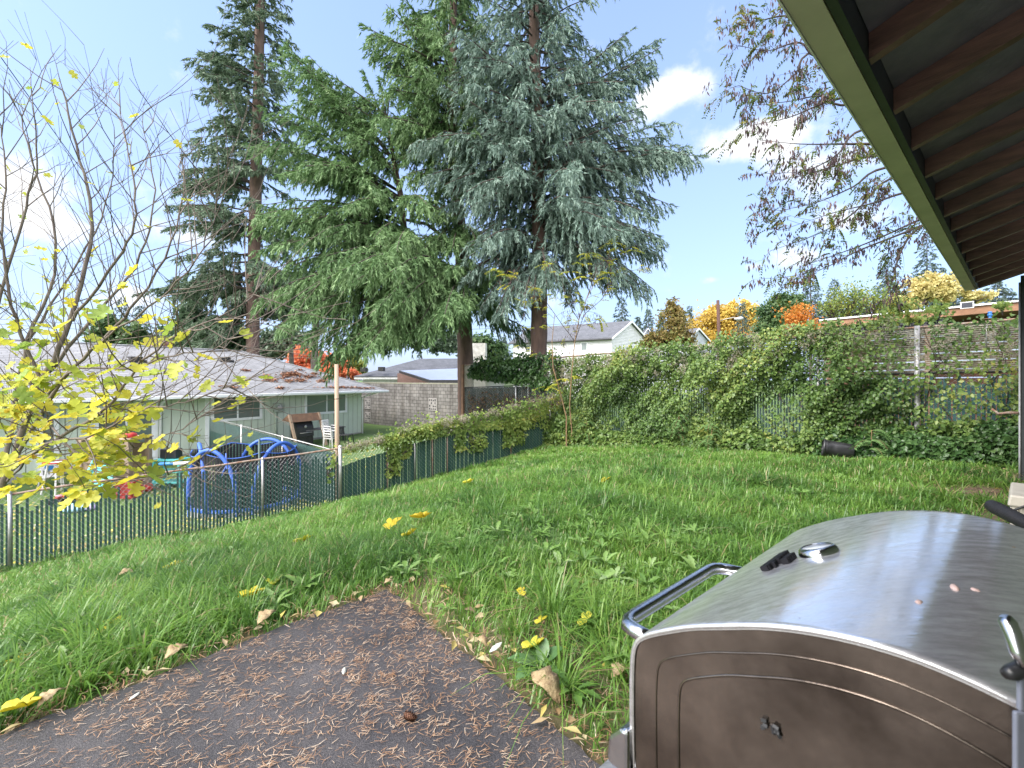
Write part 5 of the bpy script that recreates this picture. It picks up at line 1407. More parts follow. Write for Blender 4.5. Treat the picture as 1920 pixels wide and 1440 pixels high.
# ------------------------------------------------------------------ trampoline and the neighbour's yard
def trampoline():
    c = W(462, 930, 11.6); c.z = G(c.x, c.y); bz = W(0, 934, 11.6).z; r = 1.22; top = W(0, 838, 11.6).z; c0 = Vector((c.x, c.y, 0))
    root = thing("trampoline", "children's trampoline with blue padded poles and a black safety net behind the fence", "trampoline", c)
    ring = lambda rad, z, k=40: [c0 + Vector((math.cos(6.2832 * i / k) * rad, math.sin(6.2832 * i / k) * rad, z)) for i in range(k + 1)]
    m = MB(); m.tube(ring(r, bz), .025, 8, False); m.build("frame", GALV, root, smooth=True)
    m = MB(); m.lathe(c0 + Z * bz, [(r + .04, -.03), (r + .04, .03), (r - .2, .035), (r - .2, -.0)], Z, 40, False); m.build("spring_pad", BLUE, root)
    m = MB(); m.lathe(c0 + Z * bz, [(r - .2, .0), (0.001, -.02)], Z, 40, False); m.build("mat", BLACK, root)
    sk = MB(); k = 90
    for i in range(k):
        a = 6.2832 * i / k; p = c0 + Vector((math.cos(a), math.sin(a), 0)) * (r + .02); t = Vector((-math.sin(a), math.cos(a), 0)); sk.obox(p, t, Vector((t.y, -t.x, 0)), Z, (-.022, .022), (-.004, .004), (bz - .17, bz - .03))
    sk.build("skirt", GREYP, root)
    # safety net: a fine open mesh of threads
    m = MB(); k = 96
    NET = mat("black_net", (.016, .016, .02), rough=.8)
    for i in range(k):
        a = 6.2832 * i / k; p = c0 + Vector((math.cos(a), math.sin(a), 0)) * (r - .04); t = Vector((-math.sin(a), math.cos(a), 0))
        m.quad(p + t * -.029 + Z * bz, p + t * .029 + Z * bz, p + t * .029 + Z * (top - .10 * abs(math.sin((i / k * 360 - 17) / 60 * math.pi))), p + t * -.029 + Z * (top - .10 * abs(math.sin((i / k * 360 - 17) / 60 * math.pi))))
    for j in range(24):
        z = bz + (top - bz - .1) * j / 24; q = ring(r - .038, z, 40)
        for a, b in zip(q[:-1], q[1:]): m.quad(a, b, b + Z * .012, a + Z * .012)
    m.build("net", NET, root)
    for a0_, a1_, hi in ((172, 262, .16), (232, 292, .10), (306, 385, .14), (52, 132, .06)):
        e0, e1 = (c0 + Vector((math.cos(R_(q)), math.sin(R_(q)), 0)) * (r + .05) for q in (a0_, a1_)); h = top + hi - bz; pts = []
        for k in range(23):
            th = math.pi * k / 22; f = (1 - math.cos(th)) / 2; f = .5 + (f - .5) * (1 - .10 * math.sin(th)); p = e0.lerp(e1, f); o_ = ((e0 + e1) / 2 - c0).normalized()
            pts.append(p + o_ * .10 * math.sin(th) + Z * (bz + h * math.sin(th) ** .62))
        m = MB(); m.tube(pts, .045, 10); m.build("padded_pole", BLUE, root, smooth=True)
        for e in (e0, e1):
            m = MB(); m.tube([e + Z * (c.z - .05), e + Z * bz], .022, 8); m.build("leg", BLUE, root, smooth=True)
    m = MB(); rim = [c0 + Vector((math.cos(6.2832 * i / 60), math.sin(6.2832 * i / 60), 0)) * (r - .04) + Z * (top - .10 * abs(math.sin((i / 60 * 360 - 17) / 60 * math.pi))) for i in range(61)]
    m.tube(rim, .013, 6, False); m.build("net_hem", BLUE, root, smooth=True)
    s = W(424, 850, 10.4); m = MB(); m.tube([s, s - Z * .3, s - Z * .55 + Vector((-.12, 0, 0))], .018, 6); m.tube([s - Z * .3, s - Z * .55 + Vector((.12, 0, 0))], .018, 6); m.build("strap", BLUE, root, smooth=True)


trampoline()


def on_ground(px, py, t):
    w = W(px, py, t); return Vector((w.x, w.y, G(w.x, w.y)))


X_, Y_ = Vector((1, 0, 0)), Vector((0, 1, 0))


def yard_stuff():
    ax, ay = -E1, E2 * -1      # along the house to the right, and out from its wall
    # black barbecue under a leaning wooden frame
    p = on_ground(567, 820, 20.5)
    r = thing("barbecue", "black barbecue standing under a leaning wooden frame by the green house", "barbecue", p)
    s = W(0, 785, 20.5).z - p.z
    m = MB(); m.prism([p + ax * -.42 + Z * s * .35 + ay * k for k in (-.25, .25)] + [p + ax * -.42 + Z * s * .7 + ay * .22, p + ax * -.42 + Z * s * .95 + ay * .05, p + ax * -.42 + Z * s * .95 - ay * .2, p + ax * -.42 + Z * s * .6 - ay * .27][0:], ax * .84); m.build("hood", BLACKM, r, bevel=.02)
    m = MB(); m.obox(p, ax, ay, Z, (-.4, .4), (-.22, .22), (.08, s * .34)); m.build("cabinet", BLACKM, r)
    m = MB(); m.tube([p + ax * -.3 + ay * .3 + Z * s * .5, p + ax * .3 + ay * .3 + Z * s * .5], .02, 8); m.build("handle", GALV, r, smooth=True)
    m = MB(); m.lathe(p + ay * .24 + Z * s * .72, [(.06, 0), (.06, .02), (.0, .03)], ay, 12, False); m.build("thermometer", GALV, r)
    r = thing("lean_to_frame", "wooden A-shaped frame leaning over the black barbecue", "frame", p)
    h = s + .25
    for k in (-.62, .62):
        m = MB(); m.obox(p + ay * .75 + ax * k * 1.15, ax, (ay * -.6 + Z * h).normalized(), (ay * h + Z * .6).normalized(), (-.05, .05), (0, math.hypot(h, .6)), (-.05, .05)); m.build("rail", TAN, r)
    m = MB(); m.prism([p + ax * -.75 + Z * h + ay * .15, p + ax * -.75 + Z * (h - .35) + ay * .35, p + ax * -.75 + Z * (h - .3) + ay * -.4], ax * 1.5); m.build("top_board", BROWN, r)
    # table
    p = on_ground(606, 826, 21.5); tz = W(0, 802, 21.5).z
    r = thing("patio_table", "long grey outdoor table between the barbecue and the stacked white chairs", "table", p)
    m = MB(); m.obox(p, ax, ay, Z, (-1.1, 1.0), (-.35, .35), (tz - p.z - .05, tz - p.z)); m.build("top", mat("weathered_board", (.2, .19, .19), (.14, .13, .13), rough=.8), r)
    for a in (-1.0, .9):
        for b in (-.3, .3):
            m = MB(); m.obox(p, ax, ay, Z, (a - .03, a + .03), (b - .03, b + .03), (-.05, tz - p.z - .05)); m.build("leg", BLACKM, r)
    # stack of white plastic chairs
    WP = mat("white_plastic", (.7, .68, .67), (.6, .58, .57), rough=.4)
    def chair(p, name, label, m_, group=None, back=.45, seat=.42, folding=False, f=ay):
        r = thing(name, label, "chair", p, group); sd = Vector((-f.y, f.x, 0))
        m = MB(); m.obox(p, sd, f, Z, (-.23, .23), (-.22, .22), (seat, seat + .03)); m.build("seat", m_, r, bevel=.01)
        m = MB(); up = (Z - f * .18).normalized()
        for k in range(4): m.obox(p - f * .22 + Z * seat, sd, f, up, (-.2 + k * .11, -.13 + k * .11), (-.02, .01), (.02, back - .06))
        m.obox(p - f * .22 + Z * seat, sd, f, up, (-.23, .23), (-.02, .012), (back - .1, back)); m.build("backrest", m_, r, bevel=.01)
        for a in (-1, 1):
            for b in (-1, 1):
                m = MB(); m.tube([p + sd * .2 * a + f * .19 * b + Z * seat, p + sd * .23 * a + f * .23 * b], [.024, .02], 8); m.build("leg", m_, r)
            if not folding:
                m = MB(); m.tube([p + sd * .24 * a - f * .2 + Z * (seat + .24), p + sd * .25 * a + f * .15 + Z * (seat + .22), p + sd * .24 * a + f * .19 + Z * seat], .02, 8); m.build("armrest", m_, r)
        return r
    p = on_ground(621, 833, 19.8)
    for k in range(4):
        chair(p + Z * k * .11, "plastic_chair", ["white plastic garden chair at the bottom of the stack by the tan pole", "white plastic chair second from the bottom of the stack by the tan pole", "white plastic chair second from the top of the stack by the tan pole", "white plastic chair on top of the stack by the tan pole"][k], WP, "white plastic chairs in one stack", .5, f=(ay * .9 + ax * .3).normalized())
    chair(on_ground(650, 826, 21.), "folding_chair", "black folding chair standing between the tan pole and the house corner", BLACKM, None, .4, .4, True, f=(ay + ax * .4).normalized())

    # toys on the left
    WOODT = mat("brown_play_plastic", (.30, .22, .16), (.24, .17, .12), rough=.6)
    RED = mat("red_plastic", (.5, .035, .03), (.4, .03, .025), rough=.4); TURQ = mat("turquoise_plastic", (.12, .52, .5), (.09, .44, .43), rough=.4)
    YEL = mat("yellow_plastic", (.6, .42, .03), rough=.4); PINK = mat("pink_plastic", (.6, .22, .3), rough=.45); GRN = mat("green_plastic", (.05, .32, .1), rough=.4); BLU = mat("toy_blue_plastic", (.04, .2, .5), rough=.4)
    t = 13.2
    g = lambda px, tt=t: on_ground(px, 0, tt)
    p = g(217); zt = W(0, 822, t).z - p.z
    r = thing("playset", "brown plastic play climber with a tan rail and red seats by the sliding door", "playset", p)
    for a in (-.68, .68):
        for b in (-.35, .35): m = MB(); m.box((p.x + a - .07, p.y + b - .07, p.z - .05), (p.x + a + .07, p.y + b + .07, p.z + zt)); m.build("post", WOODT, r, bevel=.02)
    m = MB(); m.box((p.x - .61, p.y - .37, p.z + zt * .45), (p.x + .61, p.y - .33, p.z + zt * .93)); m.build("front_panel", WOODT, r); m = MB(); m.box((p.x - .61, p.y + .33, p.z + .1), (p.x + .61, p.y + .37, p.z + zt * .9)); m.build("rear_panel", WOODT, r)
    m = MB(); m.box((p.x - .8, p.y - .42, p.z + zt), (p.x + .8, p.y + .42, p.z + zt + .05)); m.build("rail", TAN, r, bevel=.02)
    for a in (-.3, .45):
        m = MB(); m.lathe(Vector((p.x + a, p.y - .1, p.z + zt + .05)), [(.2, 0), (.22, .05), (.2, .1), (.12, .13), (0, .13)], Z, 16, False); m.build("red_seat", RED, r, smooth=True)
    p = g(190, 12.6); zt = W(0, 862, 12.6).z
    r = thing("toy_slide", "turquoise children's slide propped against the brown play climber", "slide", p)
    a, b = W(202, 864, 12.9), W(180, 914, 12.0); b.z = max(b.z, G(b.x, b.y) + .03); d = (b - a).normalized(); s = Vector((d.y, -d.x, 0)).normalized(); nn = s.cross(d).normalized(); nn = nn if nn.z > 0 else -nn; Ln = (b - a).length
    m = MB(); m.obox(a, d, s, nn, (0, Ln), (-.26, .26), (-.02, .02)); m.build("chute", TURQ, r, bevel=.01)
    for k in (-.28, .28):
        m = MB(); m.obox(a, d, s, nn, (-.05, Ln + .03), (k - .035, k + .035), (-.03, .12)); m.build("side_rail", TURQ, r, bevel=.02)
    for i, (px, t2, z0) in enumerate(((242, 12.7, 0), (242, 12.7, .24))):
        p = g(px, t2) + Z * z0; w = .24; r = thing("toy_crate", ["red slatted toy crate on the ground beside the turquoise slide", "red slatted toy crate stacked on another beside the turquoise slide"][i], "crate", p, "red toy crates")
        m = MB()
        for k in range(3):
            z = .02 + k * .075
            m.box((p.x - w, p.y - .2, p.z + z), (p.x + w, p.y - .185, p.z + z + .055)); m.box((p.x - w, p.y + .185, p.z + z), (p.x + w, p.y + .2, p.z + z + .055)); m.box((p.x - w, p.y - .185, p.z + z), (p.x - w + .015, p.y + .185, p.z + z + .055)); m.box((p.x + w - .015, p.y - .185, p.z + z), (p.x + w, p.y + .185, p.z + z + .055))
        m.build("slatted_sides", RED, r); m = MB(); m.box((p.x - w, p.y - .2, p.z), (p.x + w, p.y + .2, p.z + .018)); m.build("base", RED, r)
    # small white table-chair, tricycle, sandbox, ball, bucket and others
    p = g(110, 13.0); zt = W(0, 866, 13.).z - p.z; r = thing("toy_table", "small white children's table with splayed legs and a red rim", "table", p)
    m = MB(); m.lathe(p + Z * (zt - .05), [(.3, 0), (.33, .02), (.33, .04), (.0, .05)], Z, 20); m.build("top", WP, r); m = MB(); m.lathe(p + Z * (zt - .01), [(.34, 0), (.34, .025), (.25, .025)], Z, 20, False); m.build("rim", RED, r)
    for a in range(4):
        d = Vector((math.cos(a * 1.57 + .6), math.sin(a * 1.57 + .6), 0)); m = MB(); m.tube([p + d * .22 + Z * (zt - .05), p + d * .36], [.028, .022], 8); m.build("leg", WP, r)
    r = chair(g(96, 13.6), "toy_chair", "small white child's chair with a blue back beside the white toy table", WP, None, .34, .3, True)
    m = MB(); q = g(96, 13.6); m.lathe(q - ay * .23 + Z * .56, [(.1, -.02), (.1, .02), (0, .03)], ay, 14, False); m.build("blue_back_pad", BLU, r)
    p = g(118, 12.1); r = thing("tricycle", "small pink and red tricycle lying in the leaves near the fence", "tricycle", p)
    m = MB(); m.tube([p + X_ * -.2 + Z * .14, p + Z * .2, p + X_ * .18 + Z * .22, p + X_ * .2 + Z * .36], .03, 8); m.build("frame", RED, r, smooth=True)
    for dx, dy, rad in ((.2, 0, .13), (-.2, .13, .09), (-.2, -.13, .09)):
        m = MB(); m.lathe(p + X_ * dx + Y_ * (dy - .02) + Z * rad, [(rad * .5, 0), (rad, 0), (rad, .04), (rad * .5, .04)], Y_, 16); m.build("wheel", BLACK, r)
    m = MB(); m.lathe(p + X_ * -.08 + Z * .2, [(.09, 0), (.1, .03), (.0, .05)], Z, 12); m.build("seat", PINK, r, smooth=True); m = MB(); m.tube([p + X_ * .2 + Y_ * -.14 + Z * .36, p + X_ * .2 + Y_ * .14 + Z * .36], .015, 8); m.build("handlebar", BLACK, r)
    p = g(150, 12.4); r = thing("sand_bucket", "yellow plastic toy tub lying beside the turquoise slide", "tub", p); m = MB(); m.lathe(p, [(.2, 0), (.3, .05), (.34, .14), (.31, .18), (.27, .15), (.2, .06), (0, .05)], Z, 22); m.build("tub", YEL, r, smooth=True)
    p = g(147, 11.6); r = thing("toy_boat", "pale blue and lilac plastic toy shell in front of the yellow tub", "toy", p); m = MB(); m.lathe(p, [(.25, 0), (.33, .06), (.3, .12), (.18, .17), (0, .19)], Z, 20); m.build("shell", mat("pale_blue_plastic", (.35, .6, .75), rough=.4), r, smooth=True); m = MB(); m.lathe(p + X_ * .33, [(.1, .01), (.13, .07), (.06, .13), (0, .14)], Z, 14); m.build("head", mat("lilac_plastic", (.5, .4, .65), rough=.4), r, smooth=True)
    p = g(157, 14.2); r = thing("toy_plant_tub", "bright green plastic toy turtle shell against the house wall", "toy", p); m = MB(); m.lathe(p, [(.24, 0), (.3, .2), (.26, .45), (.14, .6), (0, .64)], Z, 18); m.build("body", GRN, r, smooth=True); m = MB(); m.lathe(p + X_ * -.12 + Z * .52, [(.08, 0), (.09, .08), (0, .13)], Z, 12); m.build("head", GRN, r, smooth=True)
    p = g(143, 14.); r = thing("bucket", "small pink bucket beside the green plastic toy", "bucket", p + Z * .35); m = MB(); m.lathe(p + Z * .3, [(.1, 0), (.14, .22), (.12, .22), (.09, .02)], Z, 16); m.build("pail", PINK, r, smooth=True); m = MB(); m.lathe(p, [(.18, 0), (.18, .3), (0, .3)], Z, 4); m.build("stool", WP, r)
    p = g(322, 13.8); zt = .85; r = thing("toy_cart", "teal plastic play stand with shelves beside the sliding door", "stand", p)
    for k in (.12, .45, .8):
        m = MB(); m.box((p.x - .42, p.y - .25, p.z + k), (p.x + .42, p.y + .25, p.z + k + .05)); m.build("shelf", TURQ, r, bevel=.01)
    for a in (-.38, .38):
        for b in (-.21, .21):
            m = MB(); m.box((p.x + a - .03, p.y + b - .03, p.z), (p.x + a + .03, p.y + b + .03, p.z + .82)); m.build("leg", TURQ, r)
    m = MB(); m.box((p.x - .3, p.y - .1, p.z + .86), (p.x + .2, p.y + .2, p.z + 1.15)); m.build("black_bin", BLACK, r, bevel=.03)
    a, b = W(300, 870, 12.4), W(362, 868, 12.0); r = thing("pool_noodle", "long white and blue foam tube lying across the yard behind the fence", "tube", (a + b) / 2); m = MB(); m.tube([a, a.lerp(b, .45)], .045, 10); m.build("blue_end", BLU, r, smooth=True); m = MB(); m.tube([a.lerp(b, .45), b], .044, 10); m.build("white_end", WP, r, smooth=True)
    for k, (pa, col, lab) in enumerate((((354, 855, 13), BLU, "blue ball lying beside the trampoline"), ((278, 852, 13.2), RED, "small red ball by the play climber"))):
        p = g(pa[0], pa[2]); o = MB(); o.lathe(p + Z * .13, [(.001, -.13), (.07, -.11), (.11, -.07), (.13, 0), (.11, .07), (.07, .11), (.001, .13)], Z, 16, False); q = o.build("ball", col, smooth=True); tag(q, lab, "ball", kind="thing")


yard_stuff()


# ------------------------------------------------------------------ vines and ivy
VINE = leaf_mat("vine_leaf", [(0, (.045, .09, .025)), (.3, (.085, .155, .038)), (.6, (.145, .225, .055)), (.85, (.225, .29, .075)), (1, (.36, .34, .08))], rough=.4, trans=.28)
IVY = leaf_mat("ivy_leaf", [(0, (.022, .06, .02)), (.5, (.045, .1, .028)), (.85, (.08, .15, .045)), (1, (.15, .2, .08))], rough=.35, trans=.18)
VINEY = leaf_mat("light_vine_leaf", [(0, (.14, .22, .06)), (.4, (.23, .33, .08)), (.75, (.35, .42, .11)), (1, (.52, .46, .12))], rough=.45, trans=.5)
SEEDH = leaf_mat("seed_head", [(0, (.30, .27, .18)), (.5, (.42, .38, .28)), (1, (.5, .42, .38))], rough=.9, trans=.3)


def vine(name, label, line, spans, m, n, ln, seed, bulge=.3, seeds=0, stems=14, kind=None, density=None, side=1):
    """leaves over a fence: line(s)->(point on fence, zlow, zhigh); spans list of (s0,s1)"""
    rng = np.random.default_rng(seed); root = thing(name, label, "vine", Vector(line((spans[0] + spans[1]) / 2)[0]))
    s = rng.uniform(spans[0], spans[1], n); w = rng.random(n)
    P = np.empty((n, 3)); keep = np.ones(n, bool); nf = BN if side == 1 else FN
    nv = np.array((nf.x, nf.y, 0))
    cs = np.linspace(spans[0], spans[1], 80); pr = [line(c) for c in cs]
    px = np.interp(s, cs, [p[0][0] for p in pr]); py = np.interp(s, cs, [p[0][1] for p in pr]); zl = np.interp(s, cs, [p[1] for p in pr]); zh = np.interp(s, cs, [p[2] for p in pr])
    z = zl + (zh - zl) * w
    d = density(s, w) if density else np.ones(n)
    lump = nz(s * 1.0, z * 1.0 + 3, 1.7, seed) * .6 + nz(s, z, 5, seed + 1) * .4
    keep = rng.random(n) < d * np.clip(-.08 + 2.2 * lump, .08, 1)
    depth = (rng.random(n) ** .7) * bulge * np.clip(2.6 * lump ** 1.6, .15, 1.7)
    z = z + (zh > zl + .5) * 0
    top = w > .93; z = np.where(top, z + rng.random(n) ** 2 * .42 * lump, z)
    P = np.stack([px, py, z], 1) + nv * (depth + .02)[:, None]
    P = P[keep]; k = len(P); s = s[keep]; w = w[keep]
    nr = unit(nv * .9 + np.array([0, 0, .55]) + rng.normal(0, .45, (k, 3)))
    dd = unit(np.array([0, 0, -.6]) + nv * .3 + rng.normal(0, .6, (k, 3))); L_ = ln * rng.uniform(.55, 1.35, k)
    r = np.clip(nz(s, w * 3, 1.1, seed + 4) * .62 - .06 + rng.random(k) * .5, 0, 1)
    leaves("leaves", P, dd, nr, L_, L_ * .8, m, root, r, rng=rng)
    # woody stems
    mb = MB(); rr = random.Random(seed)
    for i in range(stems):
        a = rr.uniform(*spans); pts = []
        p, zl_, zh_ = line(a); h = zl_
        for j in range(8):
            a = min(max(a + rr.uniform(-.25, .25), spans[0]), spans[1]); p, zl_, zh_ = line(a); h = min(zh_, h + (zh_ - zl_) / 8 * rr.uniform(.7, 1.3)); pts.append(Vector((p[0], p[1], h)) + nf * rr.uniform(.03, .12))
        mb.tube(pts, [.012 - .001 * j for j in range(8)], 5, False)
    mb.build("stems", BARK_DARK, root)
    if seeds:
        cs2 = rng.uniform(spans[0], spans[1], seeds); O = []; 
        for c in cs2:
            p, zl_, zh_ = line(c); cc = np.array([p[0], p[1], zl_ + (zh_ - zl_) * rng.uniform(.72, 1.03)]) + nv * (bulge * rng.uniform(.6, 1.1))
            O.append(cc + rng.normal(0, .05, (70, 3)))
        O = np.concatenate(O); k = len(O); tufts("seed_heads", O, rvec(k, rng), rng.uniform(.03, .06, k), np.full(k, .006), rng.random(k), SEEDH, root, rng)
    return root


def yard_litter():
    rng = np.random.default_rng(88); n = 3800; t = rng.uniform(7.5, 19, n); q = rng.uniform(-1.3, -.3, n); x = q * t; y = t
    k = (~in_lawn(x, y)) & ((x - HC.x) * E2.x + (y - HC.y) * E2.y < -.1) & (rng.random(n) < nz(x, y, .7, 61) * 1.2); x, y = x[k], y[k]; n = len(x); az = rng.random(n) * 6.28
    o = leaves("yard_leaf_litter", np.stack([x, y, gz(x, y) + .03], 1), np.stack([np.cos(az), np.sin(az), rng.normal(0, .2, n)], 1), unit(np.array([[0, 0, 1.]]) + rng.normal(0, .3, (n, 3))), rng.uniform(.06, .15, n), rng.uniform(.05, .1, n), leaf_mat("yard_leaf", [(0, (.3, .22, .12)), (.4, (.5, .42, .1)), (.8, (.6, .52, .08)), (1, (.5, .45, .35))], trans=.2), rng=rng); tag(o, kind="stuff")


yard_litter()


def vines():
    tp = lambda s: BL.at(0)  # unused
    def zline(pts):
        return interp(sorted(BL.at(*p) for p in pts))
    topf = zline([(2050, 586), (1912, 598), (1535, 629.4), (1300, 649), (1000, 674), (869, 685)])
    vt = zline([(2050, 590), (1912, 604), (1720, 610), (1600, 612), (1500, 621), (1400, 636), (1300, 650), (1200, 659), (1120, 672), (1050, 684)])
    def bline(s):
        p = BR + BW * s; return (p, G(p.x, p.y), vt(s))
    sx = lambda px: BL.at(px)[0]
    s0, s1 = sx(1920), sx(1045)
    def dens(s, w):
        px = np.interp(-s, [-sx(q) for q in (1045, 1200, 1400, 1600, 1700, 1800, 1950)][0:7], [1045, 1200, 1400, 1600, 1700, 1800, 1950])
        d = np.ones(len(s))
        # slats show through low down, beige strips at the right top
        low = (w < .5)
        d = np.where((px > 1420) & (px < 1520) & (w > .08) & (w < .5), .16, d)
        d = np.where((px > 1290) & (px < 1345) & (w > .3) & (w < .6), .35, d)
        d = np.where((px > 1130) & (px < 1180) & (w > .12) & (w < .45), .35, d)
        d = np.where((px > 1590) & (w > .62), .42, d)
        d = np.where((px > 1640) & (w > .62) & (w < .93), .2, d)
        d = np.where((px > 1700) & (px < 1745) & (w > .25), .05, d)
        d = np.where((px > 1735) & (px < 1900) & (w > .3) & (w <= .62), .16, d)
        d = np.where((px > 1660) & (px <= 1735) & (w > .3) & (w <= .62), .4, d)
        d = np.where((px > 1520) & (px < 1570) & (w > .55) & (w < .8), .3, d)
        d = np.where(px < 1110, .55, d)
        return d
    vine("climbing_vine", "dense green climbing vine covering the long back fence", bline, (s0, s1), VINE, 82000, .07, 31, .42, 110, 26, density=dens)
    # dark vine hanging over the far end of the back fence
    t2 = zline([(1060, 668), (1000, 668), (960, 671), (915, 675), (885, 684)]); l2 = zline([(1060, 740), (1000, 722), (960, 716), (915, 712), (885, 706)])
    vine("climbing_vine", "dark green vine draped over the top of the back fence beside the fir trunks", lambda s: ((BR + BW * s), l2(s), t2(s)), (sx(1060), sx(888)), IVY, 7000, .11, 33, .3, 0, 12)
    # dry brown stems and leaves on the board panels
    l3 = zline([(1060, 800), (870, 800)]); t3 = zline([(1060, 735), (870, 740)])
    vine("climbing_vine", "sparse half-dead vine on the weathered boards below the dark vine", lambda s: ((BR + BW * s), l3(s), t3(s)), (sx(1060), sx(880)), leaf_mat("dry_vine_leaf", [(0, (.12, .07, .05)), (.5, (.2, .13, .09)), (.8, (.1, .13, .04)), (1, (.3, .25, .2))], rough=.8), 1300, .09, 34, .1, 0, 30)
    # light green vine along the top of the side fence
    fs = lambda px: FL.at(px)[0]
    up = interp([(fs(600), -.02), (fs(640), .05), (fs(700), .10), (fs(760), .26), (fs(850), .26), (fs(950), .32), (fs(1040), .5), (fs(1075), .6)]); dn = interp([(fs(600), .05), (fs(640), .1), (fs(700), .12), (fs(760), .10), (fs(850), .13), (fs(950), .25), (fs(1040), .6), (fs(1075), 1.0)])
    def fline(s):
        p = FA + FD * s; return (p, ZT_SIDE(s) - dn(s), ZT_SIDE(s) + up(s))
    vine("climbing_vine", "light green vine with pinkish seed heads along the top of the low green fence", fline, (fs(640), fs(1070)), VINEY, 8000, .075, 35, .16, 70, 12, side=2, density=lambda s, w: np.interp(s, [fs(640), fs(700), fs(760), fs(1070)], [.18, .35, 1, 1]))
    # hanging strands
    for px, wd, dp in ((735, 14, .9), (893, 22, .75), (760, 10, .5), (960, 30, .8), (860, 12, .6), (620, 8, .7)):
        s = fs(px); p = FA + FD * s
        vine("climbing_vine", {735: "narrow strand of pale vine hanging by the first rusty post past the tan pole", 893: "leafy strand of pale vine hanging down the middle of the dark slats", 760: "short strand of pale vine below the seed heads on the low fence", 960: "broad strand of green vine near the far end of the low fence", 860: "thin strand of pale vine between the rusty posts", 620: "yellowish sprig of vine on the mesh left of the tan pole"}[px], lambda q: ((FA + FD * q), ZT_SIDE(q) - dp, ZT_SIDE(q) - .02), (s - wd / 84, s + wd / 84), VINEY, {620: 50}.get(px, int(28 * wd * dp) + 60), .08, 40 + px, .12, 0, 2, side=2)
    # ivy mound at the foot of the back fence, growing out over the lawn
    rng = np.random.default_rng(77)
    def mound(label, pts, n, m, ln, seed, name="ivy"):
        rng = np.random.default_rng(seed); P = []; 
        for (px, out0, h, rx) in pts:
            s = sx(px); k = int(n * rx * h); 
            a = rng.normal(0, 1, (k, 3)); a = unit(a) * (rng.random((k, 1)) ** .33)
            c = BR + BW * s + BN * out0
            q = np.array((c.x, c.y, 0)) + np.outer(a[:, 0] * rx, np.array((BW.x, BW.y, 0))) + np.outer(a[:, 1] * .45, np.array((BN.x, BN.y, 0)))
            q[:, 2] = gz(q[:, 0], q[:, 1]) + np.abs(a[:, 2]) * h * (.6 + .7 * nz(q[:, 0], q[:, 1], 3, seed)); P.append(q)
        P = np.concatenate(P); k = len(P)
        nr = unit(np.array([BN.x * .6, BN.y * .6, 1.0]) + rng.normal(0, .5, (k, 3))); dd = unit(np.array([BN.x * .4, BN.y * .4, -.4]) + rng.normal(0, .6, (k, 3))); l_ = ln * rng.uniform(.6, 1.3, k)
        root = thing(name, label, "vine" if name == "ivy" else "bush", Vector(P.mean(0)) * 1.0)
        leaves("leaves", P, dd, nr, l_, l_ * .85, m, root, np.clip(nz(P[:, 0], P[:, 2] * 2, 2, seed) * .5 + rng.random(k) * .5, 0, 1), rng=rng)
        mb = MB(); rr = random.Random(seed)
        for i in range(24):
            q = Vector(P[rr.randrange(k)]); z = G(q.x, q.y); mb.tube([Vector((q.x, q.y, z - .02)), Vector((q.x + rr.uniform(-.1, .1), q.y + rr.uniform(-.1, .1), (z + q.z) / 2)), q], [.009, .007, .003], 5, False)
        mb.build("stems", BARK_DARK, root)
    mound("dark glossy ivy mound at the foot of the back fence behind the black pot", [(1900, .3, .78, .5), (1860, .35, .72, .6), (1800, .35, .62, .6), (1740, .3, .55, .6), (1680, .25, .5, .6), (1620, .25, .48, .6), (1570, .2, .5, .6)], 12000, IVY, .085, 51)
    mound("green bramble growth at the foot of the back fence left of the black pot", [(1510, .2, .42, .6), (1450, .2, .4, .7), (1390, .25, .5, .7), (1330, .3, .62, .7), (1270, .3, .55, .7), (1210, .25, .45, .8), (1150, .25, .45, .8)], 8500, VINE, .10, 52, "bramble_bush")
    mound("leafy bush filling the corner where the low fence meets the back fence", [(1105, .4, .8, .7), (1075, .55, .95, .7), (1050, .6, 1.1, .6), (1030, .5, 1.1, .6)], 7000, VINE, .10, 53, "corner_bush")
    # ferny young locust plants among the vines
    for px, py, h, lab in ((1290, 800, 1.05, "pale green ferny seedling in the middle of the vine-covered fence"), (1120, 792, .9, "bright green ferny seedling near the corner of the fences"), (1350, 812, .75, "low ferny seedling with broad pale leaves beside the middle one"), (1640, 808, .7, "small ferny sprig in the ivy right of the black pot")):
        s = sx(px); c = BR + BW * s + BN * .55; z = G(c.x, c.y); root = thing("seedling", lab, "plant", Vector((c.x, c.y, z))); rng = np.random.default_rng(px); mb = MB(); P = []; D = []
        for i in range(11):
            a = rng.uniform(0, 6.28); dv = Vector((math.cos(a) * .6 + BN.x * .3, math.sin(a) * .6 + BN.y * .3, 0)); p0 = Vector((c.x, c.y, z + h * rng.uniform(.25, .8))); pts = [p0 + dv * q * .5 + Z * (q * .25 - q * q * .35) for q in (0, .25, .5, .75, 1)]
            mb.tube(pts, [.004, .004, .003, .003, .002], 4, False)
            for q in np.linspace(.15, 1, 12):
                p = p0 + dv * q * .5 + Z * (q * .25 - q * q * .35); sd = dv.cross(Z).normalized()
                for sg in (-1, 1): P.append(p); D.append(sd * sg + dv * .4 - Z * .25)
        mb.tube([Vector((c.x, c.y, z - .05)), Vector((c.x, c.y, z + h * .8))], [.012, .005], 6); mb.build("stem", BARK_TAN, root)
        P = np.array(P); D = np.array(D); leaves("leaflets", P, D, unit(np.array([[0, 0, 1.]]) + np.random.default_rng(3).normal(0, .25, (len(P), 3))), .10, .042, leaf_mat("fern_leaf" + str(px), [(0, (.1, .2, .06)), (1, (.2, .32, .12))], trans=.4), root)


vines()

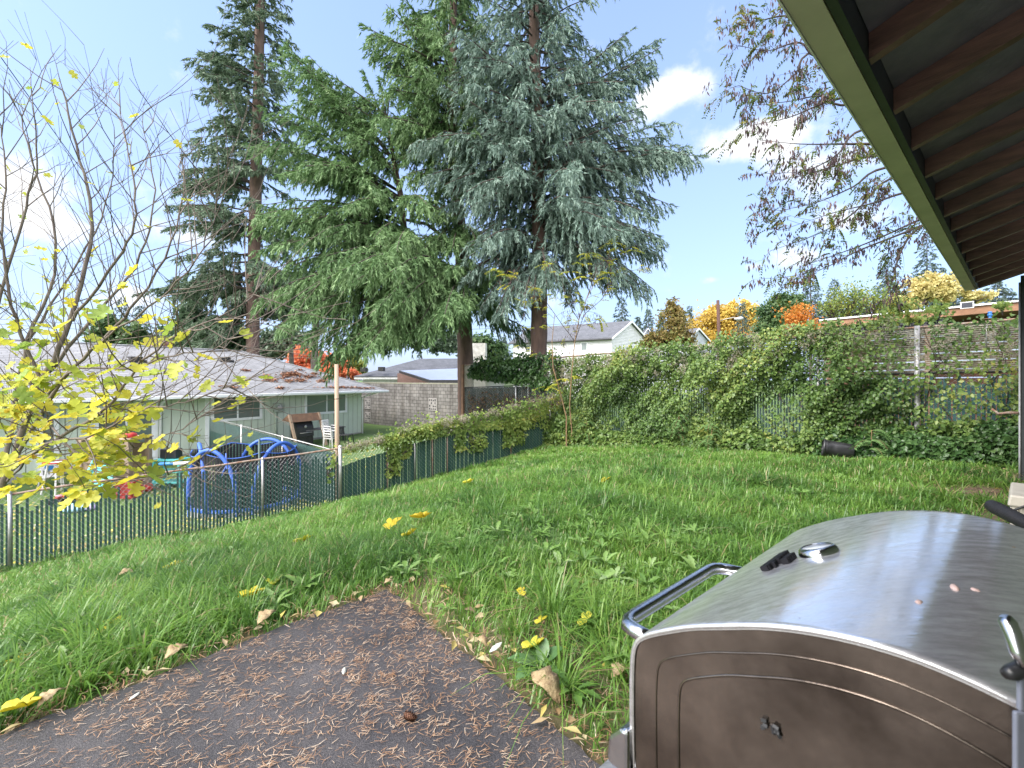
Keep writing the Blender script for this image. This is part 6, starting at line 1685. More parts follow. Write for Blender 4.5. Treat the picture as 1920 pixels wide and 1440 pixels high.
# ------------------------------------------------------------------ broad-leaved trees
def grow(mb, rng, p, d, ln, r, depth, out, up=.25, wob=.22, kids=(3, 5), lratio=.6, sides=5, gravity=0.0):
    """a branch that wanders and forks; out collects (point, direction) on the thin wood"""
    n = max(3, int(ln / .16)); pts = [Vector(p)]; dv = Vector(d).normalized(); dirs = [dv]
    for i in range(n):
        dv = (dv + Vector(rng.normal(0, wob, 3)) * .55 + Z * (up * .16) - Z * gravity * .1 * i / n).normalized(); pts.append(pts[-1] + dv * (ln / n)); dirs.append(dv)
    mb.tube(pts, [max(.0016, r * (1 - .75 * i / n)) for i in range(n + 1)], sides, False)
    if depth <= 1:
        for q, w in zip(pts[1:], dirs[1:]): out.append((q, w))
    if depth > 0:
        for _ in range(rng.integers(kids[0], kids[1] + 1)):
            i = int(rng.integers(max(1, n // 4), n + 1)); a = rng.uniform(0, 6.28); s = dirs[i].orthogonal().normalized(); s2 = dirs[i].cross(s)
            nd = (dirs[i] * .75 + (s * math.cos(a) + s2 * math.sin(a)) * .75 + Z * up * .5).normalized()
            grow(mb, rng, pts[i], nd, ln * lratio * rng.uniform(.5, 1.1), r * .5, depth - 1, out, up, wob, kids, lratio, max(3, sides - 1), gravity)


_h = [(.07, -.09), (.20, -.11), (.33, -.03), (.40, .10), (.38, .22), (.28, .30), (.22, .36), (.33, .43), (.43, .55), (.45, .68), (.37, .76), (.25, .74), (.16, .66), (.19, .78), (.20, .90), (.14, 1.0), (.05, 1.04)]
_o = [(0, 0)] + _h + [(-a, b) for a, b in reversed(_h)]
FIGV = np.array([(a, b, .10 * abs(a) + .03 * math.sin(b * 14 + a * 9) - .10 * max(0, b - .6) ** 2) for a, b in _o] + [(0, .3, -.03), (0, .62, -.05)])
_n1 = len(_o); FIGF = []
for _i in range(_n1):
    _j = (_i + 1) % _n1; _c = _n1 if (_o[_i][1] + _o[_j][1]) / 2 < .45 else _n1 + 1
    FIGF.append((_i, _j, _c))
    if (_o[_i][1] + _o[_j][1]) / 2 < .45 <= (_o[_j][1] + _o[(_j + 1) % _n1][1]) / 2: FIGF.append((_j, _n1 + 1, _n1))
    if (_o[_i][1] + _o[_j][1]) / 2 >= .45 > (_o[_j][1] + _o[(_j + 1) % _n1][1]) / 2: FIGF.append((_j, _n1, _n1 + 1))
FIGF = np.array(FIGF)
FIGL = leaf_mat("yellow_fig_leaf", [(0, (.26, .38, .07)), (.25, (.44, .48, .07)), (.6, (.62, .58, .07)), (.85, (.70, .58, .06)), (1, (.58, .40, .08))], rough=.5, trans=.45)


def fig_tree():
    rng = np.random.default_rng(21); t = 4.3
    base = Vector((-5.05, 4.3, G(-5.05, 4.3))); root = thing("fig_tree", "bare-branched fig tree with big yellow lobed leaves in front of the fence on the left", "tree", base)
    mb = MB(); out = []
    W3 = lambda l: [W(a, b, c) for a, b, c in l]
    mains = [
        ([tuple(base - Z * .05), *W3([(-45, 1020, 4.35), (12, 890, 4.3), (75, 722, 4.25), (132, 600, 4.2), (172, 430, 4.2), (150, 300, 4.15), (118, 170, 4.1)])], .062),
        (W3([(12, 890, 4.3), (100, 735, 4.0), (190, 640, 3.8), (262, 560, 3.7), (330, 430, 3.7), (345, 330, 3.7)]), .03),
        (W3([(-20, 960, 4.3), (25, 790, 4.5), (52, 640, 4.6), (105, 480, 4.7), (70, 330, 4.7), (30, 200, 4.7)]), .04),
        (W3([(75, 722, 4.25), (30, 600, 4.1), (5, 470, 4.0), (10, 330, 4.0), (-5, 220, 4.0)]), .028),
        (W3([(75, 722, 4.25), (170, 600, 4.4), (250, 500, 4.5), (290, 380, 4.5), (270, 250, 4.5)]), .028),
        (W3([(12, 890, 4.3), (110, 820, 3.8), (190, 775, 3.5), (240, 710, 3.4), (310, 640, 3.3), (420, 590, 3.2), (480, 545, 3.2)]), .024),
        (W3([(12, 900, 4.3), (90, 835, 3.6), (180, 815, 3.3), (262, 770, 3.2), (350, 752, 3.1), (430, 725, 3.1)]), .018),
        (W3([(132, 600, 4.2), (215, 490, 4.0), (255, 400, 3.9), (240, 290, 3.9), (225, 200, 3.9)]), .022),
        (W3([(40, 800, 4.2), (130, 700, 3.6), (240, 690, 3.4), (330, 665, 3.3), (400, 655, 3.2), (460, 610, 3.2)]), .018),
        (W3([(-60, 900, 4.2), (-20, 640, 4.2), (40, 420, 4.2), (70, 300, 4.2), (60, 180, 4.2)]), .03),
        (W3([(60, 760, 4.2), (160, 870, 3.6), (270, 900, 3.4), (360, 870, 3.3)]), .014),
        (W3([(25, 860, 4.3), (120, 850, 3.9), (230, 850, 3.7), (340, 800, 3.6), (395, 770, 3.6)]), .014),
        (W3([(190, 640, 3.8), (300, 560, 3.5), (370, 480, 3.4), (400, 410, 3.4), (402, 370, 3.4)]), .014),
        (W3([(52, 640, 4.6), (130, 520, 4.8), (200, 380, 4.9), (215, 260, 4.9)]), .022),
        (W3([(-80, 800, 4.4), (-60, 560, 4.4), (-40, 360, 4.4), (-20, 250, 4.4)]), .03)]
    for pts, r in mains:
        pts = [Vector(p) for p in pts]; sm = []
        for i in range(len(pts) - 1):
            p0, p1, p2, p3 = pts[max(i - 1, 0)], pts[i], pts[i + 1], pts[min(i + 2, len(pts) - 1)]
            for k in range(5):
                q = k / 5; sm.append(.5 * ((2 * p1) + (p2 - p0) * q + (2 * p0 - 5 * p1 + 4 * p2 - p3) * q * q + (3 * p1 - p0 - 3 * p2 + p3) * q ** 3) + Vector(rng.normal(0, .008, 3)))
        sm.append(pts[-1]); n = len(sm)
        mb.tube(sm, [max(.003, r * .62 * (1 - .85 * (i / n))) for i in range(n)], 8, False)
        for i in range(3, n):
            if sm[i].z < .5 and rng.random() < .5: continue
            d = (sm[min(i + 1, n - 1)] - sm[i - 1]).normalized(); a = rng.uniform(0, 6.28); s = d.orthogonal().normalized(); s2 = d.cross(s)
            nd = (d * .6 + (s * math.cos(a) + s2 * math.sin(a)) * .8 + Z * .15).normalized()
            grow(mb, rng, sm[i], nd, rng.uniform(.3, 1.0), .0055, 1, out, up=.55, wob=.22, kids=(1, 3), lratio=.55, sides=4)
        grow(mb, rng, sm[-1], (sm[-1] - sm[-2]), .35, .005, 1, out, up=.5, wob=.2, kids=(1, 2), sides=4)
        for q in sm[8:]: out.append((q, Z))
    mb.build("trunk", mat("fig_bark", (.20, .165, .13), (.11, .085, .075), rough=.85, scale=10, bump=.35, stretch=(1, 1, .4)), root, smooth=True)
    P = np.array([tuple(p) for p, _ in out]); pz = P[:, 2]
    px = CX + P[:, 0] / P[:, 1] * F; py = HY - (pz - EYE) / P[:, 1] * F
    low = np.exp(-np.clip(pz - 1.55, 0, 9) / .35) * np.where(pz < .15, .25, 1)
    wgt = (low + .03) * np.where(px > 210, np.exp(-(px - 210) / 95), 1)
    idx = rng.choice(len(P), 640, p=wgt / wgt.sum()); pos = P[idx]; n = len(pos)
    a = rng.uniform(0, 6.28, n); d = np.stack([np.cos(a) * .8, np.sin(a) * .8, rng.normal(-.35, .45, n)], 1); pos = pos + unit(d) * .05
    nr = unit(np.array([0, -.25, 1.0]) + rng.normal(0, .45, (n, 3)))
    sz = .045 + .095 * rng.random(n) ** 1.4 * np.where(pos[:, 2] > 2.3, .6, 1)
    stamp("leaves", FIGV * [1.05, 1, 1.8], FIGF, pos, d, nr, sz, FIGL, root, np.clip(rng.random(n) * .75 + .3 * (pos[:, 2] < 1.3) * rng.random(n), 0, 1))


fig_tree()

POD = leaf_mat("dark_seed_pod", [(0, (.035, .022, .03)), (.6, (.07, .04, .045)), (1, (.14, .08, .06))], rough=.6, trans=.1)
LOC = leaf_mat("locust_leaflet", [(0, (.07, .11, .025)), (.45, (.12, .175, .035)), (.8, (.19, .22, .04)), (1, (.33, .29, .05))], rough=.5, trans=.4)


def compound(P, D, rng, ln, pairs=7):
    """positions, directions of leaflets of feathery leaves hung at P along D"""
    O = []; A = []
    for p, d in zip(P, D):
        p = Vector(p); d = Vector(d).normalized(); s = d.cross(Z); s = s.normalized() if s.length > .1 else Vector((1, 0, 0)); k = ln * rng.uniform(.7, 1.2)
        for i in range(pairs):
            q = (i + 1) / pairs; c = p + d * k * q - Z * k * .35 * q * q
            for g in (-1, 1): O.append(tuple(c)); A.append(tuple(s * g + d * .45 - Z * .3))
    return np.array(O), np.array(A)


def locust():
    rng = np.random.default_rng(61); bx, by = 10.9, 8.0; base = Vector((bx, by, G(bx, by)))
    root = thing("locust_tree", "tree reaching over from behind the eave with dark hanging pods and sparse small leaves", "tree", base); mb = MB(); out = []
    top = Vector((bx - .1, by + .2, 6.2)); mb.tube([base - Z * .1, base + Z * 2 + X_ * .1, Vector((bx, by, 4)), top, top + Z * 2.5], [.2, .17, .15, .12, .06], 10)
    br = [[(1730, 422, 8.2), (1610, 470, 8.0), (1540, 505, 7.9), (1470, 520, 7.8)], [(1740, 405, 8.6), (1640, 450, 8.4), (1560, 480, 8.3), (1500, 500, 8.3)], [(1665, 313, 7.6), (1600, 350, 7.5), (1530, 380, 7.4), (1460, 395, 7.4)], [(1655, 290, 8), (1570, 310, 8), (1500, 330, 7.9), (1440, 340, 7.9)],
          [(1625, 240, 7.8), (1570, 290, 7.7), (1510, 320, 7.6), (1440, 325, 7.5)], [(1540, 92, 7.8), (1490, 140, 7.7), (1440, 175, 7.6), (1385, 160, 7.6)], [(1590, 180, 7.4), (1540, 195, 7.3), (1480, 220, 7.2), (1410, 235, 7.2)], [(1600, 195, 8.2), (1540, 180, 8.2), (1480, 190, 8.1), (1400, 200, 8.1)],
          [(1560, 110, 7.4), (1500, 80, 7.4), (1440, 95, 7.4), (1385, 85, 7.4)], [(1700, 360, 8), (1640, 380, 8), (1560, 400, 8), (1470, 430, 7.9)], [(1735, 420, 7.9), (1690, 470, 7.9), (1675, 520, 7.9), (1660, 560, 8)], [(1640, 270, 7.2), (1580, 270, 7.2), (1500, 270, 7.2), (1420, 262, 7.2)], [(1680, 330, 8.4), (1600, 400, 8.3), (1530, 440, 8.2), (1445, 470, 8.2)],
          [(1520, 40, 7.6), (1470, 30, 7.5), (1420, 40, 7.5), (1380, 45, 7.5)]]
    for b in br:
        pts = [W(*q) for q in b]; st = top.lerp(base, .18 * (1 if b[0][1] > 250 else .1)) + Z * (1.2 if b[0][1] < 200 else 0)
        mid = st.lerp(pts[0], .5) + Z * .35; full = [st, mid] + pts; sm = []
        for i in range(len(full) - 1):
            p0, p1, p2, p3 = full[max(i - 1, 0)], full[i], full[i + 1], full[min(i + 2, len(full) - 1)]
            for k in range(5):
                q = k / 5; sm.append(.5 * ((2 * p1) + (p2 - p0) * q + (2 * p0 - 5 * p1 + 4 * p2 - p3) * q * q + (3 * p1 - p0 - 3 * p2 + p3) * q ** 3))
        sm.append(full[-1]); n = len(sm); mb.tube(sm, [max(.004, .04 * (1 - i / n) ** 1.2) for i in range(n)], 6, False)
        for i in range(9, n):
            d = (sm[min(i + 1, n - 1)] - sm[i - 1]).normalized(); a = rng.uniform(0, 6.28); s = d.orthogonal().normalized(); s2 = d.cross(s)
            grow(mb, rng, sm[i], d * .7 + (s * math.cos(a) + s2 * math.sin(a)) * .8 - Z * .1, rng.uniform(.2, .55), .004, 1, out, up=.05, wob=.4, kids=(1, 3), lratio=.6, sides=3, gravity=.3)
    mb.build("trunk", BARK_DARK, root, smooth=True)
    P = np.array([tuple(p) for p, _ in out]); D = np.array([tuple(d) for _, d in out])
    # pods hang in bunches
    k = 1700; i = rng.choice(len(P), 760); i = np.repeat(i, 4); pos = P[i] + rng.normal(0, .045, (len(i), 3)); d = unit(np.array([0, 0, -1.0]) + rng.normal(0, .22, (len(i), 3)))
    leaves("seed_pods", pos, d, rvec(len(i), rng), rng.uniform(.07, .13, len(i)), .03, POD, root, rng=rng)
    j = rng.choice(len(P), 900); O, A = compound(P[j], D[j] - np.array([0, 0, .4]), rng, .15, 5); leaves("leaflets", O, A, unit(np.array([0, 0, 1.]) + rng.normal(0, .4, (len(O), 3))), rng.uniform(.04, .065, len(O)), .028, LOC, root, np.repeat(rng.random(len(j)), 10), rng=rng)


locust()


def sapling():
    rng = np.random.default_rng(71); t = 13.3; b = base_at(1062, t)
    root = thing("locust_sapling", "slender locust sapling with tan stems, yellow feathery leaves and dark pods", "tree", b); mb = MB(); mt = MB(); out = []
    stems = [[(1072, 806, t), (1068, 760, t), (1072, 700, t), (1078, 640, t), (1085, 600, t - .1), (1100, 560, t - .2), (1120, 520, t - .3)], [(1062, 782, t - .1), (1050, 735, t - .1), (1037, 690, t - .1), (1035, 640, t), (1040, 590, t)], [(1078, 640, t), (1095, 590, t), (1130, 560, t), (1160, 500, t)], [(1085, 600, t), (1060, 560, t), (1050, 500, t)], [(1078, 640, t), (1055, 610, t), (1020, 560, t), (985, 530, t), (925, 515, t)], [(1100, 560, t), (1120, 500, t), (1150, 470, t)], [(1037, 690, t), (1000, 660, t), (970, 600, t)]]
    for si, s in enumerate(stems):
        pts = [W(*q) for q in s]
        if si < 2: pts = [Vector((pts[0].x, pts[0].y, G(pts[0].x, pts[0].y) - .1))] + pts
        r = .022 if si < 2 else .011; n = len(pts)
        (mt if si < 2 else mb).tube(pts, [max(.004, r * (1 - .75 * i / n)) for i in range(n)], 6, False)
        for i in range(2 if si < 2 else 1, n):
            if si == 0 and i < 4: continue
            for _ in range(3):
                d = (pts[i] - pts[i - 1]).normalized(); a = rng.uniform(0, 6.28); o = d.orthogonal().normalized(); o2 = d.cross(o); grow(mb, rng, pts[i - 1].lerp(pts[i], rng.random()), d * .7 + (o * math.cos(a) + o2 * math.sin(a)) * .8, rng.uniform(.3, .9), .006, 1, out, up=.2, wob=.25, kids=(1, 2), sides=3)
    mt.build("trunk", BARK_TAN, root, smooth=True); mb.build("branches", BARK_DARK, root)
    P = np.array([tuple(p) for p, _ in out]); D = np.array([tuple(d) for _, d in out])
    i = np.repeat(rng.choice(len(P), 190), 3); pos = P[i] + rng.normal(0, .05, (len(i), 3)); leaves("seed_pods", pos, unit(np.array([0, 0, -1.0]) + rng.normal(0, .2, (len(i), 3))), rvec(len(i), rng), rng.uniform(.07, .13, len(i)), .024, POD, root, rng=rng)
    j = list(rng.choice(len(P), 110)); O, A = compound(P[j], D[j] - np.array([0, 0, .3]), rng, .22, 6)
    for (px, py) in ((1155, 445), (1160, 465), (1185, 470), (1100, 475), (1110, 480), (1145, 510), (1028, 495), (1070, 510), (1090, 520), (930, 505), (950, 515), (1000, 540), (1150, 455), (1140, 520), (1070, 600), (1045, 720), (1060, 710), (1075, 705), (1025, 725)):
        w = W(px, py, t - .2)
        for _ in range(3):
            a = rng.uniform(0, 6.28); o, aa = compound([w], [Vector((math.cos(a), math.sin(a), .1))], rng, .34, 7); O = np.concatenate([O, o]); A = np.concatenate([A, aa])
    leaves("leaflets", O, A, unit(np.array([0, 0, 1.]) + rng.normal(0, .35, (len(O), 3))), rng.uniform(.06, .1, len(O)), .038, leaf_mat("yellow_leaflet", [(0, (.22, .30, .05)), (.5, (.42, .44, .06)), (1, (.62, .5, .05))], trans=.45), root, rng=rng)


sapling()


def leafy(name, label, px, t, blobs, n, ls, m, seed, trunk=True, bark=None, thr=.0, cat="tree", group=None, tw=.16, clusters=70, spread=.3):
    """blobs: (px, py, half width px, half height px) ellipsoids of leaves at depth t"""
    rng = np.random.default_rng(seed); b = base_at(px, t); root = thing(name, label, cat, b, group); k = t / F
    P = []; mb = MB(); tot = sum(q[2] * q[3] for q in blobs)
    c0_ = Vector(W(blobs[0][0], blobs[0][1], t))
    for bi, (bx, by, hw, hh) in enumerate(blobs):
        c = np.array(W(bx, by, t)); m_ = max(6, int(clusters * hw * hh / tot)); cc = unit(rng.normal(size=(m_, 3))) * (rng.random((m_, 1)) ** .4) * .9 * np.array([hw * k, max(hw, hh) * k * .8, hh * k])
        nn = int(n * hw * hh / tot); i = rng.integers(0, m_, nn); sz = rng.uniform(.5, 1.3, m_) * min(hw, hh) * k * spread; g = rng.normal(0, 1, (nn, 3)) * sz[i][:, None] * np.array([1, 1, .75])
        P.append(c + cc[i] + g)
        for q in cc[:: max(1, m_ // 14)]:
            st = Vector((c[0], c[1], c[2] - hh * k * .8)); e = Vector(c + q); mb.tube([st, st.lerp(e, .5) + Vector(rng.normal(0, .1 * hw * k, 3)), e], [tw * .35, tw * .2, tw * .05], 4, False)
        if trunk and bi: mb.tube([Vector((b.x, b.y, b.z)).lerp(c0_, .75), Vector((b.x, b.y, b.z)).lerp(c0_, .9).lerp(Vector(c), .5), Vector(c)], [tw * .4, tw * .3, tw * .1], 5, False)
        if trunk and not bi: mb.tube([Vector((b.x, b.y, b.z - .2)), Vector((b.x, b.y, b.z)).lerp(Vector(c), .5), Vector((c[0], c[1], c[2]))], [tw, tw * .8, tw * .4], 6, False)
    mb.build("trunk", bark or BARK_DARK, root, smooth=True); P = np.concatenate(P); nn = len(P); l_ = ls * rng.uniform(.6, 1.3, nn)
    lump = nz(P[:, 0] / ls * .35, P[:, 2] / ls * .35, 1, seed) * .45
    leaves("crown", P, rvec(nn, rng), unit(np.array([0, -.3, .7]) + rng.normal(0, .6, (nn, 3))), l_, l_ * .8, m, root, np.clip(lump + rng.random(nn) * .6, 0, 1), rng=rng)


def cone(label, px, py_top, py_bot, t, wpx, seed, m=None, nb=70, bare=0., dens=5, name="conifer_tree", col=None):
    b = base_at(px, t); top = W(px, py_top, t); r = wpx / 2 * t / F; z0 = W(0, py_bot, t).z; k = t / F
    conifer(name, label, [b, Vector((b.x, b.y, (b.z + top.z) / 2)), top], [.012 * (top.z - b.z), .008 * (top.z - b.z), .02], max(z0, b.z + .5), top.z - .1, lambda f, az: r * (1 - f) ** .85 + .05, nb, m or FIR_F, seed, dens=dens * 2.6, tl=3.4 * k + .12, tw=.75 * k + .01, droop=.3, arch=.1, hang=.3, bark=BARK_DARK, sec=.4, sp=max(.2, 1.8 * k), limb_r=.05)


def far_trees():
    GREEN = leaf_mat("green_tree_leaf", [(0, (.035, .08, .03)), (.5, (.07, .13, .045)), (1, (.14, .2, .07))], trans=.25)
    GREY = leaf_mat("grey_green_leaf", [(0, (.07, .11, .07)), (.5, (.11, .16, .1)), (1, (.17, .22, .14))], trans=.25)
    YEL = leaf_mat("yellow_tree_leaf", [(0, (.38, .24, .05)), (.5, (.60, .42, .08)), (.85, (.72, .54, .13)), (1, (.42, .40, .1))], trans=.4)
    PALE = leaf_mat("pale_yellow_leaf", [(0, (.48, .40, .16)), (.5, (.62, .53, .22)), (1, (.7, .62, .3))], trans=.4)
    RED = leaf_mat("red_maple_leaf", [(0, (.62, .15, .07)), (.5, (.78, .26, .13)), (1, (.82, .38, .2))], trans=.5)
    ORA = leaf_mat("orange_leaf", [(0, (.45, .14, .03)), (.5, (.62, .24, .04)), (1, (.68, .36, .08))], trans=.4)
    BRO = leaf_mat("brown_leaf", [(0, (.15, .10, .04)), (.5, (.26, .19, .06)), (.8, (.16, .18, .05)), (1, (.38, .28, .08))], trans=.3)
    YG = leaf_mat("yellow_green_leaf", [(0, (.12, .19, .05)), (.5, (.22, .29, .07)), (1, (.46, .42, .08))], trans=.4)
    # left, behind the green house
    leafy("arborvitae", "rounded bright green arborvitae behind the ridge left of the brick chimney", 213, 34, [(205, 630, 20, 34), (190, 655, 14, 26)], 7000, .30, GREEN, 101)
    leafy("arborvitae", "second clipped green tree just left of the brick chimney", 260, 34, [(258, 640, 24, 30), (285, 655, 16, 22)], 6000, .30, GREEN, 102)
    cone("distant blue-grey fir left of the brick chimney, the taller of the pair", 228, 556, 650, 62, 60, 103); cone("distant blue-grey fir right above the brick chimney, the shorter of the pair", 262, 568, 650, 66, 62, 104)
    leafy("evergreen_tree", "dark bushy evergreen behind the ridge between the chimney and the fir trunk", 375, 33, [(340, 640, 40, 30), (400, 630, 55, 36), (440, 650, 40, 24), (360, 600, 30, 30)], 16000, .34, leaf_mat("dark_evergreen", [(0, (.04, .085, .045)), (.5, (.075, .13, .07)), (1, (.13, .19, .11))]), 105)
    leafy("evergreen_tree", "grey-green shrubby tree behind the ridge just right of the fir trunk", 515, 46, [(510, 650, 30, 26), (540, 640, 34, 30), (490, 672, 20, 12)], 7000, .38, GREY, 106)
    # two trunks with hanging foliage in front of the red maple
    leafy("cedar_tree", "cedar with a thin dark trunk in front of the red maple", 548, 34, [(545, 575, 30, 34), (520, 545, 36, 34), (552, 545, 30, 34), (500, 575, 20, 24)], 8000, .26, FIR_D, 107, bark=BARK_GREY, tw=.22)
    leafy("cedar_tree", "cedar with a pale grey trunk right of the thin dark trunk", 588, 32, [(592, 565, 26, 30), (612, 570, 24, 26), (570, 530, 34, 30)], 6500, .26, FIR_D, 108, bark=BARK_GREY, tw=.34)
    leafy("maple_tree", "flame red maple glowing behind the hip of the green house", 590, 44, [(560, 680, 26, 22), (595, 678, 28, 22), (625, 690, 26, 20), (590, 705, 50, 20), (650, 705, 22, 14)], 11000, .30, RED, 109)
    leafy("birch_tree", "small yellow and lime tree between the red maple and the charcoal roof", 662, 46, [(655, 678, 20, 20), (668, 692, 22, 18)], 5000, .30, YG, 110)
    # middle
    leafy("evergreen_tree", "mid green tree behind the stone chimney and the fir trunk", 905, 62, [(905, 650, 26, 26), (930, 660, 18, 18)], 5000, .45, GREEN, 111)
    leafy("evergreen_tree", "hazy green trees seen under the fir boughs behind the charcoal roof", 810, 70, [(780, 630, 50, 26), (830, 640, 40, 24), (720, 645, 40, 24)], 8000, .5, GREY, 112)
    cone("tiny pointed conifer beyond the stone chimney", 944, 628, 672, 85, 34, 113)
    for i, (px, top, bot, t, w, lab) in enumerate(((1166, 552, 640, 78, 72, "dark conifer rising behind the white gable"), (1216, 578, 640, 84, 40, "slim blue-green conifer right of the white gable"), (1240, 588, 640, 95, 34, "hazy conifer just left of the brown-leaved tree"), (1196, 592, 640, 100, 40, "faint small conifer between the white gable and the slim conifer"),
                                                     (1293, 571, 640, 92, 34, "pointed conifer between the brown-leaved tree and the yellow trees"), (1392, 563, 640, 70, 44, "pointed conifer top poking out of the yellow trees"))):
        cone(lab, px, top, bot, t, w, 120 + i)
    leafy("hornbeam_tree", "brown and olive tree standing alone behind the vine fence, narrow at the top", 1262, 40, [(1262, 615, 26, 38), (1265, 580, 16, 24), (1240, 640, 30, 18), (1285, 640, 18, 18), (1215, 645, 14, 8)], 6500, .24, BRO, 130, clusters=90)
    rng = np.random.default_rng(9); mb = MB(); out = []
    leafy("poplar_tree", "broad golden yellow tree behind the utility pole", 1352, 90, [(1340, 615, 46, 34), (1362, 590, 30, 26), (1315, 635, 30, 18), (1372, 625, 30, 26)], 15000, .46, YEL, 131)
    leafy("poplar_tree", "second golden yellow tree right of the utility pole, pointed at the top", 1408, 95, [(1402, 600, 22, 28), (1408, 625, 26, 20), (1395, 580, 10, 18)], 9000, .46, YEL, 132)
    leafy("maple_tree", "low reddish orange shrub at the foot of the yellow trees", 1400, 86, [(1392, 632, 32, 10), (1370, 638, 16, 8)], 2500, .3, ORA, 133, trunk=False)
    leafy("alder_tree", "rounded dark green tree left of the orange maple", 1462, 50, [(1462, 590, 32, 36), (1445, 615, 26, 24), (1480, 570, 24, 26)], 10000, .3, GREEN, 134)
    leafy("maple_tree", "sparse orange maple with bare pale stems behind the vine fence", 1503, 31, [(1495, 600, 26, 34), (1515, 620, 26, 22), (1480, 625, 18, 16)], 2600, .17, ORA, 135, clusters=120)
    for i, (px, top, bot, t, w, lab) in enumerate(((1520, 500, 620, 72, 90, "tall blue-grey conifer behind the orange maple"), (1565, 520, 620, 76, 80, "broad conifer between the orange maple and the patio cover"), (1665, 480, 600, 80, 90, "blue-grey conifer in the middle of the group above the patio cover"), (1738, 438, 580, 78, 96, "tallest conifer of the group, just left of the eave end"), (1610, 540, 610, 70, 90, "low wide conifer behind the pale leafy tree"), (1790, 500, 600, 85, 90, "conifer partly hidden by the end of the eave"), (1870, 520, 600, 80, 110, "conifer seen below the end of the eave"))):
        cone(lab, px, top, bot, t, w, 140 + i, nb=90)
    leafy("ash_tree", "thin olive and yellow tree with open branches above the left end of the patio cover", 1600, 26, [(1590, 560, 34, 40), (1640, 570, 36, 36), (1560, 580, 24, 26), (1680, 575, 24, 24)], 3000, .13, YG, 150, clusters=170)
    leafy("maple_tree", "pale yellow maple above the patio cover next to the eave end", 1748, 30, [(1735, 540, 36, 28), (1775, 550, 40, 20), (1700, 560, 26, 18), (1830, 555, 36, 12)], 7000, .2, PALE, 151)
    leafy("vine_shoots", "loose light green leafy shoots rising in front of the patio cover", 1700, 9.0, [(1660, 600, 40, 16), (1720, 595, 40, 14), (1760, 585, 30, 16), (1690, 575, 30, 14), (1880, 580, 16, 14)], 700, .09, VINEY, 152, trunk=False, clusters=60, cat="plant", tw=.02)
    # bare twigs on top of the brown tree
    t = 40.; b = base_at(1290, t)


far_trees()


# ------------------------------------------------------------------ pole, wires, pot, fallen leaves
def utility():
    t = 46.; b = base_at(1352, t); root = thing("utility_pole", "brown utility pole with a street lamp arm in front of the yellow trees", "pole", b)
    top = W(1346, 563, t); m = MB(); m.tube([b, top], [.2, .15], 10); m.build("pole", mat("brown_pole", (.10, .05, .038), (.065, .034, .028), rough=.9), root, smooth=True)
    a = W(1349, 602, t); e = W(1388, 598, t - 1); m = MB(); m.tube([a, a.lerp(e, .3) + Z * .15, a.lerp(e, .7) + Z * .22, e + Z * .05], .035, 6); m.build("arm", GALV, root, smooth=True)
    d = (e - a).normalized(); m = MB(); m.lathe(e - d * .55 + Z * .05, [(.05, 0), (.09, .1), (.17, .4), (.19, .65), (.1, .82), (0, .85)], d, 12, False); m.build("lamp_head", GREYP, root, smooth=True)
    WIRE = mat("black_wire", (.02, .02, .02), rough=.6)
    def wire(lab, a, b, sag, r):
        p, q = W(*a), W(*b); m = MB(); m.tube([p.lerp(q, k / 16) - Z * sag * 4 * (k / 16) * (1 - k / 16) for k in range(17)], r, 5, False); o = m.build("cable", WIRE, smooth=True); tag(o, lab, "wire", kind="thing")
    wire("black service wire slanting down across the sky through the fig branches", (-60, 20, 8), (430, 668, 24), .35, .0085)
    wire("far upper power line crossing behind the fig tree", (-40, 596, 48), (860, 622, 60), .6, .022); wire("far lower power line crossing behind the fig tree", (-40, 605, 48), (860, 636, 60), .6, .022)
    wire("thin power line between the spruce trunk and the white house", (840, 618, 60), (1120, 600, 66), .3, .022)


utility()


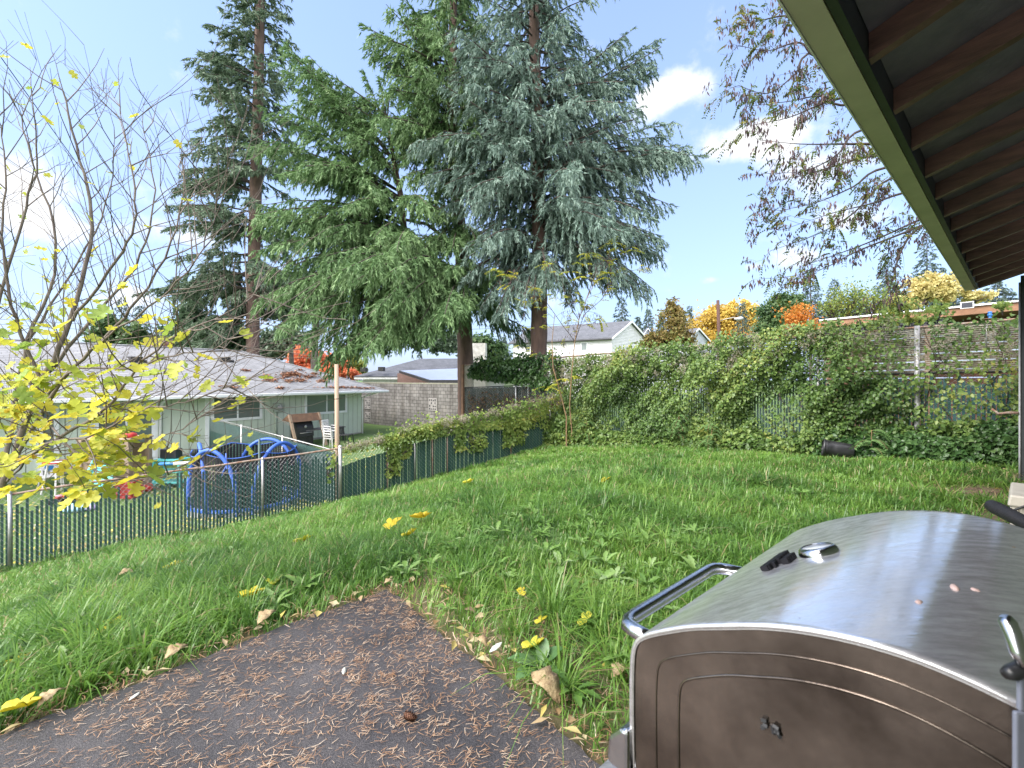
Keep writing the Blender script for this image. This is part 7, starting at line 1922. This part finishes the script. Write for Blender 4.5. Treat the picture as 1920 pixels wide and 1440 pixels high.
def small_things():
    p = on_ground(1572, 850, 8.9); ax = Vector((.86, -.5, -.10)).normalized(); root = thing("plant_pot", "black plastic nursery pot lying on its side in the grass", "pot", p)
    c = p + Z * .165 - ax * .26; m = MB(); m.lathe(c, [(.172, 0), (.172, .03), (.163, .034), (.158, .2), (.142, .49), (.132, .50), (.0, .495)], ax, 28, False); m.lathe(c, [(.168, .0), (.150, .2), (.135, .47), (0, .47)], ax, 28, False); m.build("pot", BLACK, root, smooth=True)
    m = MB(); m.lathe(c, [(.169, -.004), (.178, .0), (.178, .032), (.169, .036)], ax, 28, False); m.build("rim", BLACK, root, smooth=True)
    # fallen fig leaves, each its own
    DRY = mat("dry_leaf", (.20, .125, .06), (.42, .33, .18), rough=.65, scale=22, bump=.6, bscale=45, mid=(.3, .7)); PALEL = leaf_mat("bleached_leaf", [(0, (.5, .5, .44)), (1, (.6, .6, .54))], rough=.5, trans=.2)
    spots = [("bright yellow leaf with dark veins lying deepest in the grass beyond the patio corner", 735, 985, .2, FIGL, 1.5), ("yellow leaf tilted up beside the deepest yellow leaf in the grass", 790, 972, .2, FIGL, -.4), ("small yellow leaf tucked under the pair of yellow leaves", 770, 1002, .13, FIGL, .6),
             ("long yellow leaf stretched over the grass above the pale crumpled leaf", 475, 1115, .2, FIGL, .5), ("second yellow leaf touching the long yellow leaf in the grass", 515, 1095, .17, FIGL, -1.), ("pale crumpled leaf on the left edge of the patio", 500, 1160, .17, DRY, 1.1), ("yellow leaf with lobes in the grass near a broad green weed", 215, 1172, .19, FIGL, .2), ("small yellow leaf beside the lobed one at the broad green weed", 185, 1190, .13, FIGL, 1.9),
             ("large curled tan leaf on the right edge of the patio", 1022, 1292, .26, DRY, 2.3), ("yellow leaf standing between the dock leaves", 1002, 1215, .15, FIGL, .1), ("yellow leaf in the grass in front of the grill handle", 1100, 1165, .15, FIGL, .8), ("small yellow leaf in the needles left of the grill", 1015, 1165, .1, FIGL, .8), ("orange-yellow leaf in the thin grass past the dandelions", 975, 1112, .1, FIGL, 2.), ("pale yellow leaf near the left frame edge", 30, 1245, .14, FIGL, .5),
             ("yellow leaf at the lower left corner of the lawn", 45, 1325, .18, FIGL, .4), ("bleached leaf on the edge of the asphalt at the lower left", 95, 1312, .14, DRY, 1.3), ("tan and yellow leaf on the left edge of the asphalt", 330, 1225, .15, DRY, .9), ("white petal-like leaf on the asphalt at the left", 252, 1308, .075, PALEL, 1.4), ("white petal-like leaf on the asphalt near the middle of the patio", 645, 1259, .075, PALEL, 1.8), ("pale leaf lying in the grass below the slatted fence", 235, 1078, .2, DRY, .2),
             ("yellow leaf half sunk in the grass below the slatted fence", 325, 1062, .19, FIGL, 1.), ("yellow leaf far out in the grass beyond the pair", 570, 1015, .2, FIGL, .2), ("faint yellow leaf in the middle of the far lawn", 1135, 902, .2, FIGL, .9), ("yellow leaf on the lawn in the middle distance left", 880, 905, .22, FIGL, .3),
             ("pale dry leaf at the tip of the patio corner", 728, 1107, .09, DRY, .3), ("whitish leaf among debris on the right edge of the patio", 930, 1217, .12, PALEL, .7), ("pale leaf beside the whitish leaf on the right patio edge", 905, 1205, .11, DRY, 2.2), ("tan leaf in the needles just left of the grill", 1160, 1262, .14, DRY, .6), ("yellow leaf in the grass at the base of the ivy", 1600, 820, .2, FIGL, .4)]
    for (lab, px, py, sz, m_, rot) in spots:
        # meet the ground
        lo = None
        for t in np.linspace(.8, 16, 1500):
            w = W(px, py, t)
            onp = bool(on_patio(w.x, w.y, -.03)); g = .012 if onp else G(w.x, w.y) + (.085 if t < 3.5 else .11)
            if w.z <= g: lo = Vector((w.x, w.y, g)); break
        if lo is None: continue
        rng = np.random.default_rng(int(px)); d = np.array([[math.cos(rot), math.sin(rot), .08 if onp else .25]]); nr = np.array([[rng.normal(0, .12), -.15 if not onp else 0, 1.0]])
        tv = FIGV.copy(); curl = 2.6 if m_ is DRY else .55; tv[:, 2] = tv[:, 2] * 1.5 + curl * (.75 * np.abs(tv[:, 0]) * (1 + .5 * np.sign(tv[:, 0])) + .3 * (tv[:, 1] - .5) ** 2 - .1)
        tv[:, 0] *= .72 + .25 * ((int(px) * 7) % 10) / 10; tv[:, 0] += .18 * tv[:, 1] ** 2 * (1 if int(px) % 2 else -1)
        tfc = FIGF
        if m_ is not FIGL:
            w_ = .2 if m_ is PALEL else .3; q_ = [(0, 0)] + [(w_ * math.sin(math.pi * k / 9) ** .8 * (1 + .12 * math.sin(k * 2.3)), k / 9) for k in range(1, 9)] + [(0, 1)]
            tv = np.array([(sg * a, b, 0 if m_ is PALEL else 2.2 * a * a - .5 * (b - .5) ** 2 + .06 * math.sin(b * 9 + sg)) for a, b in q_ for sg in (-1, 0, 1)]); tfc = []
            for k in range(9):
                for e in (0, 1): tfc += [(k * 3 + e, k * 3 + e + 1, k * 3 + e + 4), (k * 3 + e, k * 3 + e + 4, k * 3 + e + 3)]
            tfc = np.array(tfc)
        sz *= .72 if lo.y < 3.4 else (1.1 if 700 < px < 800 else .85); lo -= Vector((math.cos(rot), math.sin(rot), 0)) * sz * .5
        o = stamp("fallen_leaf", tv, tfc, np.array([tuple(lo)]), d, nr, sz, m_, None, np.array([rng.uniform(.35, .95)])); tag(o, lab, "leaf", "fallen leaves on the lawn and patio", kind="thing")
        md = o.modifiers.new("thick", "SOLIDIFY"); md.thickness = .0012
    # dock plant at the patio edge
    c = None
    for t in np.linspace(1.5, 4, 400):
        w = W(1012, 1262, t)
        if w.z <= .0: c = w; break
    root = thing("dock_plant", "broad-leaved dock plant growing at the right edge of the patio", "plant", Vector((c.x, c.y, G(c.x, c.y))))
    m = leaf_mat("dock_leaf", [(0, (.075, .16, .05)), (.5, (.11, .21, .08)), (1, (.17, .27, .13))], rough=.4, trans=.25)
    prof = [(0, .03), (.15, .09), (.3, .2), (.45, .27), (.6, .27), (.75, .22), (.88, .13), (1, 0)]; tv = []; tf = []
    for (q, w) in prof:
        zz = .3 * q - .5 * q * q; tv += [(-w, q, zz + w * .25 + .02 * math.sin(q * 30)), (0, q, zz), (w, q, zz + w * .25 + .02 * math.sin(q * 27))]
    for i in range(len(prof) - 1):
        b = i * 3
        for k in (0, 1): tf += [(b + k, b + k + 1, b + k + 4), (b + k, b + k + 4, b + k + 3)]
    for i, (a, e, s) in enumerate(((1.7, .8, .15), (.5, .7, .14), (2.9, .35, .15), (3.9, .3, .15), (-.6, .3, .11), (1.2, 1.0, .13), (2.3, .7, .12), (3.3, .6, .1))):
        h = Vector((math.cos(a), math.sin(a), 0)); d = h * math.cos(e) + Z * math.sin(e); n_ = Z * math.cos(e) - h * math.sin(e); b0 = Vector((c.x, c.y, G(c.x, c.y) + .02)) + h * .02
        stamp("leaf", np.array(tv), np.array(tf), np.array([tuple(b0)]), np.array([tuple(d)]), np.array([tuple(n_)]), s, m, root, np.array([i / 7]))
    # fir cone on the asphalt
    c = None
    for t in np.linspace(1.2, 4, 400):
        w = W(768, 1344, t)
        if w.z <= .02: c = w; break
    root = thing("fir_cone", "brown fir cone lying on the needle-strewn asphalt", "cone", Vector((c.x, c.y, .002)))
    CO = mat("cone_brown", (.14, .06, .035), (.24, .12, .07), rough=.75, scale=60); m = MB(); ax = Vector((.9, -.4, 0)).normalized(); s = ax.cross(Z)
    o0 = Vector((c.x, c.y, .02)) - ax * .03; m.lathe(o0, [(.003, 0), (.011, .01), (.014, .025), (.010, .045), (.002, .06)], ax, 10, False); m.build("core", CO, root, smooth=True)
    m = MB()
    for i in range(60):
        q = (i + .5) / 60; a = i * 2.4; r = .013 * math.sin(math.pi * (.15 + .8 * q)) + .004; dr = s * math.cos(a) + Z * math.sin(a); tn = ax.cross(dr); b0 = o0 + ax * .058 * q + dr * r * .6
        e = (dr * .75 - ax * .35 * 0 + ax * .5).normalized(); m.quad(b0 - tn * .003, b0 + e * .007 - tn * .0055, b0 + e * .0105, b0 + e * .007 + tn * .0055); m.poly([b0 - tn * .003, b0 + e * .007 + tn * .0055, b0 + tn * .003])
    m.build("scales", CO, root)


small_things()
for o in list(COL.objects):
    if o.parent is None and o.get("category") and not o.get("kind"):
        o["kind"] = "thing"
